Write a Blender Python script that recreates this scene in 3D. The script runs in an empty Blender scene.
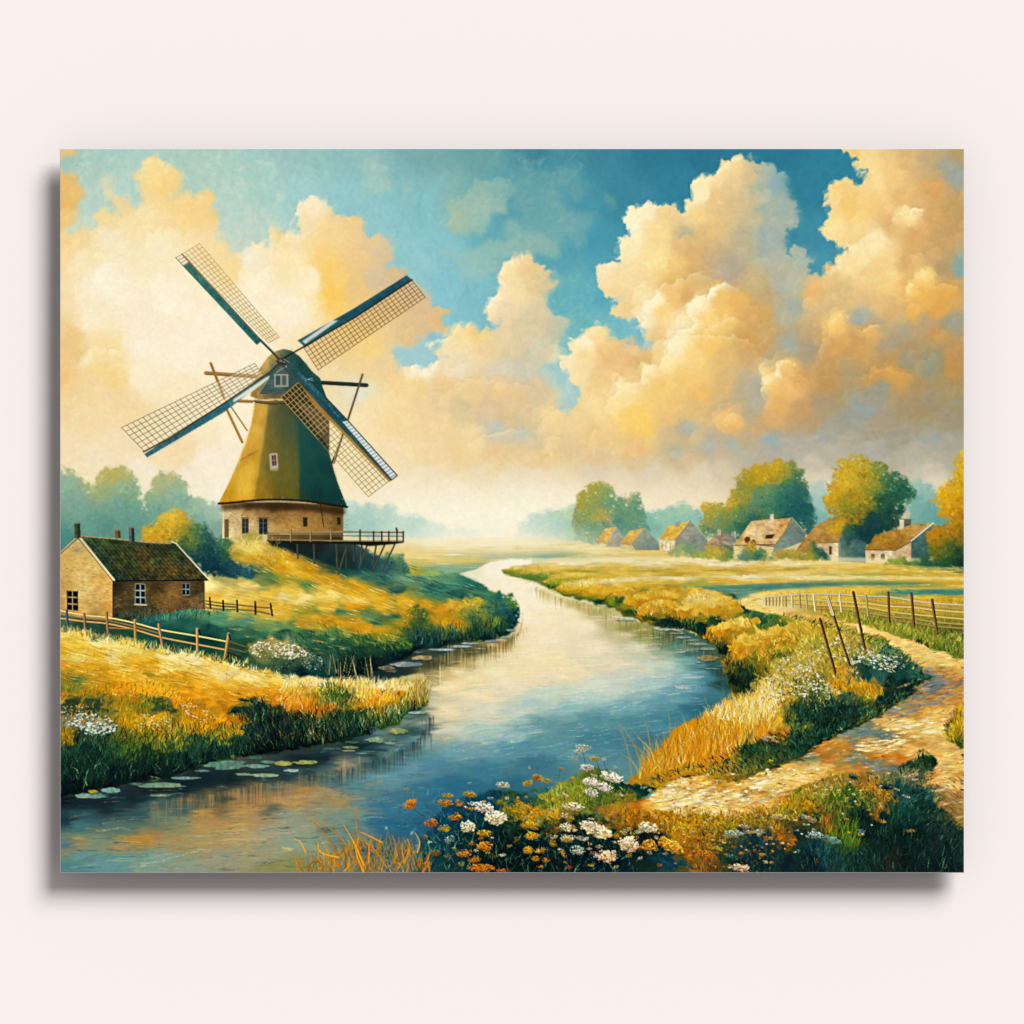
import bpy, math
import numpy as np

# ---------------------------------------------------------------- camera, light, exposure
scene = bpy.context.scene
cam_d = bpy.data.cameras.new('camera'); cam = bpy.data.objects.new('camera', cam_d); scene.collection.objects.link(cam)
DEPTH = 0.030                                  # the stretched canvas stands 30 mm off the wall
CAM_DIST = 20.0
cam.location = (0, -DEPTH - CAM_DIST, 0); cam.rotation_euler = (math.pi / 2, 0, 0)
cam_d.sensor_width = 36; cam_d.lens = 36 * CAM_DIST / 1.024; cam_d.clip_start = .1; cam_d.clip_end = 200
scene.camera = cam
AMBIENT, KEY = .30, .70                        # shares of the light on the wall
world = bpy.data.worlds.new('World'); scene.world = world; world.use_nodes = True
bg = world.node_tree.nodes['Background']; bg.inputs[0].default_value = (1, .985, .985, 1); bg.inputs[1].default_value = AMBIENT
sx, sz = -19.5, -27.0                            # where the key light throws the shadow, mm
sun_d = bpy.data.lights.new('key_light', 'SUN'); sun = bpy.data.objects.new('key_light', sun_d); scene.collection.objects.link(sun)
v = np.array([sx, DEPTH * 1000, sz]); v = v / np.linalg.norm(v)
from mathutils import Vector
sun.rotation_euler = Vector(v).to_track_quat('-Z', 'Y').to_euler()
sun_d.energy = KEY * math.pi / v[1]; sun_d.angle = math.radians(30)
sun.location = (.6, -1.2, .9)
vs = scene.view_settings; vs.view_transform = 'Standard'; vs.look = 'None'; vs.exposure = math.log2(1.1); vs.gamma = 1; vs.use_curve_mapping = False
scene.render.film_transparent = False

# ---------------------------------------------------------------- the wall behind
def new_mat(name, rough=.9):
    m = bpy.data.materials.new(name); m.use_nodes = True; b = m.node_tree.nodes['Principled BSDF']
    b.inputs['Roughness'].default_value = rough; b.inputs['Specular IOR Level'].default_value = 0.0
    return m, m.node_tree, b
def add_obj(name, me, mat, parent=None):
    o = bpy.data.objects.new(name, me); scene.collection.objects.link(o)
    if mat: me.materials.append(mat)
    if parent: o.parent = parent
    return o
wall_m, nt, b = new_mat('wall_paint')
b.inputs['Base Color'].default_value = (.866, .800, .782, 1)
nz = nt.nodes.new('ShaderNodeTexNoise'); nz.inputs['Scale'].default_value = 900; nz.inputs['Detail'].default_value = 2
bp = nt.nodes.new('ShaderNodeBump'); bp.inputs['Strength'].default_value = .02; bp.inputs['Distance'].default_value = .0005
tc = nt.nodes.new('ShaderNodeTexCoord'); nt.links.new(tc.outputs['Object'], nz.inputs['Vector']); nt.links.new(nz.outputs[0], bp.inputs['Height']); nt.links.new(bp.outputs[0], b.inputs['Normal'])
me = bpy.data.meshes.new('wall'); e = 6
me.from_pydata([(-e, 0, -e), (e, 0, -e), (e, 0, e), (-e, 0, e)], [], [(0, 1, 2, 3)]); me.update()
wall = add_obj('wall', me, wall_m); wall['kind'] = 'structure'; wall['label'] = 'plain pale pinkish white wall'

# --- PAINTER BEGIN
# The printed picture is painted here, brush stroke by brush stroke, into an array of pigment values
# (one per vertex of the canvas front) plus an array saying which painted thing each spot belongs to.
S = 1.5                                   # vertices per unit
PX0, PY0, PX1, PY1 = 60.5, 149.0, 964.0, 872.4
W = int(round((PX1 - PX0) * S)) + 1
H = int(round((PY1 - PY0) * S)) + 1
F = np.float32
C = np.zeros((H, W, 3), F)
LAB = np.zeros((H, W), np.int16)
LABELS = [("sky", None)]
rng = np.random.default_rng(7)
GX, GY = np.meshgrid(PX0 + np.arange(W, dtype=F) / S, PY0 + np.arange(H, dtype=F) / S)

def new_label(path, note=None):
    LABELS.append((path, note)); return len(LABELS) - 1

def hexc(h):
    return np.array([int(h[i:i + 2], 16) / 255 for i in (0, 2, 4)], F)

TX = dict(A=30, B=280, C=520, D=750); TY = {'1': 130, '2': 340, '3': 520, '4': 700}
K = 260 / 1024
def R(s):
    return np.array([(650 + float(q.split(',')[0]) * .3125, 420 + float(q.split(',')[1]) * .3125) for q in s.split()], F)
def M(s):
    return np.array([(100 + float(q.split(',')[0]) * .35156, 230 + float(q.split(',')[1]) * .35156) for q in s.split()], F)
def P(*args):
    """'A1', 'u,v u,v', 'B2', ... -> list of points; tile 'P' means plain units"""
    out = []
    for t, s in zip(args[::2], args[1::2]):
        for q in s.split():
            u, v = q.split(',')[:2]
            out.append((float(u), float(v)) if t == 'P' else (TX[t[0]] + float(u) * K, TY[t[1]] + float(v) * K))
    return np.array(out, F)
TONE = None                                # shifts all colour control points written while it is set
def tone(test, yes, no=(1, 1, 1)):
    yes = np.array(yes, F); no = np.array(no, F)
    return lambda c: np.where(test(c)[:, None], c * yes, c * no)
def CP(*args):
    """colour control points: 'u,v,RRGGBB ...'"""
    pts, cols = [], []
    for t, s in zip(args[::2], args[1::2]):
        for q in s.split():
            u, v, c = q.split(',')
            pts.append((float(u), float(v)) if t == 'P' else (TX[t[0]] + float(u) * K, TY[t[1]] + float(v) * K))
            cols.append(hexc(c))
    cols = np.array(cols, F)
    if TONE is not None: cols = np.clip(TONE(cols), 0, 1).astype(F)
    return np.array(pts, F), cols

def _up(G, n, scale, off):
    """B-spline upsampling of the rows of G to n rows"""
    t = np.arange(n) / scale + off
    i = np.floor(t).astype(int); f = (t - i).astype(F)[:, None]
    return ((1 - f) ** 3 / 6) * G[i] + ((3 * f ** 3 - 6 * f * f + 4) / 6) * G[i + 1] + ((-3 * f ** 3 + 3 * f * f + 3 * f + 1) / 6) * G[i + 2] + (f ** 3 / 6) * G[i + 3]
_ncache = {}
def noise(scale, seed, octaves=3, ax=1.0, gain=.5):
    """smooth noise over the whole picture, roughly -1..1; scale in units, ax stretches it sideways"""
    seed %= 7
    scale = round(scale * 2) / 2 or .5
    key = (scale, seed, octaves, ax, gain)
    if key in _ncache: return _ncache[key]
    out = np.zeros((H, W), F); a = 1.; tot = 0
    r = np.random.default_rng(seed * 7919 + 13)
    s = scale
    for o in range(octaves):
        sy = max(s * S, 1.); sx = max(s * S * ax, 1.)
        G = r.standard_normal((int(H / sy) + 6, int(W / sx) + 6)).astype(F)
        out += a * _up(_up(G, H, sy, r.random()).T.copy(), W, sx, r.random()).T; tot += a * a; a *= gain; s /= 2
    out /= np.sqrt(tot) * .6
    if len(_ncache) < 110: _ncache[key] = out
    return out

def blur(a, s):
    if s < .3: return a
    n = int(np.ceil(s * 2.5)); k = np.exp(-.5 * (np.arange(-n, n + 1) / s) ** 2).astype(F); k /= k.sum()
    for ax in (0, 1):
        p = [(0, 0)] * a.ndim; p[ax] = (n, n)
        b = np.pad(a, p, mode='edge'); o = np.zeros_like(a)
        for i, w in enumerate(k):
            sl = [slice(None)] * a.ndim; sl[ax] = slice(i, i + a.shape[ax]); o += w * b[tuple(sl)]
        a = o
    return a

def box(pts, m=0):
    x0, y0 = np.min(pts, 0) - m; x1, y1 = np.max(pts, 0) + m
    i0 = max(0, int((x0 - PX0) * S)); i1 = min(W, int((x1 - PX0) * S) + 2)
    j0 = max(0, int((y0 - PY0) * S)); j1 = min(H, int((y1 - PY0) * S) + 2)
    return j0, max(j1, j0), i0, max(i1, i0)

def smooth(pts, n=4, closed=True):
    """Catmull-Rom through the points"""
    p = np.asarray(pts, F); N = len(p); out = []
    rngk = range(N) if closed else range(N - 1)
    for i in rngk:
        if closed: a, b, c, d = p[i - 1], p[i], p[(i + 1) % N], p[(i + 2) % N]
        else: a, b, c, d = p[max(i - 1, 0)], p[i], p[i + 1], p[min(i + 2, N - 1)]
        for k in range(n):
            t = k / n
            out.append(.5 * (2 * b + (c - a) * t + (2 * a - 5 * b + 4 * c - d) * t * t + (3 * b - a - 3 * c + d) * t ** 3))
    if not closed: out.append(p[-1])
    return np.array(out, F)

def inside(poly, X, Y):
    r = np.zeros(X.shape, bool)
    x1, y1 = poly[-1]
    for x2, y2 in poly:
        if y1 != y2:
            lo, hi = (y1, y2) if y1 < y2 else (y2, y1)
            c = (Y > lo) & (Y <= hi)
            r ^= c & (X < (x2 - x1) * (Y - y1) / (y2 - y1) + x1)
        x1, y1 = x2, y2
    return r

def mask(poly, warp=0, wscale=8, feather=.5, seed=1, sm=False, billow=0):
    if sm: poly = smooth(poly, 4)
    m = warp * 2.5 + feather * 3 + 2 + billow * 2
    j0, j1, i0, i1 = box(poly, m)
    X = GX[j0:j1, i0:i1]; Y = GY[j0:j1, i0:i1]
    if warp:
        X = X + warp * noise(wscale, seed, 4, 1, .6)[j0:j1, i0:i1]; Y = Y + warp * noise(wscale, seed + 50, 4, 1, .6)[j0:j1, i0:i1]
    if billow:
        b1 = np.abs(noise(6, seed + 3, 2)[j0:j1, i0:i1]); b2 = np.abs(noise(6, seed + 4, 2)[j0:j1, i0:i1])
        X = X + billow * (b1 - .4); Y = Y + billow * (b2 - .4)
    if poly.shape[0] < 60 and not warp and not billow and X.size < 30000:      # crisp shapes: 3x3 samples per vertex
        a = np.zeros(X.shape, F)
        for dx in (-.33, 0, .33):
            for dy in (-.33, 0, .33): a += inside(poly, X + dx / S, Y + dy / S)
        a /= 9
    else: a = inside(poly, X, Y).astype(F)
    a = blur(a, feather * S)
    return a, (j0, j1, i0, i1)

def field(pc, sl=None, soft=5., power=3., ax=1.0, warp=0, seed=9):
    """colour field interpolated between control points; ax<1 makes colours run sideways"""
    pts, cols = pc
    j0, j1, i0, i1 = sl or (0, H, 0, W)
    st = 3 if (j1 - j0) * (i1 - i0) > 20000 else 2
    jj = np.arange(j0, j1 + st, st); ii = np.arange(i0, i1 + st, st)
    X, Y = np.meshgrid(PX0 + ii / S, PY0 + jj / S)
    if warp:
        jn = np.clip(jj, 0, H - 1); im = np.clip(ii, 0, W - 1)
        X = X + warp * noise(22, seed, 3)[np.ix_(jn, im)]; Y = Y + warp * noise(22, seed + 1, 3)[np.ix_(jn, im)]
    X = X.astype(F); Y = Y.astype(F)
    num = np.zeros(X.shape + (3,), F); den = np.zeros(X.shape, F)
    for (x, y), c in zip(pts, cols):
        w = 1 / (((X - x) * ax) ** 2 + (Y - y) ** 2 + soft * soft) ** (power / 2)
        num += w[..., None] * c; den += w
    lo = num / den[..., None]
    fj = np.arange(j1 - j0) / st; fi = np.arange(i1 - i0) / st
    a = np.floor(fj).astype(int); b = np.floor(fi).astype(int); tj = (fj - a)[:, None, None].astype(F); ti = (fi - b)[None, :, None].astype(F)
    a1 = np.minimum(a + 1, lo.shape[0] - 1); b1 = np.minimum(b + 1, lo.shape[1] - 1)
    top = lo[a][:, b] * (1 - ti) + lo[a][:, b1] * ti; bot = lo[a1][:, b] * (1 - ti) + lo[a1][:, b1] * ti
    return top * (1 - tj) + bot * tj

def fill(poly, colour, warp=0, wscale=8, feather=.5, alpha=1., seed=1, sm=False, billow=0, lab=None, tex=0, texscale=5, texax=1., soft=5., ax=1., cwarp=0, power=3.):
    a, sl = mask(poly, warp, wscale, feather, seed, sm, billow)
    j0, j1, i0, i1 = sl
    if a.size == 0: return a, sl
    if isinstance(colour, str): c = hexc(colour)[None, None]
    else: c = field(colour, sl, soft, power, ax, cwarp)
    if tex: c = c * (1 + tex * noise(texscale, seed + 20, 3, texax)[j0:j1, i0:i1, None])
    aa = (a * alpha)[..., None]
    C[j0:j1, i0:i1] = C[j0:j1, i0:i1] * (1 - aa) + c * aa
    if lab is not None: LAB[j0:j1, i0:i1][a > .5] = lab
    return a, sl

def seg(x0, y0, x1, y1, w0, w1, c, al=1., lab=None):
    """one tapered stroke"""
    m = max(w0, w1) * .5 + 1
    i0 = int((min(x0, x1) - m - PX0) * S); i1 = int((max(x0, x1) + m - PX0) * S) + 2
    j0 = int((min(y0, y1) - m - PY0) * S); j1 = int((max(y0, y1) + m - PY0) * S) + 2
    if i0 < 0: i0 = 0
    if j0 < 0: j0 = 0
    if i1 > W: i1 = W
    if j1 > H: j1 = H
    if i0 >= i1 or j0 >= j1: return
    X = GX[0, i0:i1] - x0; Y = (GY[j0:j1, 0] - y0)[:, None]
    dx = x1 - x0; dy = y1 - y0; L = dx * dx + dy * dy + 1e-6
    t = (X * dx + Y * dy) / L; np.clip(t, 0, 1, t)
    d = np.sqrt((X - t * dx) ** 2 + (Y - t * dy) ** 2)
    a = np.clip((((w1 - w0) * .5 * t + w0 * .5) - d) * S + .5, 0, 1)
    if w0 < 1 / S or w1 < 1 / S: a = a
    a = (a * al)[..., None]
    R = C[j0:j1, i0:i1]; R += (c - R) * a
    if lab is not None: LAB[j0:j1, i0:i1][a[..., 0] > .4] = lab

def line(pts, w, c, al=1., lab=None, w1=None):
    if isinstance(c, str): c = hexc(c)
    n = len(pts) - 1; w1 = w if w1 is None else w1
    for k in range(n):
        a = w + (w1 - w) * k / n; b = w + (w1 - w) * (k + 1) / n
        seg(*pts[k], *pts[k + 1], a, b, c, al, lab)

def blade(x, y, L, ang, w, c, al=1., bend=0., lab=None):
    """a grass blade: rooted at x,y, ang from straight up (radians, + leans right)"""
    px, py = x, y; a = ang - bend / 2
    for k in range(3):
        l = L / 3
        qx = px + math.sin(a) * l; qy = py - math.cos(a) * l
        seg(px, py, qx, qy, w * (1 - k / 3) + .3, w * (1 - (k + 1) / 3) + .3, c, al, lab)
        px, py = qx, qy; a += bend / 2

def dab(x, y, rx, ry, ang, c, al=1., hard=1.5, lab=None):
    """an elliptical touch of the brush"""
    m = max(rx, ry) + 1
    i0 = max(0, int((x - m - PX0) * S)); i1 = min(W, int((x + m - PX0) * S) + 2)
    j0 = max(0, int((y - m - PY0) * S)); j1 = min(H, int((y + m - PY0) * S) + 2)
    if i0 >= i1 or j0 >= j1: return
    X = GX[0, i0:i1] - x; Y = (GY[j0:j1, 0] - y)[:, None]
    ca, sa = math.cos(ang), math.sin(ang)
    d = np.sqrt(((X * ca + Y * sa) / rx) ** 2 + ((Y * ca - X * sa) / ry) ** 2)
    a = np.clip((1 - d) * hard * min(rx, ry) * S * .5 + .15, 0, 1)
    a = (a * al)[..., None]
    R = C[j0:j1, i0:i1]; R += (c - R) * a
    if lab is not None: LAB[j0:j1, i0:i1][a[..., 0] > .4] = lab

def puff(x, y, r, c, al, ang=-2.2):
    """a cloud billow: crisp on its lit rim, melting away on the other side"""
    i0 = max(0, int((x - r - PX0) * S)); i1 = min(W, int((x + r - PX0) * S) + 2)
    j0 = max(0, int((y - r - PY0) * S)); j1 = min(H, int((y + r - PY0) * S) + 2)
    if i0 >= i1 or j0 >= j1: return
    X = (GX[0, i0:i1] - x) / r; Y = ((GY[j0:j1, 0] - y) / r)[:, None]
    d = np.sqrt(X * X + Y * Y)
    lit = np.clip(.5 + .75 * (X * math.cos(ang) + Y * math.sin(ang)), 0, 1)
    a = np.clip((1 - d) * r * S * .45, 0, 1) * lit * lit
    a = (a * al)[..., None]
    R = C[j0:j1, i0:i1]; R += (c - R) * a

def at(x, y):
    return C[min(H - 1, max(0, int((y - PY0) * S))), min(W - 1, max(0, int((x - PX0) * S)))]

def scatter(poly, n, r=None, seed=0):
    """n points inside a polygon"""
    r = r or np.random.default_rng(seed + 101)
    lo = poly.min(0); hi = poly.max(0); out = np.zeros((0, 2))
    while len(out) < n:
        q = lo + (hi - lo) * r.random((n * 2, 2))
        out = np.vstack([out, q[inside(poly, q[:, 0], q[:, 1])]])
        if len(out) == 0: break
    return out[:n]

def jit(c, r, v=.08, h=.03):
    """a colour varied in value and a little in hue"""
    k = 1 + v * r.standard_normal()
    return np.clip(c * k + h * r.standard_normal(3) * np.array([1, .5, .8]), 0, 1).astype(F)

def grass(poly, n, L, ang=0., spread=.35, w=.8, v=.14, al=.7, seed=1, bend=.4, pal=None, palp=.3, down=0, h=.02, src=None):
    """blades whose colour is picked up from the underpainting (or from a palette), far ones first"""
    r = np.random.default_rng(seed)
    q = scatter(poly, n, r); q = q[np.argsort(q[:, 1])]
    B = (C if src is None else src).copy()
    pl = [hexc(x) for x in pal.split()] if pal else None
    for x, y in q:
        ii = min(W - 1, max(0, int((x - PX0) * S))); jj = min(H - 1, max(0, int((y - down - PY0) * S)))
        c = B[jj, ii]
        if pl and r.random() < palp: c = pl[r.integers(len(pl))]
        a = ang(x, y) if callable(ang) else ang
        blade(x, y, L * r.uniform(.5, 1.3), a + spread * r.standard_normal(), w * r.uniform(.6, 1.4), jit(c, r, v, h), al * r.uniform(.6, 1), bend * r.standard_normal())

def foliage(poly, n, size, seed=1, v=.16, al=.8, flat=.7, h=.02, lift=.0, reach=1.3):
    """leaf clumps picked up from the underpainting, placed a little off so that lights and darks interleave"""
    r = np.random.default_rng(seed); q = scatter(poly, n, r); B = C.copy()
    for x, y in q:
        ox, oy = r.normal(0, size * reach, 2)
        ii = min(W - 1, max(0, int((x + ox - PX0) * S))); jj = min(H - 1, max(0, int((y + oy - PY0) * S)))
        s = size * r.uniform(.4, 1.2)
        dab(x, y, s, s * flat, r.uniform(-1, 1), jit(B[jj, ii] * (1 + lift), r, v, h), al, 1.2)

def streaks(poly, n, L, w, v=.08, ang=0., spread=.05, al=.5, seed=1, pal=None, palp=.2, off=2, h=.015):
    """long sideways touches: water, fields"""
    r = np.random.default_rng(seed); q = scatter(poly, n, r); B = C.copy()
    pl = [hexc(x) for x in pal.split()] if pal else None
    for x, y in q:
        ii = min(W - 1, max(0, int((x - PX0) * S))); jj = min(H - 1, max(0, int((y + off * r.standard_normal() - PY0) * S)))
        c = B[jj, ii]
        if pl and r.random() < palp: c = pl[r.integers(len(pl))]
        a = (ang(x, y) if callable(ang) else ang) + spread * r.standard_normal(); l = L * r.uniform(.3, 1.2) / 2
        ca, sa = math.cos(a) * l, math.sin(a) * l; ww = w * r.uniform(.5, 1.3)
        c = jit(c, r, v, h); b = r.uniform(-.08, .08) * l
        seg(x - ca, y - sa, x, y + b, .4, ww, c, al); seg(x, y + b, x + ca, y + sa, ww, .4, c, al)

def scramble(poly, amp, scale, seed=1, ax=1., mixv=1., fe=2.):
    """break soft passages into ragged touches: every spot picks its paint up a little way off"""
    j0, j1, i0, i1 = box(poly, 2); a, sl = mask(poly, 0, 8, fe, seed); j0, j1, i0, i1 = sl
    nx = noise(scale, seed + 300, 2, ax)[j0:j1, i0:i1]; ny = noise(scale, seed + 301, 2, ax)[j0:j1, i0:i1]
    J, I = np.mgrid[j0:j1, i0:i1]
    J = np.clip(J + ny * amp * S, 0, H - 1).astype(int); I = np.clip(I + nx * amp * S * max(1., ax), 0, W - 1).astype(int)
    a = (a * mixv)[..., None]
    C[j0:j1, i0:i1] = C[j0:j1, i0:i1] * (1 - a) + C[J, I] * a
def quad(pts): return np.array(pts, F)
def lerp(a, b, t): return (a[0] + (b[0] - a[0]) * t, a[1] + (b[1] - a[1]) * t)
# ---------------------------------------------------------------- sky
BLUE = CP('P', '61,150,9FC6BC 100,152,A9CCC0 200,152,AECDBE 290,150,9CC4BE 350,150,8FBFBC 420,150,79ADAC 480,150,6BA3A2 530,150,3F8598 560,150,4A8F9E 600,150,3F8598 650,150,2F7A90 700,150,2B768E 780,150,2A7890 840,150,2E8098 960,150,7A9A98 '
  '90,200,B8D2C4 130,190,B5D3C8 140,215,BDD6C8 230,200,B6D3C6 265,180,A9CFC4 300,190,A4CECA 350,200,93C8C8 420,200,86BFC2 480,200,7BAFAD 530,200,4F97A6 580,200,4A94A6 620,200,3D889C 690,190,318098 790,200,2F7E94 820,180,317F98 '
  '90,235,CBDBC4 240,245,C6D6C4 250,225,BCD4C6 380,240,93C8C9 430,250,8CC6CC 500,240,62A9B2 510,200,569DAA 560,250,52A0B0 590,235,4898AC 810,230,3F8CA2 805,255,4593A6 '
  '400,290,9CCBC4 440,290,88C4CC 480,300,7FBDC6 560,290,62AFBA 600,290,5AABBB 585,320,6DB4B8 570,340,86C0BE 600,330,74BABF 640,330,7CBEC8 470,270,80BFC8 415,265,94C9CA 420,320,92C7CC 440,320,8AC6CC '
  '420,345,A0CFD0 405,352,A6CFCC 435,350,9CCACB 560,370,A6CCC8 575,385,A3CCCB 565,400,B0CFC8 600,380,9CC8C8 300,150,98C2BC 820,265,4C98A8 812,245,3F8AA0')
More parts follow.
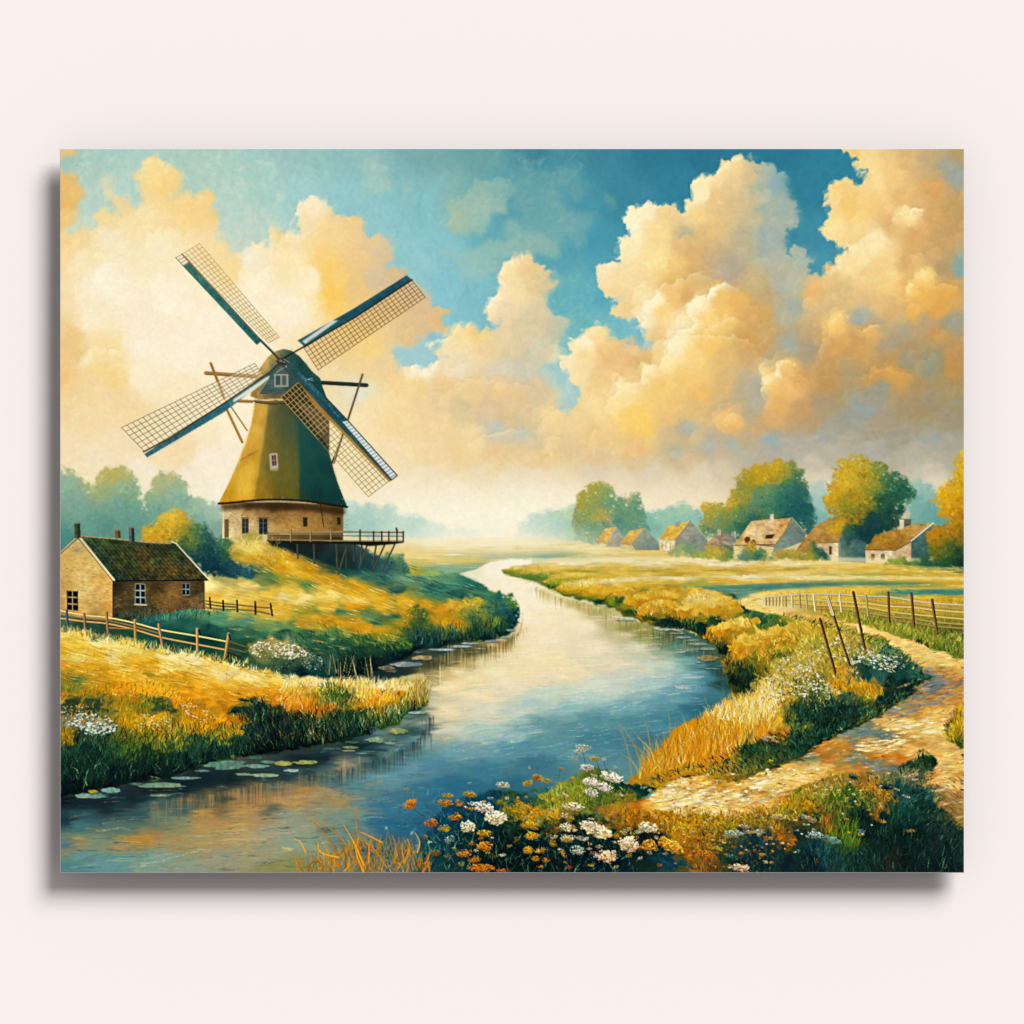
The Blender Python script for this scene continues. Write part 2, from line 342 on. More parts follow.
CLOUD = CP(
 'A1', '150,90,EBC98A 140,200,E9C078 165,240,EBC37A 140,300,E8BE72 150,350,EFCB86 130,450,F3D69C 490,150,F8DFA0 540,220,F6D793 690,290,F6D695 620,300,F8D998 450,350,F7E4B8 760,480,F6DFAE 300,340,F3DDA8 310,440,F6EBCD 500,500,F9EDCD 800,540,F7DFA6 400,700,FAEFD6 700,800,FCF2DF 860,510,F4EDD6 920,470,F6EACA 1000,420,F6DCA4 300,600,FBF2DC 250,750,FAEFD2 550,650,FCF3DC 900,600,FBF1D8 450,800,FBF0D8 200,500,F8E8C4 380,270,F0D9A4 300,220,DEDBB8 165,830,EDCB8C 190,870,EBC98A 250,860,FAE6B8 290,890,F7DFA6 180,430,F5DCA6 650,600,FAF0D4 850,700,FCF3DC',
 'B1', '120,300,FBEBCB 60,340,F6E4BE 200,400,F4D9A2 280,380,EFD09A 400,470,DCC8A4 180,560,F8D277 200,640,F9D06A 100,600,FCF0D0 30,500,FBE9C0 300,500,EFCF96 380,580,D8C4A4 300,620,ECCB8C 600,740,E0C294 640,740,E6C288 500,800,E3C795 400,700,E9CC96 350,860,F5D68B 100,450,F8DFA8 50,700,FCF2DA 150,500,F8D68A 240,580,F6D080 450,570,D9BF98 340,440,E6CCA0 60,420,F8EBC6 550,690,DCBF96 470,880,E8D2A4 560,780,DDC29A '
  '900,560,F8E3B0 830,690,FBEBC9 950,520,F2D8A4 1000,600,E6CFA2 720,800,F9E0A4 640,850,F6E6BC 780,800,F3D695 900,700,EEDDB8 1000,750,D9CBA9 870,640,FAE8C0 940,640,F3E0B4 700,860,F6E2B2 820,860,EBD4A6 950,850,D9CBAA 900,800,E3D2AC 750,770,F6D894',
 'C1', '20,540,EBCF9A 60,600,DFCDA5 120,600,E8D09C 50,750,D8CDAF 150,780,C8C6AA 50,880,CDC8B4 500,330,FBEFCB 430,370,FDF3D4 560,340,F3D9A0 600,340,EFD19A 400,560,F7E0B0 320,560,FAE6BC 430,450,FBEBC2 500,480,F9E2A6 540,400,F8DF9F 560,500,FBE4A4 600,520,F0CD84 680,480,DBB377 640,440,E4C089 700,420,DDBF88 720,200,FBE9BC 690,250,FCEFC8 840,140,F3D8A0 850,200,E5CA9A 850,280,D9C296 900,180,D9C49A 900,350,C9BC98 1000,200,9DB3AE 980,300,A9B5A2 960,450,A5B0A6 700,350,F6D897 760,400,E3C187 800,560,BFAF96 750,520,C9B08A 830,545,B8A890 680,560,D9B57A 600,600,EBC47A 650,650,DDB070 520,680,FEF3CC 490,740,FDF0CE 560,720,F8D791 440,700,EFD39B 380,640,F5DBA8 690,690,FFF3D0 640,790,FFF0C6 600,840,FEEFC2 720,760,FBD88C 780,640,EFC778 800,720,F5CB78 850,680,E2B468 950,740,D2A869 980,640,C3A77C 900,820,D6A660 750,850,F6CB74 1010,560,B7B4A0 300,800,FBE0A5 250,830,FDF0CC 350,860,F3D090 430,860,E6C391 540,820,ECCE96 500,900,E5BF82 1000,850,C9A879 940,600,C5B188 650,310,FBE8B8 780,180,F6DEAA 780,260,EBCB92 800,330,E2C48E 920,260,C9BF9C 880,440,BDB496 650,400,C4B896 620,650,F0C880',
 'D1', '20,200,ABB4A0 100,200,8FADA8 150,300,A3B3A6 60,300,9FB0A2 60,420,A2B2A6 100,500,B3B9A6 200,490,ABB9A8 150,600,B9BDA6 100,620,AEB7A8 30,600,CDB98C 20,740,D5AC6C 60,800,D0AC74 120,740,B5B59C 170,700,A9B2A0 150,850,A9AFA0 '
  '450,100,F8DC9A 480,130,FAE0A0 420,90,F3D28C 550,110,EDCB8D 620,110,DDB97F 700,110,C6AE84 760,150,A9A691 810,180,9FA69A 820,100,B89F73 350,230,F6D48C 320,270,F8DC9E 400,300,F5CF80 480,280,F5D089 560,200,F0CE8A 500,210,F7DC9D 600,250,E6C07F 620,330,FCE6AE 580,350,F6D898 720,230,D9A967 720,330,D3A96B 800,300,BFA06A 830,380,C29F68 650,430,DDB070 750,430,C9A672 480,440,FDEBBC 400,400,F8DB9A 330,380,FBE3A6 420,500,FBE8B4 380,530,F8E0A8 520,500,F3D595 560,570,F8D68F 530,590,F5D28E 450,580,F1D294 620,520,D8AF74 600,600,ECC27A 690,570,FBDC8E 650,620,F6CE7C 700,660,EDBA60 780,640,E5AE58 750,700,E4AE5A 650,700,E8B866 830,550,8FA8A0 830,620,C9A870 300,580,E9C68C 250,640,E8BC7A 350,640,DCC08C 300,700,D5B98A 430,660,E3C48C 500,690,E6C184 440,730,AEB1A0 500,760,BFAE8A 570,720,D9B67C 600,800,B5A88C 700,760,B9A684 800,760,A3A28F 340,740,F9D48A 350,780,F6CC7C 370,830,E2B26C 470,790,E6B468 430,830,CFA76E 320,860,D6A768 250,800,C4A97E 550,850,ADA38C 750,810,CFA262 800,880,C49A60 650,870,B59C74 220,870,B3A68A 550,370,DDB57C 660,300,E0B87C 760,540,B89E74 700,500,CDA874',
 'A2', '160,50,F0CC90 140,150,F0C888 180,180,F3D6A0 290,110,F6DC9E 350,160,F5D898 300,70,F8E2AE 250,200,F3DBAA 300,250,F3DDB0 150,280,F3DAAA 200,320,F3DEB4 450,100,FBEFD4 600,60,FCF2DE 400,270,F3DDB0 150,420,F5E2C0 350,420,F5E3C2 600,450,F5DFB6 500,450,F7E3BE 700,500,FAEEDC 650,580,F5ECD8 750,600,FAF3E0 800,330,FBF2D8 680,330,F8EBCC 600,210,FAEBCB 250,480,F3E6C8 450,520,F5ECD6 430,150,FBF0D4 220,50,FAE8BE 450,30,FCF3DE 850,30,FCF0D8 700,60,FBF0DA',
 'B2', '450,160,F0D29A 560,120,FBF3D8 520,130,F8ECC9 650,100,EEE0BC 400,100,EBD4A6 550,180,F0D49C 650,180,EFD19C 750,180,EBCE9C 850,190,E6C998 950,210,E3C898 700,60,E9DDBE 850,100,DDD4BC 950,100,D0CCBA 1000,50,D6CDB2 700,240,D9C8A2 820,260,DAC4A0 850,350,CBC8B6 950,370,C2C8BA 900,300,DCC49C 350,250,F6E2B6 450,300,F5DCA8 600,330,F1D8A8 750,400,F3DCAA 700,430,F0D6A6 850,450,E9CE9C 950,420,E3CDA2 600,450,F3DDB2 450,450,F5E3BC 600,540,F3E4C6 800,530,EEDDBE 950,540,E9DCC2 1000,480,E9CFA0 500,650,FAF0DC 700,680,FCF5E2 850,720,FEF9E8 950,650,F8EFDA 320,220,E3E2CA 300,560,F8E8C8 260,430,FAE9C2 700,120,EDE2C6 700,200,E8D0A0 620,220,E6D0A4 350,100,F0D8A4 300,350,F8E6BE 880,730,FEF9E8 700,610,FBF2DE 430,590,F8ECD2 900,600,F3EAD2 230,550,F9E8C6',
 'C2', '200,30,FBE7B6 180,90,FCEBC2 250,60,F5DBA2 350,60,E6C088 450,80,DEB77F 230,130,F8E3B2 400,190,FCE9B4 620,20,FFF3CC 500,120,FDE9B0 560,90,FBE0A0 420,140,ECC98C 700,60,F8D98F 800,60,E4BE7C 900,60,D3AF78 980,60,B9A98C 650,160,F3CC7C 550,200,F5CF80 720,200,EEC172 800,200,DDBA7E 430,300,FAD478 470,340,F8D274 380,240,FAE2A4 300,250,F5DDA6 600,280,EDC680 700,280,E0BF84 800,260,C9B189 870,220,BDB193 200,330,EFD5A0 120,310,F2D8A2 300,380,EBCC94 450,420,E8C68C 600,380,D6BF93 700,400,D0B98F 180,420,E3CCA0 120,470,EBCF98 300,450,E2CAA2 450,480,DCC8A4 650,470,D5C0A0 800,420,C4B69C 900,400,C0AF90 60,420,DDCCA6 50,300,D5C4A0 60,200,D9C8A6 20,100,CFC9B4 '
  '660,350,BDB498 760,415,B8B4A0 830,402,B4B2A0 620,430,C0B898 680,140,F6D084 600,60,FDE8B4 320,160,EFCF94 860,320,F0C078 820,300,F6CC84 840,360,E6B774 950,350,D9B079 1000,300,E0B374 990,150,F8D898 1000,200,F3C478 900,300,BDB193 940,200,B3AFA0 1000,100,B3AB94 920,250,B5B1A0 980,400,A6AFA8 900,450,BDB8A6 150,540,EBDCC0 300,520,DDD0BA 500,530,DCD0BC 700,540,E3D6C0 800,510,D5C9B2 60,560,F0E0C8 50,640,FAF0DC 550,620,F3E6CC 700,620,F3E3C6 400,560,E9DAC2 150,600,F8ECD6 180,640,FBF0DA 700,590,EEDCC2 620,600,F0E0C8 20,480,EBD3A6',
 'D2', '40,30,CFA568 120,30,ADA58E 230,40,AFA088 330,40,DDAA62 430,20,D5A663 100,110,FBD88E 70,170,FFEAB0 150,100,F3C474 160,180,F0C27A 200,150,D9A968 120,250,E8B76E 200,280,CBA470 220,330,BFA27A 300,180,C49C62 300,100,C8A168 270,260,B0A080 380,130,B5A27C 550,120,DDAA5C 600,150,D9A65C 480,150,CDA163 650,180,B99C6A 720,90,9C9C80 760,80,A39B7C 800,100,C49A58 820,200,B29967 560,60,C19B60 620,80,A49D84 700,230,A89A7C 640,280,AE9A74 500,200,A09C84 430,280,9CA8A0 490,250,A8A596 380,320,A1A596 500,340,B0A48A 600,380,A8A390 700,400,A4A79C 800,300,A69C82 790,400,A9A896 300,380,A8AAA0 200,400,AEADA2 90,385,ACAC9C 50,350,D0A670 30,420,B9AE96 150,450,B5B2A4 300,450,BAB6A6 500,440,AEB0A6 650,460,BBB7A6 800,450,B5B2A0 250,500,CDC6B4 260,560,E3D8C2 700,520,CFC9B4 720,570,E6DCC4 650,530,C5C3B2 400,60,CFA468 380,90,BDA476 20,200,B3AD98 20,280,B9AD90 350,230,B3A078')
SKYPOLY = P('P', '40,130 985,130 985,560 40,560')
fill(SKYPOLY, BLUE, cwarp=3, soft=9, power=3.5)
vd = noise(5, 77, 3, .5)[..., None]; C *= 1 + .012 * vd
L_cloud = {}
# thin veils of teal grey cloud
def veil(p, c, al, fe, seed): fill(p, c, warp=5, wscale=14, feather=fe, alpha=al, seed=seed, sm=True)
veil(P('B1', '330,110 400,110 425,200 390,240 320,245 340,190'), 'A6C8B8', .7, 3, 3)
veil(P('B1', '470,215 520,230 525,280 480,270'), 'A6C8B4', .5, 3, 4)
veil(P('B1', '600,150 700,130 720,220 680,290 630,300 610,230'), '93BDB2', .45, 5, 5)
veil(P('B1', '560,80 900,75 900,160 760,190 620,140'), '6DA3A2', .5, 6, 6)
Lc = new_label('cloud'); 
fill(P('B1', '650,370 670,290 740,250 760,210 830,190 910,190 912,250 880,280 880,330 830,350 820,400 740,412 680,410'), CP('B1', '690,340,ADC2A2 700,300,A0BEA8 780,300,A3C0B0 860,230,8CB5AC 800,370,94BDB2 760,240,93B9AC'), warp=4, wscale=10, feather=1.6, alpha=.85, seed=8, lab=Lc, sm=True)
Lc = new_label('cloud')
fill(P('B1', '650,480 760,470 800,440 880,420 890,375 930,350 960,390 1000,430 1030,470', 'C1', '40,400 130,430 135,480 60,500', 'B1', '960,500 870,510 850,570 740,600 730,620 700,540'), CP('B1', '720,540,98C4BE 800,480,98BFB4 900,430,95BCB0 940,400,8FB8AE 1000,470,8FB6AA'), warp=4, wscale=10, feather=2, alpha=.8, seed=9, lab=Lc, sm=True)
fill(P('C1', '-20,110 60,120 150,130 200,130 250,170 250,230 200,245 160,235 120,255 150,330 270,345 295,390 230,425 140,390 130,470 60,480 -20,440'), CP('C1', '50,200,6BA5A6 200,180,6AA4A4 80,300,74ACAA 130,280,8AB4A8 220,380,7FB0AC 100,440,8AB6A8'), warp=7, wscale=11, feather=3.5, alpha=.6, seed=10, sm=True)
veil(P('C1', '340,270 375,275 380,310 350,310'), '6FA49C', .6, 2.5, 11)
veil(P('C1', '50,500 300,520 200,700 100,600'), '70B0B2', .35, 8, 12)

CF = field(CLOUD, None, 3.2, 4.0, 1., 2.2)
lowf = field(CLOUD, None, 12, 3.2, .45, 3); tt = np.clip((GY - 462) / 40, 0, 1)[..., None]
CF = CF * (1 - tt) + lowf * tt
SKYU = C.copy()
# every cloud: a ragged outline filled from the cloud colours
CLOUDS = []
def cloud(poly, fe=.7, warp=2.0, bil=2.6, seed=1, al=1., lab=True, note=None):
    poly = smooth(poly, 4)
    a, sl = mask(poly, warp, 9, fe, seed, False, bil)
    j0, j1, i0, i1 = sl
    b = blur(a, 4.5); gy, gx = np.gradient(b); m_ = np.sqrt(gx * gx + gy * gy) + 1e-4
    k_ = np.clip(.35 - .75 * gx / m_ - .25 * gy / m_, .08, .9) * (.6 + .5 * noise(9, seed + 9, 2)[j0:j1, i0:i1]); k_ = blur(np.clip(k_, 0, .95).astype(F), 4)
    a0 = a; a = a * (1 - k_) + b * k_; aa = (a * al)[..., None]
    C[j0:j1, i0:i1] = C[j0:j1, i0:i1] * (1 - aa) + CF[j0:j1, i0:i1] * aa
    if lab: LAB[j0:j1, i0:i1][a > .5] = new_label('cloud', note)
    CLOUDS.append(poly)
# the pale lower sky and the mass of vapour near the horizon
lower = P('P', '40,300 61,285', 'A1', '200,600 260,420 400,420 700,560 900,500', 'B1', '20,640 200,800 470,900', 'B2', '420,40 460,110 520,140 640,150 720,110 780,60 900,30', 'C2', '0,20 40,120 110,150 160,230 200,290', 'C2', '500,300 900,50', 'D2', '0,0 843,0', 'P', '985,340 985,560 40,560')
a, sl = mask(smooth(lower, 4), 3, 12, 5, 21, False, 2); j0, j1, i0, i1 = sl
C[j0:j1, i0:i1] = C[j0:j1, i0:i1] * (1 - a[..., None]) + CF[j0:j1, i0:i1] * a[..., None]
cloud(P('A1', '100,60 182,78 188,100 150,112 135,125 100,130'), 1.5, 2, 2, 31)
cloud(P('A1', '100,182 165,182 205,215 212,262 180,300 180,350 155,400 165,450 150,500 100,540'), 1.1, 1.8, 3, 32)
cloud(P('A1', '262,185 330,225 350,262 385,255 405,300 432,250 405,190 440,165 445,130 490,105 530,135 580,160 590,220 555,285 600,250 640,262 690,245 735,290 735,370 760,430 800,500 850,540 880,640 700,760 400,700 150,640 110,520 150,440 170,400 255,385 245,330 300,310 355,325 335,285 290,245'), 1.4, 2, 3, 33)
cloud(P('B1', '-130,640 -150,500 -100,440 -50,455 -30,410 20,400 80,405 60,325 80,282 130,260 180,290 205,342 240,345 300,350 330,380 355,425 370,415 400,412 428,455 436,505 420,550 480,550 530,600 570,650 600,680 650,705 662,760 640,810 590,812 560,830 500,845 440,870', 'B2', '440,40 460,120 400,300 100,300 -140,100'), .8, 1.5, 3, 34)
cloud(P('B1', '1010,500 990,500 950,485 910,510 870,540 860,600 850,645 820,660 810,700 830,750 862,772 800,800 780,770 740,755 690,770 665,815 620,830 575,842 600,875 650,900', 'B2', '660,60 560,100 480,110 460,150 500,330 900,400', 'C2', '100,400 130,240 115,180 70,130 100,80', 'C1', '145,900 165,830 188,790 180,742 110,705 112,660 145,620 138,580 100,545 50,500'), .9, 1.5, 3, 35)
cloud(P('C1', '295,550 330,525 385,530 388,465 405,425 435,410 415,365 440,320 490,290 530,297 560,293 610,300 635,342 660,295 680,270 670,215 710,175 745,188 780,150 820,115 870,112 895,132 930,125 952,157 985,150', 'D1', '0,120 30,130 50,160 100,150 140,190 150,240 175,290 190,350 165,390 143,415 150,500 165,470 200,455 235,480 242,530 225,565 290,585 290,700', 'D2', '250,60 60,330 -40,440', 'C2', '700,480 300,480 80,440 60,350 110,275 190,285 240,205 200,170 160,95', 'C1', '168,895 210,870 195,850 230,812 270,790 310,770 350,780 388,832 410,820 450,830 470,862 500,855 502,785 470,770 460,735 430,745 370,732 352,702 388,672 350,662 310,600'), .6, 1.3, 3, 36)
cloud(P('D1', '395,60 392,95 432,115 405,155 448,165 445,212 420,210 390,190 340,195 310,220 295,260 280,290 312,320 280,370 310,420 360,462 402,480 350,488 340,532 290,533 285,580 225,605 208,680 205,760 230,840', 'D2', '210,60 250,250 843,250', 'P', '985,400 985,130'), .7, 1.1, 3, 37)
def gap(p, c, al, fe, seed): fill(p, c, warp=3.5, wscale=8, feather=fe, alpha=al, seed=seed, sm=True)
gap(P('B2', '455,30 520,15 600,-10 640,-5 600,40 610,90 560,95 510,75 480,60'), 'A3CCCE', .9, 2.2, 41)
gap(P('B2', '580,-15 635,-15 630,15 590,15'), '85BCC8', .7, 1.6, 42)
gap(P('C2', '460,0 500,0 500,30 465,25'), '93BFC4', .9, 1.4, 43)
gap(P('C2', '390,-10 420,-10 415,5 395,5'), '93BFC4', .7, 1.2, 44)
gap(P('C2', '640,340 665,320 695,335 690,370 655,380 630,365'), 'A9B9B4', .55, 2, 45)
gap(P('C2', '680,425 770,395 800,410 760,440 690,450'), 'B0B8B0', .5, 2.4, 46)
gap(P('C2', '805,400 850,388 848,412 815,420'), 'A4B8B8', .5, 1.6, 47)
gap(P('C2', '600,420 640,418 635,445 600,445'), 'ADBFBE', .6, 2, 48)
gap(P('D2', '405,258 470,262 465,295 415,305'), '92B0B8', .6, 2.4, 49)
gap(P('D2', '685,90 750,62 745,130 700,150'), '96A494', .5, 3, 50)
gap(P('D2', '480,190 540,180 520,215 480,212'), '93A6A6', .7, 2, 51)
gap(P('D2', '800,230 835,228 835,250 800,252'), '93A8A4', .7, 2, 52)
gap(P('D1', '822,525 845,525 845,570 825,568'), '86A8A8', .8, 1.5, 53)
gap(P('D1', '420,715 455,708 470,740 435,755'), 'A6AFA8', .7, 1.8, 54)
gap(P('C1', '635,390 665,385 672,410 640,418'), 'BCB896', .8, 1.6, 55)
gap(P('C1', '770,510 840,500 850,570 810,600 770,560'), 'B4AD9C', .5, 4, 56)
gap(P('D2', '60,370 120,370 125,410 70,412'), '9DB2B4', .6, 2, 57)
gap(P('B2', '800,345 870,345 860,368 810,365'), 'BFCAC2', .6, 2, 58)
gap(P('D2', '680,385 750,385 740,420 690,420'), '9CB0B2', .35, 3, 59)
PRE = C.copy()
# billows inside the clouds
r_ = np.random.default_rng(5)
cm = np.abs(C - SKYU).sum(-1) > .06
def puffs(poly, n, r0, r1, dv, al, seed=1, ang=-2.3):
    r = np.random.default_rng(seed)
    for x, y in scatter(poly, n, r):
        jj = min(H - 1, max(0, int((y - PY0) * S))); ii = min(W - 1, max(0, int((x - PX0) * S)))
        if not cm[jj, ii]: continue
        rr = r0 + (r1 - r0) * r.random() ** 2
        jq = min(H - 1, max(0, int((y - rr * .5 - PY0) * S))); iq = min(W - 1, max(0, int((x - rr * .5 - PX0) * S)))
        if not cm[jq, iq]: continue
        c = C[jj, ii]; d = dv * (.6 + r.random())
        puff(x, y, rr, np.clip(c * (1 + d) + .2 * d * hexc('FFE9B0'), 0, 1).astype(F), al, ang + .6 * r.standard_normal())
for k, (p, n) in enumerate([(CLOUDS[5], 900), (CLOUDS[6], 700), (CLOUDS[4], 420), (CLOUDS[3], 380), (CLOUDS[2], 300), (CLOUDS[1], 40)]):
    puffs(p, n, 2.0, 11, .045 if k < 2 else .028, .75, 60 + k)
puffs(P('P', '61,330 500,360 964,340 964,455 61,500'), 700, 3, 14, .018, .6, 70)
PRE = blur(PRE, 1.2); C[:] = PRE * .5 + C * .5
# bright sunlit rims, drawn along the contours of the inner billows
def rim(pl, c, rr, al=.8, seed=1, n=1.0, ang=-2.4, spread=1.2):
    r = np.random.default_rng(seed); pl = smooth(pl, 5, False); cc = hexc(c)
    seglen = np.sqrt(((pl[1:] - pl[:-1]) ** 2).sum(1)); tot = seglen.sum(); cum = np.r_[0, seglen.cumsum()]
    N = int(tot / (rr * .55) * n)
    for k in range(N):
        t = r.random() * tot; i = min(len(seglen) - 1, np.searchsorted(cum, t) - 1); f = (t - cum[i]) / max(seglen[i], 1e-3)
        x, y = pl[i] + (pl[i + 1] - pl[i]) * f
        q = rr * r.uniform(.45, 1.25); n1 = (-math.cos(ang) * q * .8, -math.sin(ang) * q * .8)
        puff(x + n1[0] + r.normal(0, spread * .4), y + n1[1] + r.normal(0, spread * .4), q, jit(cc, r, .02, .012), al * r.uniform(.4, 1), ang + .5 * r.standard_normal())
rim(P('C1', '420,380 440,325 490,292 530,297 560,295'), 'FEF4D2', 5, .8, 1)
rim(P('C1', '390,470 405,430 435,412'), 'FDF2D0', 4, .8, 2)
rim(P('C1', '300,555 335,528 385,535'), 'FCEFCC', 4, .7, 3)
rim(P('C1', '650,310 680,270 672,218 710,178 745,188 780,152 820,118 870,114'), 'FDEDC2', 4.5, .75, 4)
rim(P('C1', '470,770 500,740 485,690 530,660 545,620'), 'FFF5D6', 5, .9, 5)
rim(P('C1', '590,850 600,810 640,770 690,770 660,720 665,680 700,655 735,655 750,620 800,600'), 'FFF5D4', 5, .95, 6, 1.3)
rim(P('C1', '720,790 760,770 800,745 840,735'), 'FDE3A4', 4, .7, 7)
rim(P('C2', '380,200 370,170 400,150 440,170 480,165 480,120 510,100 540,110 560,70 590,50 590,10'), 'FFF1C8', 4.5, .9, 8, 1.3)
rim(P('C2', '170,110 165,80 200,60 200,20'), 'FDF0CE', 5, .8, 9)
rim(P('C1', '200,860 230,815 270,792 310,772'), 'FDF2CE', 4.5, .8, 10)
rim(P('D1', '290,380 300,420 350,458'), 'FCE8B4', 4, .6, 11)
rim(P('D1', '285,290 300,240 340,198 390,193'), 'FAE0A4', 4, .7, 12)
rim(P('D1', '400,100 432,118 410,155 450,168'), 'FCE6B0', 3.5, .8, 13)
rim(P('D1', '345,520 370,480 430,440 460,410 510,410'), 'FEF0C4', 5, .8, 14, 1.2)
rim(P('D1', '570,350 600,318 640,310 665,330'), 'FEEDC0', 4, .9, 15)
rim(P('D1', '615,640 620,600 650,580 690,545 720,580'), 'FCE6A6', 4, .85, 16)
rim(P('D1', '310,800 315,760 345,722 375,725'), 'FCE2A0', 4, .85, 17)
rim(P('D1', '440,790 470,770 520,768'), 'F2C87C', 3.5, .6, 18)
rim(P('D1', '290,570 320,545 400,560 480,590 540,560 575,565'), 'FBE4AE', 4, .5, 19)
rim(P('D2', '50,190 60,150 100,130 105,90 140,80 170,90'), 'FFF0C0', 4, .95, 20, 1.4)
rim(P('D2', '700,85 720,20'), 'C9A264', 4, .3, 21)
rim(P('D2', '450,150 520,110 580,105'), 'EBB866', 4, .6, 22)
rim(P('C2', '805,330 815,295 850,288'), 'FBD590', 3.5, .8, 23)
rim(P('B1', '62,330 82,285 130,264 175,288'), 'FEF2D6', 4.5, .8, 24)
rim(P('B1', '10,430 40,402 85,408'), 'FCF2D0', 4, .7, 25)
rim(P('B1', '815,700 830,660 860,645 862,600 870,545 910,512 950,488'), 'FDF2D2', 4.5, .85, 26, 1.2)
rim(P('B1', '585,845 620,832 665,815 690,775 740,758'), 'FCF0C8', 4, .8, 27)
rim(P('A1', '405,190 440,165 447,132 490,108 530,138'), 'FBE8B2', 4, .6, 28)
rim(P('A1', '560,290 600,255 640,262 690,248'), 'FAE3A8', 4, .5, 29)
rim(P('A2', '195,100 230,50 290,30 340,60'), 'FBEFC8', 5, .6, 30)
rim(P('B2', '510,140 530,100 580,110 620,80'), 'FDF6DE', 5, .8, 31)
rim(P('B2', '690,190 740,165 830,160 900,175'), 'F3DCAE', 4, .5, 32)
rim(P('B2', '740,410 790,380 860,365 920,350'), 'F5E0B2', 4, .5, 33)
rim(P('C2', '80,340 110,290 150,275'), 'F6E0B2', 4, .5, 34)
rim(P('C2', '90,480 120,455 150,460'), 'F6DCA8', 4, .4, 35)
# paint handling: short soft touches over the sky, picking up what is there
r = np.random.default_rng(15); B = C.copy()
for k in range(9000):
    x = r.uniform(PX0, PX1); y = r.uniform(PY0, 560); s = r.uniform(1.5, 5)
    jj = min(H - 1, max(0, int((y + r.normal(0, 1.2) - PY0) * S))); ii = min(W - 1, max(0, int((x + r.normal(0, 1.2) - PX0) * S)))
    dab(x, y, s, s * .45, r.uniform(-.6, .9) + (1.4 if r.random() < .3 else 0), jit(B[jj, ii], r, .012, .008), .35, .5)

scramble(P('P', '50,140 975,140 975,470 50,470'), .9, 5, 21)
scramble(P('P', '50,140 975,140 975,500 50,500'), .45, 2.5, 22)
def lobe(t, q, light='FFF4D2', al=.62, dk=.16, seed=1, soft=5.):
    """one billow standing in front of the rest: lit along its upper left rim, shading what lies behind it"""
    p = smooth(P(t, q), 4); a, sl = mask(p, 1.3, 8, .6, seed, False, 2.6); j0, j1, i0, i1 = sl
    b = blur(np.pad(a, 14), soft * S)[14:-14, 14:-14]; gy, gx = np.gradient(blur(a, 3.)); m = np.sqrt(gx * gx + gy * gy) + 1e-3
    gy2, gx2 = np.gradient(b); m2 = np.sqrt(gx2 ** 2 + gy2 ** 2) + 1e-4
    w = np.clip((gx2 * .6 + gy2 * .8) / m2 + .15, 0, 1) * np.clip(m2 * 60, 0, 1)
    ins = (w * a * np.clip(1.3 * (1 - b), 0, 1) * al * .8)[..., None]; out = (w * (1 - a) * np.clip(b * 1.5, 0, 1) * dk * .45)[..., None]
    nn = (1 + .25 * noise(4, seed + 60, 2)[j0:j1, i0:i1])[..., None]
    R = C[j0:j1, i0:i1]; R += (hexc(light) - R) * np.clip(ins * nn, 0, 1); R *= 1 - out * np.array([.7, .85, 1.15], F)
lobe('C1', '640,330 680,270 672,218 710,178 745,188 780,152 820,118 870,114 930,130 900,300 820,400 700,400', seed=701, al=.4, dk=0)
lobe('C1', '390,470 405,430 435,412 420,370 440,322 490,290 560,295 620,340 600,480 500,600 400,560', seed=702, al=.5, dk=0)
lobe('C1', '300,560 335,530 385,535 420,600 400,680 350,660', seed=703, al=.4, dk=0)
lobe('C1', '470,770 500,740 485,690 530,660 560,620 640,600 700,560 760,620 640,760 560,850 500,860', seed=704)
lobe('C1', '640,790 690,770 660,720 665,680 700,655 735,655 750,620 800,600 850,620 900,680 950,800 900,900 590,900 590,850 600,810', 'FFF6D6', .8, .2, seed=705)
lobe('C1', '205,855 230,815 270,792 310,772 350,782 390,835 450,900 400,1000 200,1000', seed=706, al=.5, dk=0)
lobe('C2', '380,200 370,170 400,150 440,170 480,165 480,120 510,100 540,110 560,70 590,50 600,0 900,0 900,200 700,330 500,400 350,300', 'FFF2C8', .7, .14, seed=707)
lobe('C1', '720,800 760,770 800,745 850,735 900,800 850,880 740,880', 'FDE4A8', .5, .08, seed=708)
lobe('D1', '290,290 300,240 340,198 390,193 450,220 500,300 400,420 310,400', 'FCE6AC', .5, 0, seed=709)
lobe('D1', '345,530 370,480 430,440 460,410 510,410 560,470 600,560 500,640 350,640 290,570', 'FEF0C4', .7, .12, seed=710)
lobe('D1', '570,350 600,318 640,310 665,330 700,380 640,420 580,400', 'FEEEC0', .7, .1, seed=711)
lobe('D1', '612,645 620,600 650,580 690,545 720,580 730,610 780,610 840,640 840,720 720,750 640,720', 'FDE4A0', .75, .14, seed=712)
lobe('D1', '270,870 310,800 315,760 345,722 375,725 400,780 440,790 470,770 520,768 500,830 430,890 300,930', 'FBDC98', .7, .14, seed=713)
lobe('D2', '50,200 60,150 100,130 105,90 140,80 175,90 200,140 240,170 250,300 200,380 120,340 70,280', 'FFEAB4', .85, .16, seed=714)
lobe('C2', '805,330 815,295 850,288 880,310 900,380 840,400 800,370', 'FBD998', .7, .12, seed=715)
lobe('D2', '440,160 480,125 540,100 600,120 650,160 640,220 560,190', 'EFC078', .5, .12, seed=716)
lobe('D2', '240,170 300,140 380,150 420,200 380,260 270,250', 'DDAF70', .35, .1, seed=717)
lobe('D1', '720,820 750,795 800,800 800,840 750,860', 'E0B070', .5, .1, seed=718)
lobe('B2', '620,260 690,190 740,165 830,160 900,175 1000,190 1000,320 700,320', 'F8E4BC', .5, .1, seed=719)
lobe('B2', '740,440 790,380 860,365 920,350 1000,380 1024,450 900,480', 'F8E4BC', .45, .1, seed=720)
lobe('A2', '195,140 200,90 230,50 290,30 350,60 385,120 360,180 260,190', 'FCF0CC', .35, .1, seed=721)
